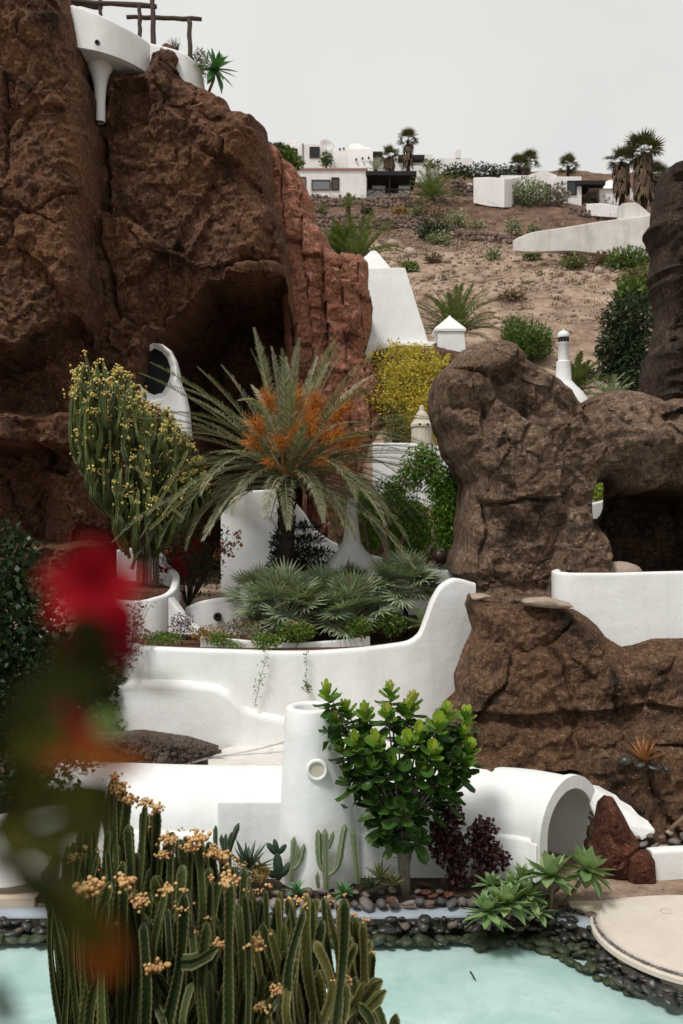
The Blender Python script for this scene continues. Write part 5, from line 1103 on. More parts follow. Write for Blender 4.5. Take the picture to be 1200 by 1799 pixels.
# orange aloe on the slope, agave over the terrace
b = P(1133, 1338, 20.85); t = thing('aloe', b, 'orange dried aloe tuft on the brown rock slope', 'aloe'); rosette(t, Vector((0, 0, .0)), 46, .62, .02, 'aloe_orange', 345, (-.2, 0, 0), 12, 88)
b = P(366, 160, 36.2); t = thing('agave', b, 'agave rosette jutting from the white terrace parapet on the cliff', 'agave', None); c = P(377, 122, 36) - b
MB().tube([Vector((0, 0, -.1)), c * .5 + Vector((.08, 0, 0)), c], [.06, .06, .07], 7).build('stem', M['trunk_tan'], t, True, True); rosette(t, c, 28, 1.0, .13, 'agave_dark', 346, (.4, .5, 0), -50)
b = P(748, 1085, 24.9); b.z = 4.85; t = thing('agave', b, 'broad-leaved agave beside the white fin of the planter wall', 'agave', None); c = Vector((0, 0, .45)); MB().tube([Vector((0, 0, -.1)), c], [.06, .06], 6).build('stem', M['trunk_tan'], t, True, True); rosette(t, c, 22, .75, .12, 'fan_green', 347, (-.3, -.2, 0), -20)
b = P(284, 945, 28.6); t = thing('agave', b, 'pale agave rosette hidden behind the candelabra trunks', 'agave', None); rosette(t, Vector((0, 0, 0)), 24, .42, .04, 'leaf_pale', 348, (-.4, .3, 0), -30)

# big-leaved tree
def big_leaf(name, L, mat, r, edge):
    nx, ny = 4, 5; V = []; A = []
    for j in range(ny + 1):
        v = j / ny; wdt = L * .44 * (math.sin(math.pi * (v * .86 + .06)) ** .6) * (.55 + .5 * v)
        for i in range(nx + 1):
            u = i / nx * 2 - 1; V.append((v * L, u * wdt, L * (.12 * abs(u) ** 2 + .16 * v * v + .03 * math.sin(u * 5 + v * 6)))); A.append(1.0 if abs(u) > .95 or j == ny else 0.0)
    Fs = [(j * (nx + 1) + i, j * (nx + 1) + i + 1, (j + 1) * (nx + 1) + i + 1, (j + 1) * (nx + 1) + i) for j in range(ny) for i in range(nx)]
    mb = MB(); mb.add(V, Fs, A); return mb.mesh(name, M[mat], True)
def bigleaf_tree():
    r = rng(44); d = 18.9; b = P(712, 1556, d); b.z = .46; t = thing('broadleaf_tree', b, 'tree with big cupped glossy green leaves beside the white tower', 'tree')
    for (x1, y1, x2, y2, rr) in [(706, 1480, 700, 1400, .075), (714, 1470, 722, 1390, .06), (700, 1490, 690, 1420, .045), (722, 1500, 735, 1470, .025)]:
        MB().tube([Vector((r.uniform(-.05, .05), r.uniform(-.05, .05), -.05)), P(x1, y1, d) - b, P(x2, y2, d) - b], [rr * 1.2, rr, rr * .8], 8).build('trunk', M['trunk_grey'], t, True, True)
    tips = [(575, 1215, .1), (588, 1260, .1), (608, 1245, .3), (640, 1250, .0), (625, 1300, -.2), (600, 1310, .2), (685, 1212, .2), (680, 1250, -.1), (715, 1245, .1), (725, 1232, .3), (716, 1300, -.35), (760, 1315, -.4), (770, 1270, -.2), (785, 1250, .1), (820, 1255, .2), (815, 1290, .1), (825, 1315, .0), (820, 1345, -.1), (735, 1285, -.2), (660, 1300, -.35), (655, 1345, -.35), (690, 1340, -.4), (635, 1350, -.1), (780, 1360, -.2), (740, 1350, -.35), (645, 1400, .0), (665, 1435, -.1), (770, 1400, .0), (800, 1385, .0), (705, 1420, -.4), (735, 1430, .1), (740, 1470, -.2), (680, 1470, -.1), (610, 1360, .1), (800, 1330, -.2), (710, 1375, -.3), (640, 1275, .1), (700, 1275, .2), (750, 1300, .2), (790, 1300, .1), (670, 1320, .2), (650, 1370, .2), (690, 1400, .2), (725, 1400, .2), (760, 1380, .2), (625, 1330, .2), (690, 1440, .1), (660, 1400, -.2), (800, 1360, .2)]
    L = .33; mm = {m: [big_leaf('leaf', L, m, r, None) for _ in range(2)] for m in ('leaf_top', 'leaf_mid', 'leaf_low', 'leaf_edge')}; cnt = 0; rest = MB()
    hub = P(706, 1440, d)
    for (x, y, dy) in tips:
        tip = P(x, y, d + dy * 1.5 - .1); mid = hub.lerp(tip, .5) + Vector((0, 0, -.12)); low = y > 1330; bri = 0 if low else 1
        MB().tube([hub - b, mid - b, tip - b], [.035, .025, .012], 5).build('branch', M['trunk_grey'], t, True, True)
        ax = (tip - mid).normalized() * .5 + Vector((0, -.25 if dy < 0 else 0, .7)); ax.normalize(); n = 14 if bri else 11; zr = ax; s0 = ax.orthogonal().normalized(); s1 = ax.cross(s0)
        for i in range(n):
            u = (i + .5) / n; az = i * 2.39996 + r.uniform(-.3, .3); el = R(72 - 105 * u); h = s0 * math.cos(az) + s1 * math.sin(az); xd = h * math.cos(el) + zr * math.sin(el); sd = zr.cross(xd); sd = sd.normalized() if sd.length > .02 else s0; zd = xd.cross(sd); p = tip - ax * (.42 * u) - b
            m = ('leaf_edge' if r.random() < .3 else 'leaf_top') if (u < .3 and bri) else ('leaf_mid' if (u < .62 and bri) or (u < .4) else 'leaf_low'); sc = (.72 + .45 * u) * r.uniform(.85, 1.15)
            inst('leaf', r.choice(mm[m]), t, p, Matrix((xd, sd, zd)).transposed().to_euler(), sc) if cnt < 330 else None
            if cnt >= 330:
                m3 = Matrix((xd, sd, zd)).transposed(); me = mm['leaf_low'][0]; rest.add([m3 @ (v.co * sc) + p for v in me.vertices], [tuple(q.vertices) for q in me.polygons])
            cnt += 1
    if rest.v: tag(rest.build('foliage', M['leaf_low'], t, True, True), kind='stuff')
    # dark inner leaves filling the skirt of the crown
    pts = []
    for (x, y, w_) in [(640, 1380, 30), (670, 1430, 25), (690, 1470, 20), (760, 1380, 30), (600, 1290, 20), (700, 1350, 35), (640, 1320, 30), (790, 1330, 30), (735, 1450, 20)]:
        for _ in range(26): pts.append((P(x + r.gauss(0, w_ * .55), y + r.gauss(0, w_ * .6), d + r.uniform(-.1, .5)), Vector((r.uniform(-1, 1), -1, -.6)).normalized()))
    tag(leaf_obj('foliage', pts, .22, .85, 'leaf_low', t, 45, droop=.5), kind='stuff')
bigleaf_tree()
for i, (px, py) in enumerate([(735, 1563), (785, 1572), (755, 1552), (770, 1566), (680, 1572)]):
    p = W(px, py + 8, .5); me = big_leaf('fallen_leaf', .26, 'dead_leaf', rng(i), None); o = inst('fallen_leaf', me, None, (p[0], p[1], .52), (.1, .1, i * 1.3)); tag(o, ['dry red-brown leaf fallen just right of the big-leaved tree trunk', 'dry leaf fallen in front of the tall purple shrub', 'dry leaf fallen behind the others between trunk and purple shrub', 'dry leaf fallen between the two others before the purple shrub', 'dry leaf fallen left of the big-leaved tree trunk'][i], 'leaf', 'fallen leaves on the bed')

# generic shrubs
def shrub(name, base, blobs_px, n, size, mat, label, cat='shrub', seed=0, asp=.5, group=None, stems=None, stem_mat='twig', part='foliage', sink=0.0, shell=.4, droop=0.0, extra=None, up=.3, stem_r=.02):
    b = Vector(base); t = thing(name, b, label, cat, group); r = rng(seed); bl = []
    for (x, y, d, rx, ry, rd) in blobs_px: bl.append((P(x, y, d), (rx * d / F, rd, ry * d / F)))
    leaf_obj(part, blob_sample(bl, n, r, shell), size, asp, mat, t, seed + 1, droop=droop, up=up)
    mb = MB()
    for (c, rad) in bl:
        for k in range(stems if stems is not None else 3):
            e = c + Vector((r.uniform(-.6, .6) * rad[0], r.uniform(-.6, .6) * rad[1], r.uniform(-.3, .7) * rad[2])); mid = b.lerp(e, .5) + Vector((r.uniform(-.1, .1), 0, r.uniform(0, .1))) * rad[0]; mb.tube([b - b, mid - b, e - b], [stem_r, stem_r * .7, stem_r * .3], 4, False)
    if mb.v: mb.build('stem', M[stem_mat], t, False, True)
    if extra:
        for (pn, pm, en, es) in extra: leaf_obj(pn, blob_sample(bl, en, r, .12), es, .8, pm, t, seed + 5)
    return t
def gb(px, py, d, z): p = P(px, py, d); return Vector((p.x, p.y, z))
shrub('purple_shrub', gb(795, 1556, 19.15, .46), [(785, 1440, 19.2, 28, 40, .3), (790, 1490, 19.1, 34, 30, .3), (800, 1530, 19.1, 22, 30, .25), (805, 1425, 19.2, 12, 14, .15), (770, 1470, 19.2, 20, 25, .25)], 1500, .105, 'leaf_purple', 'tall purple-leaved shrub right next to the big-leaved tree', seed=201, asp=.85)
shrub('purple_shrub', gb(845, 1556, 19.1, .46), [(842, 1470, 19.1, 18, 30, .25), (855, 1500, 19.05, 30, 24, .3), (850, 1535, 19, 24, 22, .25), (862, 1456, 19.1, 10, 14, .15), (880, 1510, 19.05, 16, 14, .2)], 1150, .1, 'leaf_purple', 'purple-leaved shrub nearer the tunnel mouth behind the agaves', seed=205, asp=.85)
shrub('ivy_bush', gb(60, 1380, 23.5, 2.6), [(0, 1010, 25, 75, 90, 1.2), (40, 1100, 24.6, 80, 90, 1.2), (20, 1210, 24.2, 110, 100, 1.2), (130, 1190, 24, 85, 80, .9), (100, 1280, 23.4, 110, 70, 1.0), (40, 1370, 22.8, 110, 60, .9), (190, 1120, 24.3, 40, 50, .5), (60, 1430, 20.5, 90, 40, .6), (180, 1240, 23.9, 26, 50, .4), (-60, 1300, 23, 90, 200, 1), (80, 1370, 20.9, 75, 55, .6), (150, 1345, 21.3, 36, 40, .5), (15, 1415, 20.3, 75, 60, .5), (120, 1420, 20.2, 50, 40, .4)], 19000, .16, 'leaf_ivy', 'dark green ivy mass covering the left side below the cliff', 'ivy', seed=210, asp=.75, stems=6, stem_r=.03)
shrub('trailing_vine', gb(230, 1110, 24.2, 4.9), [(238, 1085, 23.9, 12, 45, .2), (245, 1120, 23.6, 14, 30, .2), (262, 1062, 25.5, 10, 10, .1), (230, 1160, 23.6, 8, 30, .15)], 260, .1, 'leaf_dry', 'wispy trailing vine hanging on the planter corner', 'vine', seed=213, stems=2, stem_r=.01)
shrub('yellow_shrub', gb(710, 790, 38.5, 11.5), [(x_, y_, 38.3 + .4 * math.sin(x_), 13, 11, .35) for x_, y_ in [(652, 625), (668, 612), (690, 604), (735, 612), (760, 622), (785, 632), (650, 670), (652, 705), (668, 740), (782, 665), (770, 700), (690, 765), (745, 785), (780, 772), (675, 690), (725, 640), (745, 735), (700, 740)]] + [(700, 655, 38.5, 55, 40, 1.2), (745, 650, 38.8, 40, 30, 1), (690, 700, 38.3, 45, 45, 1.1), (740, 710, 38.2, 45, 50, 1.1), (720, 750, 38, 40, 35, 1), (765, 760, 37.5, 26, 26, .6), (775, 640, 39, 20, 18, .5), (715, 615, 38.7, 50, 12, .6)], 15000, .115, 'leaf_yellow', 'bright yellow flowering shrub between the red spur and the boulder', seed=215, asp=.45, stems=5, shell=.8, stem_r=.02, up=.1)
shrub('dark_shrub', gb(690, 790, 37.3, 11), [(700, 760, 37.4, 28, 30, .5), (695, 720, 37.8, 16, 18, .4)], 900, .16, 'leaf_shrub', 'olive twiggy shrub below the yellow shrub', seed=217, asp=.25, stems=10)
shrub('bougainvillea', gb(330, 1055, 28.6, 5.4), [(330, 960, 28.8, 40, 60, .5), (300, 990, 28.6, 25, 50, .4), (370, 990, 28.6, 25, 40, .4), (345, 1020, 28.4, 40, 30, .4), (395, 950, 28.7, 12, 25, .25)], 900, .13, 'leaf_darkgreen', 'straggly bougainvillea with red bracts against the white house wall', seed=219, stems=9, extra=[('red_bracts', 'petal_red', 0, .12)])
def bract_cluster(pos, n, size, mat, parent, seed, spread, name='bracts'):
    r = rng(seed); pts = [(Vector(pos) + Vector((r.gauss(0, 1), r.gauss(0, 1), r.gauss(0, 1))) * spread, Vector((0, -1, .3)).normalized()) for _ in range(n)]
    return tag(leaf_obj(name, pts, size, .8, mat, parent, seed), kind='stuff')
bg_ = [o for o in bpy.data.objects if o.name == 'bougainvillea'][0]
for i, (x, y) in enumerate([(283, 962), (300, 1000), (318, 990), (292, 930), (310, 975), (280, 1000), (345, 960), (286, 880), (277, 905), (325, 1010)]): bract_cluster(P(x, y, 28.2), 26, .11, 'petal_red', bg_, 400 + i, .11)
for i, (x, y) in enumerate([(412, 955), (404, 972), (385, 980), (416, 940), (392, 962)]): bract_cluster(P(x, y, 28.3), 22, .12, 'petal_orange', bg_, 420 + i, .09)
shrub('norfolk_pine', gb(530, 1010, 28.9, 4.8), [(530, 995, 28.8, 50, 9, .8), (530, 972, 28.8, 55, 8, .8), (528, 948, 28.8, 44, 7, .7), (530, 926, 28.8, 38, 6, .6), (495, 990, 28.5, 22, 26, .4), (490, 950, 28.5, 14, 30, .3), (520, 1008, 28.6, 36, 8, .6)], 4200, .17, 'pine_dark', 'dark tiered young pine behind the date palm trunk', 'tree', seed=223, asp=.22, stems=3, part='crown')
def ficus(base, trunk_px, blobs, n, label, seed, rr=.09):
    b = Vector(base); t = thing('weeping_fig', b, label, 'tree', 'weeping figs behind the fan palms'); r = rng(seed)
    pts = [Vector((0, 0, -.1))] + [P(*q) - b for q in trunk_px]; S = [Vector(s) for s in catmull(pts, 4)]
    MB().tube(S, [rr * (1.1 - .5 * i / len(S)) for i in range(len(S))], 8).build('trunk', M['trunk_tan'], t, True, True)
    bl = [(P(x, y, d), (rx * d / F, rd, ry * d / F)) for (x, y, d, rx, ry, rd) in blobs]; top = b + S[-1]; mb = MB()
    for (c, rad) in bl: mb.tube([top - b, top.lerp(c, .6) + Vector((0, 0, .15)) - b, c - b], [rr * .5, rr * .35, rr * .15], 5)
    if mb.v: mb.build('limb', M['trunk_tan'], t, True, True)
    # hanging twigs of leaves
    P_ = []
    for (p, v) in blob_sample(bl, n // 9, r, .5):
        for k in range(9): P_.append((p + Vector((r.gauss(0, .05), r.gauss(0, .05), -.075 * k)), Vector((r.uniform(-.6, .6), r.uniform(-.8, .2), -.4))))
    leaf_obj('crown', P_, .125, .48, 'leaf_ficus', t, seed + 1, droop=.45)
ficus(gb(742, 1000, 29.2, 5.4), [(748, 985, 29.2), (768, 945, 29.1), (788, 900, 29)], [(752, 800, 29.4, 30, 25, .5), (780, 840, 29.2, 32, 35, .6), (785, 885, 29, 30, 35, .6), (800, 850, 29, 18, 40, .4), (778, 925, 28.9, 24, 22, .4), (735, 785, 29.6, 22, 14, .4), (800, 905, 28.9, 14, 40, .3), (812, 838, 29, 12, 20, .3)], 7600, 'weeping fig with leaning trunk and bright crown beside the boulder', 501)
ficus(gb(676, 1005, 29.4, 5.4), [(677, 980, 29.4), (680, 930, 29.4), (684, 890, 29.5)], [(690, 850, 29.8, 30, 25, .5), (710, 880, 29.6, 22, 30, .4), (720, 820, 29.8, 26, 24, .5)], 2400, 'weeping fig with straight pale trunk behind the palm fronds', 503)
ficus(gb(700, 1005, 29.6, 5.4), [(704, 975, 29.6), (712, 930, 29.6), (722, 890, 29.6)], [(730, 900, 29.6, 28, 34, .5), (745, 920, 29.4, 16, 26, .3)], 2200, 'weeping fig with slightly tilted trunk, second from the pot', 505, .08)
ficus(gb(650, 1005, 29.8, 5.4), [(648, 970, 29.8), (642, 930, 29.8), (638, 895, 30)], [(640, 870, 30, 22, 22, .4), (655, 920, 30, 20, 30, .4)], 1700, 'weeping fig with bent trunk nearest the white bell chimney', 507, .07)
ficus(gb(730, 1000, 29.9, 5.4), [(733, 960, 29.9), (742, 920, 29.9), (750, 895, 29.9)], [(735, 945, 30, 22, 30, .4), (700, 930, 30.2, 22, 40, .4)], 1700, 'thin weeping fig between the tilted one and the leaning one', 509, .05)

# plants along the planter rim
def tuft(px, py, d, z, rx, ry, n, size, mat, label, seed, cat='plant', asp=.5, extra=None, name='rim_plant', rd=.25):
    return shrub(name, gb(px, py, d, z), [(px, py - ry * .5, d, rx, ry, rd)], n, size, mat, label, cat, seed, asp, stems=4, extra=extra, stem_r=.008)
tuft(320, 1108, 24.7, 4.75, 22, 22, 420, .075, 'leaf_mauve', 'mauve flowering cushion plant left of the low white wall', 601)
tuft(280, 1128, 24.1, 4.75, 42, 12, 700, .07, 'leaf_groundcover', 'low green groundcover along the left end of the planter rim', 602)
tuft(365, 1120, 24.4, 4.75, 34, 14, 620, .065, 'leaf_rust', 'rusty yellow groundcover patch on the planter', 603)
tuft(425, 1110, 24.6, 4.75, 34, 16, 500, .08, 'leaf_dry', 'brownish dry groundcover before the broad fan palm', 604)
tuft(385, 1128, 24.1, 4.75, 22, 10, 380, .08, 'leaf_groundcover', 'green leafy groundcover tuft next to the rusty patch', 605)
tuft(520, 1120, 24.2, 4.75, 34, 18, 800, .085, 'leaf_groundcover', 'bright green leafy plant on the planter rim below the fan palms', 606)
tuft(470, 1132, 23.8, 4.75, 28, 12, 620, .08, 'leaf_groundcover', 'green creeper spilling over the planter rim', 607)
tuft(628, 1112, 24.6, 4.75, 24, 18, 560, .095, 'leaf_groundcover', 'olive-green leafy plant before the middle fan palm', 608)
tuft(685, 1106, 24.9, 4.75, 30, 20, 700, .105, 'leaf_green', 'fresh green leafy plant near the right end of the planter', 609)
tuft(452, 1118, 24.4, 4.75, 20, 10, 300, .06, 'leaf_pale', 'pale whitish flowering plant on the planter rim', 610)
tuft(510, 1098, 24.9, 4.75, 20, 10, 260, .09, 'leaf_mauve', 'dried pinkish fan leaves at the foot of the broad fan palm', 611, asp=.2)
tuft(470, 1100, 24.8, 4.75, 14, 9, 200, .08, 'leaf_dry', 'brown dried seed heads at the foot of the broad fan palm', 612, asp=.2)
tuft(412, 1138, 23.9, 4.75, 20, 8, 200, .06, 'leaf_groundcover', 'small green sprig on the rim left of the creeper', 613)
def vine(pts, n, d, label, seed, spread=3):
    r = rng(seed); b = P(pts[0][0], pts[0][1], d); t = thing('hanging_vine', b, label, 'vine'); S = catmull([P(x, y, d) for x, y in pts], 6)
    MB().tube([Vector(s) - b for s in S], .006, 4, False).build('stem', M['twig'], t, False, True); L = []
    for _ in range(n): s = Vector(S[int(r.random() ** 1.4 * (len(S) - 1))]); L.append((s + Vector((r.gauss(0, spread) * d / F, -.03, r.gauss(0, 3) * d / F)), Vector((0, -1, -.2))))
    leaf_obj('leaves', L, .06, .6, 'leaf_groundcover', t, seed, droop=.3)
vine([(468, 1140), (465, 1165), (458, 1190), (454, 1210), (448, 1240)], 110, 23.33, 'long thin creeper strand hanging down the white planter wall', 631, 4)
vine([(538, 1145), (538, 1180), (539, 1205), (540, 1215)], 46, 23.35, 'short creeper strand with one leaf bunch on the white planter wall', 632, 2.5)
tuft(540, 1212, 23.32, 3.8, 6, 9, 60, .07, 'leaf_groundcover', 'lone leaf bunch at the end of the short creeper strand', 633, 'vine', rd=.05)
tuft(275, 1028, 27.4, 6.1, 12, 10, 160, .12, 'leaf_dry', 'dry grassy tuft at the foot of the candelabra trunks', 634, asp=.12)
tuft(455, 1540, 18.8, .48, 18, 12, 260, .09, 'leaf_rust', 'small yellowish twiggy plant by the prickly pear', 635)

# terrace plants
shrub('terrace_bush', gb(350, 125, 36.6, P(350, 125, 36.6).z), [(352, 105, 36.8, 14, 16, .35), (345, 120, 36.6, 14, 14, .3), (358, 130, 36.6, 9, 14, .2)], 600, .13, 'leaf_dry', 'brown dry bush on the cliff terrace beside the log post', seed=641, asp=.3)
shrub('terrace_bush', gb(308, 95, 36.4, P(308, 95, 36.4).z), [(306, 78, 36.4, 20, 14, .4)], 40, .1, 'leaf_dry', 'bare twiggy bush on the cliff terrace between the posts', seed=642, asp=.15, stems=70, stem_r=.012)

# ------------------------------------------------------------------ blurred spray right before the lens
def near_spray():
    d = .36; b = Vector((-.16, .5, CZ - 1.65)); t = thing('flowering_spray', b, 'blurred red flower spray with dark leaves close to the lens at left', 'flower'); r = rng(91)
    def leaf_at(px, py, dd, Lpx, wpx, ang, mat, nm='leaf', tilt=.5):
        c = P(px, py, dd); L = Lpx * dd / F; wd = wpx * dd / F; a = R(ang); u = Vector((math.cos(a), .25 * math.sin(a * 3), math.sin(a))).normalized(); n = Vector((.2, -1, tilt)).normalized(); mb = MB()
        pth = [c + u * L * (i / 6 - .5) + n * (.10 * L * math.sin(math.pi * i / 6)) for i in range(7)]; mb.blade([p - b for p in pth], [wd * .5 * math.sin(math.pi * (.04 + .92 * i / 6)) ** .7 for i in range(7)], n, .25); mb.build(nm, M[mat], t, True, True)
    for (px, py, l, w_, a) in [(150, 985, 110, 80, 100), (110, 1010, 100, 75, 170), (195, 1020, 100, 75, 20), (160, 1030, 120, 80, 140), (205, 1070, 90, 60, -60), (130, 1050, 110, 60, 200), (175, 965, 60, 55, 90)]: leaf_at(px + 8, py + 14, d + r.uniform(-.02, .02), l, w_, a, 'petal_red', 'petal', .9)
    for (px, py, l, w_, a) in [(180, 1090, 110, 70, -80), (140, 1100, 120, 80, 250), (210, 1120, 90, 60, -70), (130, 1255, 90, 50, -40), (150, 1285, 70, 45, -50)]: leaf_at(px + 8, py + 12, d + r.uniform(0, .03), l, w_, a, 'petal_crimson', 'petal', -.2)
    for (px, py, l, w_, a, m) in [(160, 1150, 170, 120, -80, 'leaf_near_dark'), (120, 1160, 150, 110, 240, 'leaf_near_dark'), (60, 1230, 180, 110, 230, 'leaf_near_dark'), (40, 1330, 170, 90, 260, 'leaf_near_dark'), (100, 1400, 170, 80, 200, 'leaf_near_dark'), (120, 1460, 200, 90, 10, 'leaf_near_dark'), (30, 1450, 160, 110, 90, 'leaf_near_dark'), (180, 1420, 120, 70, 60, 'leaf_near_dark'), (90, 1500, 170, 70, 160, 'leaf_near_dark'),
        (185, 1330, 150, 52, -12, 'leaf_near_orange'), (120, 1320, 110, 50, 10, 'leaf_near_orange'), (265, 1200, 120, 24, -8, 'leaf_near_olive'), (150, 1400, 110, 60, 30, 'leaf_near_olive'), (75, 1380, 40, 110, 90, 'leaf_near_olive'), (180, 1660, 150, 80, -75, 'leaf_near_orange'), (110, 1590, 190, 80, -40, 'leaf_near_dark'), (60, 1560, 140, 60, -30, 'leaf_near_dark'), (150, 1610, 140, 60, -60, 'leaf_near_olive'), (5, 1760, 120, 60, -70, 'leaf_near_dark'), (150, 1215, 110, 60, 240, 'leaf_near_dark'), (70, 1300, 120, 60, 30, 'leaf_near_olive'), (30, 1395, 130, 60, 70, 'leaf_near_dark'), (140, 1440, 130, 70, 120, 'leaf_near_dark'), (60, 1480, 130, 60, -15, 'leaf_near_olive'), (190, 1270, 60, 40, 0, 'leaf_green'), (100, 1210, 120, 90, 200, 'leaf_near_dark'), (180, 1200, 110, 60, -60, 'leaf_near_dark')]: leaf_at(px, py, d + r.uniform(-.03, .04), l * (.92 if 'dark' in m else 1), w_ * (.68 if 'dark' in m else 1), a, m, 'leaf', .3)
    MB().tube([Vector((0, 0, -.02)), Vector((-.05, -.02, .6)), P(-160, 1750, .45) - b, P(-40, 1500, .42) - b, P(110, 1250, .4) - b, P(150, 1080, .38) - b], [.008, .006, .0035, .003, .0025, .002], 7).build('stem', M['twig'], t, True, True)
    MB().tube([P(-40, 1500, .42) - b, P(120, 1560, .40) - b, P(180, 1630, .38) - b], [.004, .003, .002], 6).build('stem', M['twig'], t, True, True)
near_spray()
o = MB().tube([P(826, 1700, 16.9), P(831, 1708, 16.85), P(836, 1716, 16.8)], [.02, .018, .01], 5).add([], []).build('twig', M['twig']); o.location.z = -.25; tag(o, 'small dark twig lying on the pool floor', 'twig')
o = MB().tube([W(1168, 1468, 1.1), P(1185, 1450, 20.1), P(1230, 1410, 20.1)], [.05, .045, .035], 7).build('branch', M['trunk_tan'], None, True); tag(o, 'bare leaning branch at the right edge above the stone heap', 'branch')

# ================================================================== HILLSIDE
def bld(name, label, cat='house'):
    return thing(name, (0, 0, 0), label, cat)
def boxpx(t, nm, x0, x1, y0, y1, d, depth, mat, bv=0.0, front=0.0):
    a = P(x0, y1, d); b_ = P(x1, y0, d); mb = MB(); mb.box(a.x, b_.x, d - front, d + depth, a.z, b_.z); o = mb.build(nm, M[mat], t)
    if bv: bevel(o, bv)
    return o
def window(t, x0, x1, y0, y1, d, mat='window_glass', frame=None, bars=(0, 0), nm='window', proud=.05):
    o = boxpx(t, nm, x0, x1, y0, y1, d, .2, mat, 0, proud)
    if frame:
        a = P(x0, y1, d); b_ = P(x1, y0, d); fw = .11; mb = MB(); f = d - proud - .05; k = d - proud - .004
        mb.box(a.x - fw, b_.x + fw, f, k, a.z - fw, a.z); mb.box(a.x - fw, b_.x + fw, f, k, b_.z, b_.z + fw); mb.box(a.x - fw, a.x, f, k, a.z, b_.z); mb.box(b_.x, b_.x + fw, f, k, a.z, b_.z)
        for i in range(bars[0]): x = a.x + (b_.x - a.x) * (i + 1) / (bars[0] + 1); mb.box(x - .035, x + .035, f + .01, k, a.z, b_.z)
        for i in range(bars[1]): z = a.z + (b_.z - a.z) * (i + 1) / (bars[1] + 1); mb.box(a.x, b_.x, f + .012, k, z - .035, z + .035)
        fo = MB.build(mb, 'frame', M[frame], o)
    return o
def reset_origin(t):        # put the empty at the base of its building without moving parts
    xs = []; zs = []; ys = []
    for c in t.children:
        if c.type == 'MESH':
            for v in c.data.vertices: xs.append(v.co.x); ys.append(v.co.y); zs.append(v.co.z)
    off = Vector(((min(xs) + max(xs)) / 2, (min(ys) + max(ys)) / 2, min(zs)))
    t.location = off
    for c in t.children: c.location = c.location - off
# long low house with porch
D = 91
t = bld('low_house', 'long low white house with grey shutters and a dark porch on the hill')
boxpx(t, 'wall', 470, 645, 298, 352, D, 7, 'plaster_far', .06); boxpx(t, 'wall', 645, 722, 308, 352, D + 2.6, 4.4, 'plaster_far', .04)
boxpx(t, 'roof_edge', 468, 646, 296, 299, D, 7, 'roof_red', 0, .15)
window(t, 522, 536, 313, 328, D, 'shutter_grey', 'shutter_brown'); window(t, 549, 579, 318, 333, D, 'shutter_grey', 'shutter_brown'); window(t, 584, 594, 314, 333, D, 'shutter_brown', 'wood_dark', nm='door')
boxpx(t, 'porch_roof', 643, 732, 300, 308, D - .3, 4.5, 'roof_dark', .03); window(t, 679, 698, 318, 338, D + 2.6, 'window_glass', 'wood_dark'); window(t, 646, 652, 324, 332, D + 2.6, 'window_glass', 'wood_dark')
for px in (645, 684.5, 721): boxpx(t, 'porch_post', px - .9, px + .9, 307, 346, D - .1, .15, 'wood_dark')
boxpx(t, 'rail', 645, 721, 332, 333.6, D - .1, .1, 'wood_dark'); 
for (x0, x1) in [(646, 664), (684, 664), (685, 703), (721, 703)]:
    mb = MB(); mb.tube([P(x0, 343, D - .08), P(x1, 333, D - .08)], .05, 4); mb.build('rail_brace', M['wood_dark'], t)
reset_origin(t)
D = 104
t = bld('upper_house', 'white two-storey house with a dark paned window at the top left of the hill')
boxpx(t, 'wall', 526, 585, 252, 305, D, 8, 'plaster_far', .06); boxpx(t, 'wall', 502, 526, 256, 305, D + 2.5, 8, 'plaster_far', .04)
window(t, 545.5, 560, 260, 276, D, 'window_glass', 'wood_dark', (3, 2)); window(t, 509, 521, 263, 282, D + 2.5, 'window_glass', 'wood_dark', (3, 3)); boxpx(t, 'wall', 498, 520, 248, 262, D + 6, 5, 'plaster_far', .04); boxpx(t, 'downpipe', 531.5, 533, 252, 300, D, .1, 'metal_dark', 0, .12)
reset_origin(t)
t = bld('courtyard_house', 'low white house with stepped walls and tiny dark openings on the hilltop')
boxpx(t, 'wall', 583, 640, 262, 305, D + 4, 6, 'plaster_far', .06)
prism('gable_wall', [fr(300, 612, 655, D + 1, 6), fr(262, 612, 655, D + 1.5, 5), fr(252, 616, 628, D + 2, 3.8)], 'plaster_far', t)
boxpx(t, 'wall', 640, 760, 270, 305, D + 3, 5, 'plaster_far', .05); boxpx(t, 'wall', 720, 770, 291, 320, D - 3, 2, 'plaster_far', .05); boxpx(t, 'pergola_roof', 643, 672, 266, 270, D + 2, 2, 'roof_dark'); boxpx(t, 'pergola_roof', 700, 746, 272, 280, D + 2, 2, 'roof_dark')
for px, py in [(597, 262), (604, 261), (626, 280), (637, 278), (648, 277), (660, 276)]: window(t, px - 1.6, px + 1.6, py - 1.4, py + 1.6, D + (4 if px < 610 else (.9 if px < 656 else 2.98)), 'dark_void', proud=.08)
reset_origin(t)
t = bld('hilltop_wall', 'white garden wall with a little belfry on the hilltop'); boxpx(t, 'wall', 770, 830, 278, 305, D + 4, .5, 'plaster_far'); boxpx(t, 'belfry', 800, 810, 262, 280, D + 4, .7, 'plaster_far', .04); reset_origin(t)
mb = MB(); c = P(573, 258, D - 1); mb.lathe((0, 0, 0), [(0, 0), (.3, .03), (.6, .14), (.85, .3), (.83, .31), (.58, .17), (.3, .07), (0, .04)], 18); t = thing('satellite_dish', c - Vector((0, 0, 1.4)), 'pale satellite dish on the upper hill house', 'satellite dish'); o = mb.build('dish', M['dish'], t, True, True); o.location = (0, 0, 1.4); o.rotation_euler = (R(65), 0, R(20)); MB().tube([(0, .1, -.6), (0, .1, 1.4)], .05, 6).build('pole', M['metal_dark'], t, True, True)
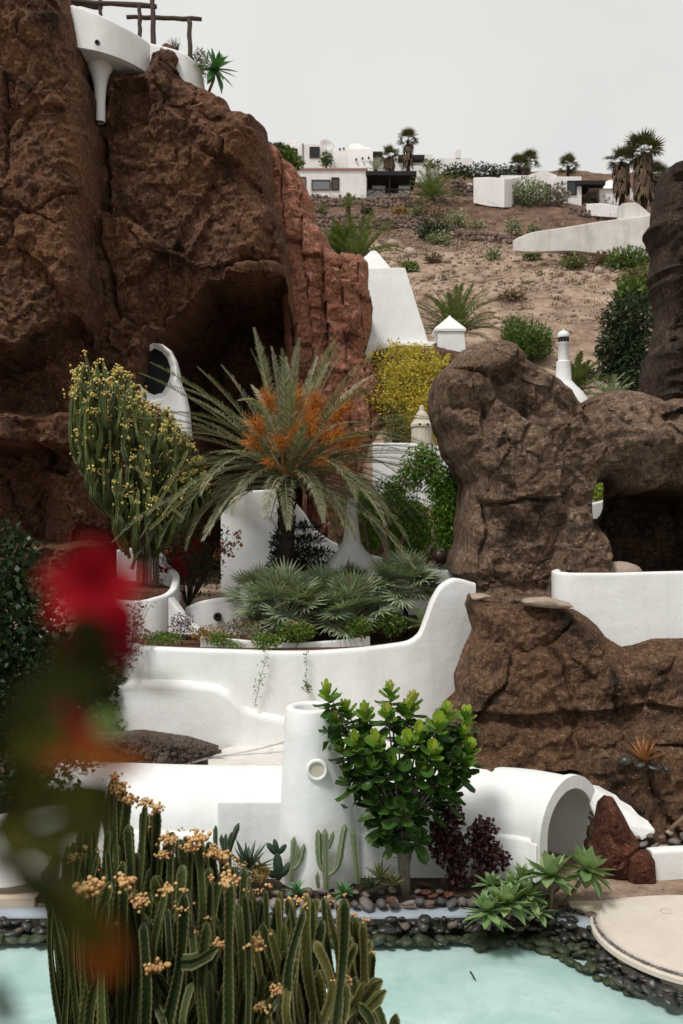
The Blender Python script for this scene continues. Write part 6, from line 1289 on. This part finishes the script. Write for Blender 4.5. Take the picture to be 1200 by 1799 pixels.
# house at right
D = 86
t = bld('gabled_house', 'white gabled house with curtained porch on the right of the hill')
prism('wall', [fr(372, 880, 935, D, 6), fr(308, 880, 935, D, 6)], 'plaster_far', t)
mb = MB(); q = [P(918, 365, D + .5), P(918, 312, D + .5), P(955, 298, D + .5), P(978, 308, D + .5), P(978, 365, D + .5)]; V = [tuple(v) for v in q] + [(v.x, v.y + 6, v.z) for v in q]; mb.add(V, [(4, 3, 2, 1, 0), (5, 6, 7, 8, 9), (1, 2, 7, 6), (2, 3, 8, 7), (0, 1, 6, 5), (3, 4, 9, 8)]); mb.build('gable_wall', M['plaster_far'], t)
boxpx(t, 'wall', 974, 1022, 310, 368, D + .2, 6, 'plaster_far', .05); window(t, 998, 1011, 320, 341, D + .2, 'window_glass', 'wood_dark'); boxpx(t, 'wall', 1018, 1066, 322, 368, D + 2.6, 4, 'plaster_far'); boxpx(t, 'roof', 1014, 1064, 317, 324, D - .2, 4, 'roof_dark')
for x0, x1 in ((1021, 1032), (1036, 1050)): window(t, x0, x1, 328, 355, D + 2.6, 'curtain', 'wood_dark', nm='curtained_window')
boxpx(t, 'porch_post', 1033, 1035, 322, 358, D, .15, 'wood_dark'); boxpx(t, 'wall', 1053, 1096, 330, 368, D + 1, 5, 'plaster_far', .05)
prism('roof', [fr(331, 1036, 1100, D + .8, 6), fr(316, 1072, 1090, D + 3, 1.5)], 'plaster_far', t); prism('chimney', [fr(322, 1078, 1088, D + 2.5, 1), fr(308, 1079, 1087, D + 2.5, 1)], 'roof_red', t); window(t, 958, 966, 326, 348, D + .5, 'shutter_brown', 'wood_dark', nm='door')
reset_origin(t)
strip('boundary_wall', [(832, 84, 312, 356), (860, 83, 311, 362), (886, 82, 314, 364), (912, 86, 310, 364)], 'tall white boundary wall at the left of the gabled house', 'plaster_far', t=.4, n=3, rr=.05)
strip('boundary_wall', [(1030, 80, 358, 378), (1055, 79, 357, 380), (1088, 78, 362, 382)], 'low white wall segment above the stone terrace at right', 'plaster_far', t=.4, n=4, rr=.05)
strip('ruined_wall', [(905, 64.8, 420, 440), (935, 65, 408, 442), (1000, 65.5, 398, 440), (1060, 66, 388, 446), (1110, 66, 382, 450), (1190, 66, 372, 450)], 'long weathered white wall slanting across the hillside at right', 'plaster_old', t=.5, n=4, rr=.05)
mb = MB(); q = [P(1088, 392, 66.3), P(1088, 362, 66.3), P(1094, 357, 66.3), P(1116, 355, 66.3), P(1124, 360, 66.3), P(1150, 382, 66.3), P(1150, 392, 66.3)]; n = len(q); mb.add([tuple(v) for v in q] + [(v.x, v.y + .6, v.z) for v in q], [tuple(range(n))[::-1], tuple(range(n, 2 * n))] + [(k, (k + 1) % n, n + (k + 1) % n, n + k) for k in range(n)]); tag(mb.build('gable_stub', M['plaster_old']), 'weathered white gable stub standing on the slanting hillside wall', 'wall')
strip('road_wall', [(735, 49.2, 583, 596), (800, 49.3, 580, 594), (900, 49.4, 577, 592), (1000, 49.4, 576, 590), (1085, 49.5, 575, 590)], 'thin beige roadside wall crossing the lower hillside', 'concrete_path', t=.3, n=4, rr=.04)
for px, py, w_ in [(822, 322, 8), (842, 328, 10), (1108, 330, 12)]:
    a = P(px, py + 16, 88); mb = MB(); mb.box(a.x, a.x + w_ * 88 / F, 88, 89, a.z - .5, a.z + 16 * 88 / F); tag(bevel(mb.build('gate_pillar', M['plaster_far']), .05), {822: 'square white gate pillar left of the boundary wall', 842: 'second white gate pillar touching the boundary wall', 1108: 'white pillar between the washingtonia trunks'}[px], 'pillar')
# dry stone terrace walls
def dry_wall(pts, label, seed, th=.5, size=.4):
    r = rng(seed); mesh = MB(); S = []
    for (x, y0, y1) in pts: g = ground_hit(x, y1); S.append((g.x, g.y, g.z, (y1 - y0) * g.y / F))
    S = catmull(S, 6); ms = [boulder_mesh('s', None, seed + k, 1, .8, .75, .4, 5, 3) for k in range(5)]; vs_ = [(np.array([v.co[:] for v in m.vertices]), [tuple(q.vertices) for q in m.polygons]) for m in ms]
    for i in range(len(S) - 1):
        L = np.linalg.norm(S[i + 1][:2] - S[i][:2]); n = max(1, int(L / (size * .6))); 
        for k in range(n):
            f = (k + .5) / n; s = S[i] + (S[i + 1] - S[i]) * f; gz = float(hill_z([s[0]], [s[1]])[0]); h = s[3] * 1.3 * r.uniform(.85, 1.1); rows = max(1, int(h / (size * .95)))
            for j in range(-1, rows):
                sz = size * r.uniform(.5, .85); v, fc = r.choice(vs_); a = r.uniform(0, 6.28); ca, sa = math.cos(a), math.sin(a); q = np.stack([v[:, 0] * ca - v[:, 1] * sa, v[:, 0] * sa + v[:, 1] * ca, v[:, 2]], 1) * sz + np.array([s[0] + r.uniform(-.1, .1), s[1] + r.uniform(-.12, .12), gz + (j + .5) * size * .95 + r.uniform(-.05, .05)]); mesh.add(q, fc)
    for m in ms: bpy.data.meshes.remove(m)
    c = S[len(S) // 2]; t = thing('dry_stone_wall', (c[0], c[1], c[2]), label, 'stone wall', 'dry stone terrace walls on the hill'); o = mesh.build('stones', M['dry_stone'], t); tag(o, kind='stuff')
dry_wall([(548, 344, 362), (600, 345, 362), (650, 346, 362), (700, 347, 364), (735, 348, 364)], 'dry stone wall right under the long low house', 71)
dry_wall([(550, 378, 400), (600, 380, 400), (650, 380, 402), (700, 380, 402), (748, 382, 404)], 'dry stone wall below the agave tufts, left of the prickly pears', 72)
dry_wall([(795, 402, 418), (850, 408, 424), (900, 412, 430), (950, 420, 440), (1010, 425, 446), (1060, 432, 450), (1090, 438, 454)], 'long dry stone wall running below the slanting white wall', 73)
dry_wall([(1000, 362, 378), (1040, 366, 384), (1088, 368, 386)], 'dry stone wall in front of the curtained porch', 74)
dry_wall([(795, 318, 345), (812, 322, 345), (830, 326, 345)], 'dark stone pile wall beside the gate pillars', 75)
# loose rubble on the slope
def rubble():
    r = rng(81); ms = [boulder_mesh('s', None, 90 + k, 1, .8, .6, .45, 5, 3) for k in range(6)]; vs_ = [(np.array([v.co[:] for v in m.vertices]), np.array([tuple(q.vertices) for q in m.polygons])) for m in ms]; VV = []; FF = []; b = 0
    N = 8000; xs = np.array([r.uniform(-3, 36) for _ in range(N)]); ys = np.array([r.uniform(46, 88) for _ in range(N)]); keep = fbm(A3(xs, ys, 0 * xs) * .25, 5, 3) > -.18; zs = hill_z(xs, ys)
    for x, y, z, k in zip(xs, ys, zs, keep):
        if not k: continue
        s = .07 + .2 * r.random() ** 4; 
        if r.random() < .03: s *= 2
        v, f = r.choice(vs_); a = r.uniform(0, 6.28); ca, sa = math.cos(a), math.sin(a); VV.append(np.stack([v[:, 0] * ca - v[:, 1] * sa, v[:, 0] * sa + v[:, 1] * ca, v[:, 2]], 1) * s + np.array([x, y, z + s * .15])); FF.append(f + b); b += len(v)
    for m in ms: bpy.data.meshes.remove(m)
    tag(inst('rubble', mesh_np('rubble', np.concatenate(VV), np.concatenate(FF), M['stone_pale'], False)), 'loose pale rubble strewn over the dry brown hillside', 'rubble', kind='stuff')
rubble()
BS = boulder_mesh('hill_boulder', M['stone_pale'], 5, 1, .8, .7, .35, 10, 7)
for i, (px, py, s, lb) in enumerate([(868, 525, .55, 'pale boulder in the middle of the bare slope'), (938, 440, .9, 'broad pale boulder below the long stone wall'), (968, 442, .7, 'pale boulder right of the broad one below the wall'), (720, 448, .7, 'pale boulder above the pyramid tower'), (690, 430, .5, 'small pale boulder by the palm tuft'), (1050, 478, .4, 'small pale boulder near the shrubs at right')]):
    g = ground_hit(px, py); tag(inst('hill_boulder', BS, None, g, (.1, .1, i * 1.7), s), lb, 'boulder')
# hillside shrubs
def hshrub(px, py, rx, ry, n, mat, label, seed, size=.28, asp=.45, stems=4, cat='shrub', d=None, shell=.45, name='hill_shrub'):
    g = ground_hit(px, py + ry * .9) if d is None else P(px, py + ry, d); dd = g.y
    return shrub(name, g, [(px, py, dd, rx, ry, rx * dd / F * .8), (px - rx * .4, py + ry * .3, dd, rx * .6, ry * .7, rx * dd / F * .5), (px + rx * .45, py + ry * .25, dd, rx * .55, ry * .7, rx * dd / F * .5)], n, size, mat, label, cat, seed, asp, 'shrubs on the hill', stems=stems, shell=shell, stem_r=.04)
HS = [(930, 338, 34, 26, 1500, 'leaf_pale', 'round pale green shrub in front of the gabled house'), (980, 345, 22, 24, 700, 'leaf_grey', 'bare greyish shrub right of the round pale one'), (922, 366, 34, 8, 500, 'leaf_darkgreen', 'dark low growth at the foot of the round pale shrub'), (1062, 358, 30, 9, 500, 'leaf_darkgreen', 'dark hedge under the curtained porch'), (760, 405, 32, 20, 900, 'leaf_darkgreen', 'dark sprawling shrub below the spiky palm tuft'), (800, 385, 22, 16, 420, 'leaf_pale', 'prickly pear clump on the terrace left of the slope'), (770, 418, 20, 12, 340, 'leaf_pale', 'prickly pear clump in front of the dark sprawling shrub'), (733, 372, 14, 9, 240, 'leaf_pale', 'small prickly pear under the porch'), (902, 400, 14, 16, 260, 'leaf_pale', 'upright prickly pear at the end of the slanting wall'), (938, 402, 12, 7, 140, 'leaf_pale', 'low prickly pear touching the slanting wall'), (838, 396, 14, 8, 160, 'leaf_pale', 'small prickly pear right of the terrace clump'), (866, 448, 12, 10, 160, 'leaf_pale', 'lone small prickly pear below the long stone wall'), (1008, 462, 24, 14, 420, 'leaf_shrub', 'olive shrub on the slope below the long stone wall'), (935, 450, 16, 9, 240, 'leaf_green', 'green low shrub by the broad boulder'), (1005, 440, 14, 10, 240, 'leaf_dry', 'dry brown shrub against the long stone wall'),
      (1105, 455, 40, 20, 1100, 'leaf_green', 'green shrubs under the right end of the slanting wall'), (1120, 490, 36, 20, 900, 'leaf_shrub', 'olive shrub bank beside the dark pillar'), (1062, 455, 24, 12, 340, 'leaf_dry', 'straw-coloured shrub beside the green shrubs'), (900, 520, 26, 9, 200, 'leaf_dry', 'dry bush behind the boulder on the bare slope'), (760, 455, 12, 9, 160, 'leaf_dry', 'dry bush above the pyramid tower'), (705, 370, 16, 7, 200, 'leaf_rust', 'reddish succulent patch below the porch'), (645, 370, 12, 8, 160, 'leaf_darkgreen', 'dark tuft left of the reddish patch'), (500, 272, 18, 12, 420, 'leaf_green', 'bright green bush at the cliff edge on the hill'), (515, 286, 18, 10, 400, 'leaf_green', 'second bright green bush by the low house roof'), (488, 262, 14, 10, 320, 'leaf_darkgreen', 'dark bush peeping over the cliff edge'), (573, 280, 11, 14, 420, 'leaf_green', 'bright green shrub below the paned window'),
      (800, 302, 26, 12, 700, 'leaf_darkgreen', 'dark green bush left of the hilltop trees'), (845, 300, 34, 12, 900, 'leaf_darkgreen', 'dark green tree crown behind the gate pillars'), (885, 302, 26, 10, 600, 'leaf_darkgreen', 'dark green tree crown left of the gabled house'), (760, 370, 30, 12, 300, 'leaf_dry', 'dry grass under the spiky palm tuft'), (760, 288, 18, 7, 260, 'leaf_shrub', 'olive bush on the hilltop wall'), (565, 372, 12, 12, 240, 'leaf_shrub', 'olive tuft at the left end of the stone wall'), (720, 470, 16, 10, 200, 'leaf_green', 'green tuft right of the pyramid tower top'), (1120, 540, 50, 30, 0, 'leaf_green', '')]
for i, (px, py, rx, ry, n, m, lb) in enumerate(HS):
    if n: hshrub(px, py, rx, ry, n, m, lb, 700 + i * 3, d=(100 if py < 310 and px > 520 else (84 if 855 < px < 1000 and 330 < py < 370 else (88 if 1030 < px < 1095 and py < 370 else (62 if px < 520 else None)))))
# trees between hill and garden
hshrub(925, 600, 48, 34, 4200, 'leaf_green', 'feathery green tree behind the round boulder', 821, .24, .22, 6, 'tree', 44, name='feathery_tree')
hshrub(905, 575, 20, 20, 900, 'leaf_green', 'young feathery green tree beside the obelisk palm', 823, .22, .22, 6, 'tree', 45, name='feathery_tree')
shrub('dark_tree', P(1095, 690, 40), [(1105, 560, 40, 45, 45, 1.2), (1090, 610, 40, 40, 50, 1.2), (1120, 630, 39.5, 36, 50, 1), (1075, 640, 40, 26, 40, .8), (1110, 670, 39, 40, 26, .9)], 6500, .24, 'leaf_darkgreen', 'dark drooping tree beside the rock pillar', 'tree', 825, .3, stems=5, part='crown', stem_r=.06, droop=.5)
hshrub(1115, 520, 32, 26, 1500, 'leaf_green', 'sunlit green tree top above the dark drooping tree', 827, .25, .4, 4, 'tree', 42, name='green_tree')
shrub('green_bush', P(1050, 885, 34.4), [(1052, 862, 34.4, 24, 26, .4)], 700, .12, 'leaf_top', 'yellow-green bush seen through the hole in the boulder', seed=829)
hshrub(1022, 655, 22, 12, 400, 'leaf_darkgreen', 'dark low bush behind the lantern chimney', 831, .2, .3, 3, d=39)
def bush_palm(px, py, d, n, L, mat, label, seed, zb=None, spread=1.0, nl=26, ll=.45, lean=0):
    r = rng(seed); b = P(px, py, d); t = thing('palm_tuft', b, label, 'palm tree', 'bushy palms on the slope')
    MB().tube([Vector((0, 0, -1.5)), Vector((0, 0, .1))], [.25, .2], 8).build('trunk', M['trunk_palm'], t, True, True)
    for i in range(n):
        u = (i + .5) / n; az = i * 2.4 + r.uniform(-.2, .2); mb = MB(); frond(mb, (0, 0, 0), az, R(86 - 70 * u * spread) + r.uniform(-.08, .08), L * r.uniform(.85, 1.1), r.uniform(.4, 1.1), r, nl, ll, .03, .03); mb.build('frond', M[mat], t, False, True)
bush_palm(630, 462, 47, 34, 2.7, 'frond_far', 'bushy green palm behind the white pyramid cap', 841)
bush_palm(596, 450, 48, 20, 1.9, 'leaf_green', 'pale green palm tuft left of the pyramid cap', 842)
bush_palm(800, 590, 44, 40, 2.6, 'frond_far', 'bushy palm between the pyramid tower and the boulder', 843)
bush_palm(760, 352, 84, 44, 3.2, 'frond_far', 'spiky palm tuft right of the porch on the hill', 844, nl=22, ll=.6)
bush_palm(612, 366, 80, 20, 1.3, 'frond_far', 'small agave-like palm tuft under the long low house', 845, nl=8, ll=.4)
bush_palm(738, 374, 82, 16, 1.3, 'leaf_shrub', 'small spiky tuft under the porch corner', 846, nl=8, ll=.4)
bush_palm(1010, 690, 38, 26, 1.7, 'frond_far', 'palm tuft behind the lantern chimney', 847)
bush_palm(1072, 708, 31, 16, 1.15, 'fan_green', 'bright strap-leaved tuft on the boulder saddle', 848, nl=12, ll=.3)
bush_palm(660, 300, 98, 12, 1.6, 'frond_far', 'small aloe-like tuft before the courtyard house', 849, nl=8, ll=.5)
# washingtonia palms
for i, (px, ytop, ybase, d, n, L, sk, lb) in enumerate([(717, 247, 305, 97, 20, 1.0, (150, 3.0, 1.5), 'tall slim washingtonia palm behind the porch roof'), (684, 276, 308, 96, 18, 1.0, (160, 1.0, 1.5), 'short washingtonia palm with brown skirt behind the porch'), (925, 290, 322, 96, 16, 1.2, (60, 1, 1), 'washingtonia crown behind the gable'), (912, 292, 322, 97, 20, 1.0, (40, 1, 1), 'washingtonia crown just left of the gable palm'), (998, 293, 322, 97, 18, 1.0, (30, .6, .6), 'round washingtonia crown above the porch roof'), (1092, 285, 362, 72, 20, 1.05, (220, 3.0, 1.7), 'shaggy washingtonia palm left of the tallest palm'), (1130, 268, 362, 70, 25, 1.25, (320, 3.6, 2.0), 'tallest shaggy washingtonia palm by the rock pillar'), (1152, 312, 365, 76, 24, 1.0, (80, 2, 1.4), 'washingtonia palm half hidden by the rock pillar')]):
    g = P(px, ybase, d); h = (ybase - ytop) * d / F; fan_palm(px, ybase, d, g.z - .5, n, L * .8, 860 + i, lb, 'frond_washingtonia', 1.05, 0, 'washingtonia palms on the hill', 'washingtonia_palm', .7 * L, (sk[0], sk[1], sk[2] * .5), h + .5, .2)
def scrub():
    r = rng(97); pts = []
    for _ in range(1100):
        x = r.uniform(-3, 38); y = r.uniform(47, 90)
        if fbm(A3([x], [y], [0.0]) * .22, 19, 3)[0] < r.uniform(-.45, .2): continue
        z = float(hill_z([x], [y])[0]); s = .12 + .3 * r.random() ** 2
        for k in range(int(10 + 60 * s)): pts.append((Vector((x + r.gauss(0, s), y + r.gauss(0, s), z + abs(r.gauss(0, s * .6)))), Vector((r.uniform(-.5, .5), r.uniform(-.5, .5), 1)).normalized()))
    V, Fs = leaves_np(pts, .16, .35, r, up=.6); tag(inst('dry_scrub', mesh_np('dry_scrub', V, Fs, M['leaf_dry'], False)), 'sparse dry scrub dotted over the brown hillside', 'scrub', kind='stuff')
scrub()
def green_scrub():
    r = rng(98); pts = []
    for _ in range(150):
        x = r.uniform(-3, 38); y = r.uniform(56, 90); z = float(hill_z([x], [y])[0]); s = .15 + .35 * r.random() ** 2
        for k in range(int(16 + 70 * s)): pts.append((Vector((x + r.gauss(0, s), y + r.gauss(0, s), z + abs(r.gauss(0, s * .6)))), Vector((r.uniform(-.5, .5), r.uniform(-.5, .5), 1)).normalized()))
    V, Fs = leaves_np(pts, .17, .35, r, up=.6); tag(inst('green_scrub', mesh_np('green_scrub', V, Fs, M['leaf_darkgreen'], False)), 'low dark green scrub growing among the stones of the hillside', 'scrub', kind='stuff')
green_scrub()
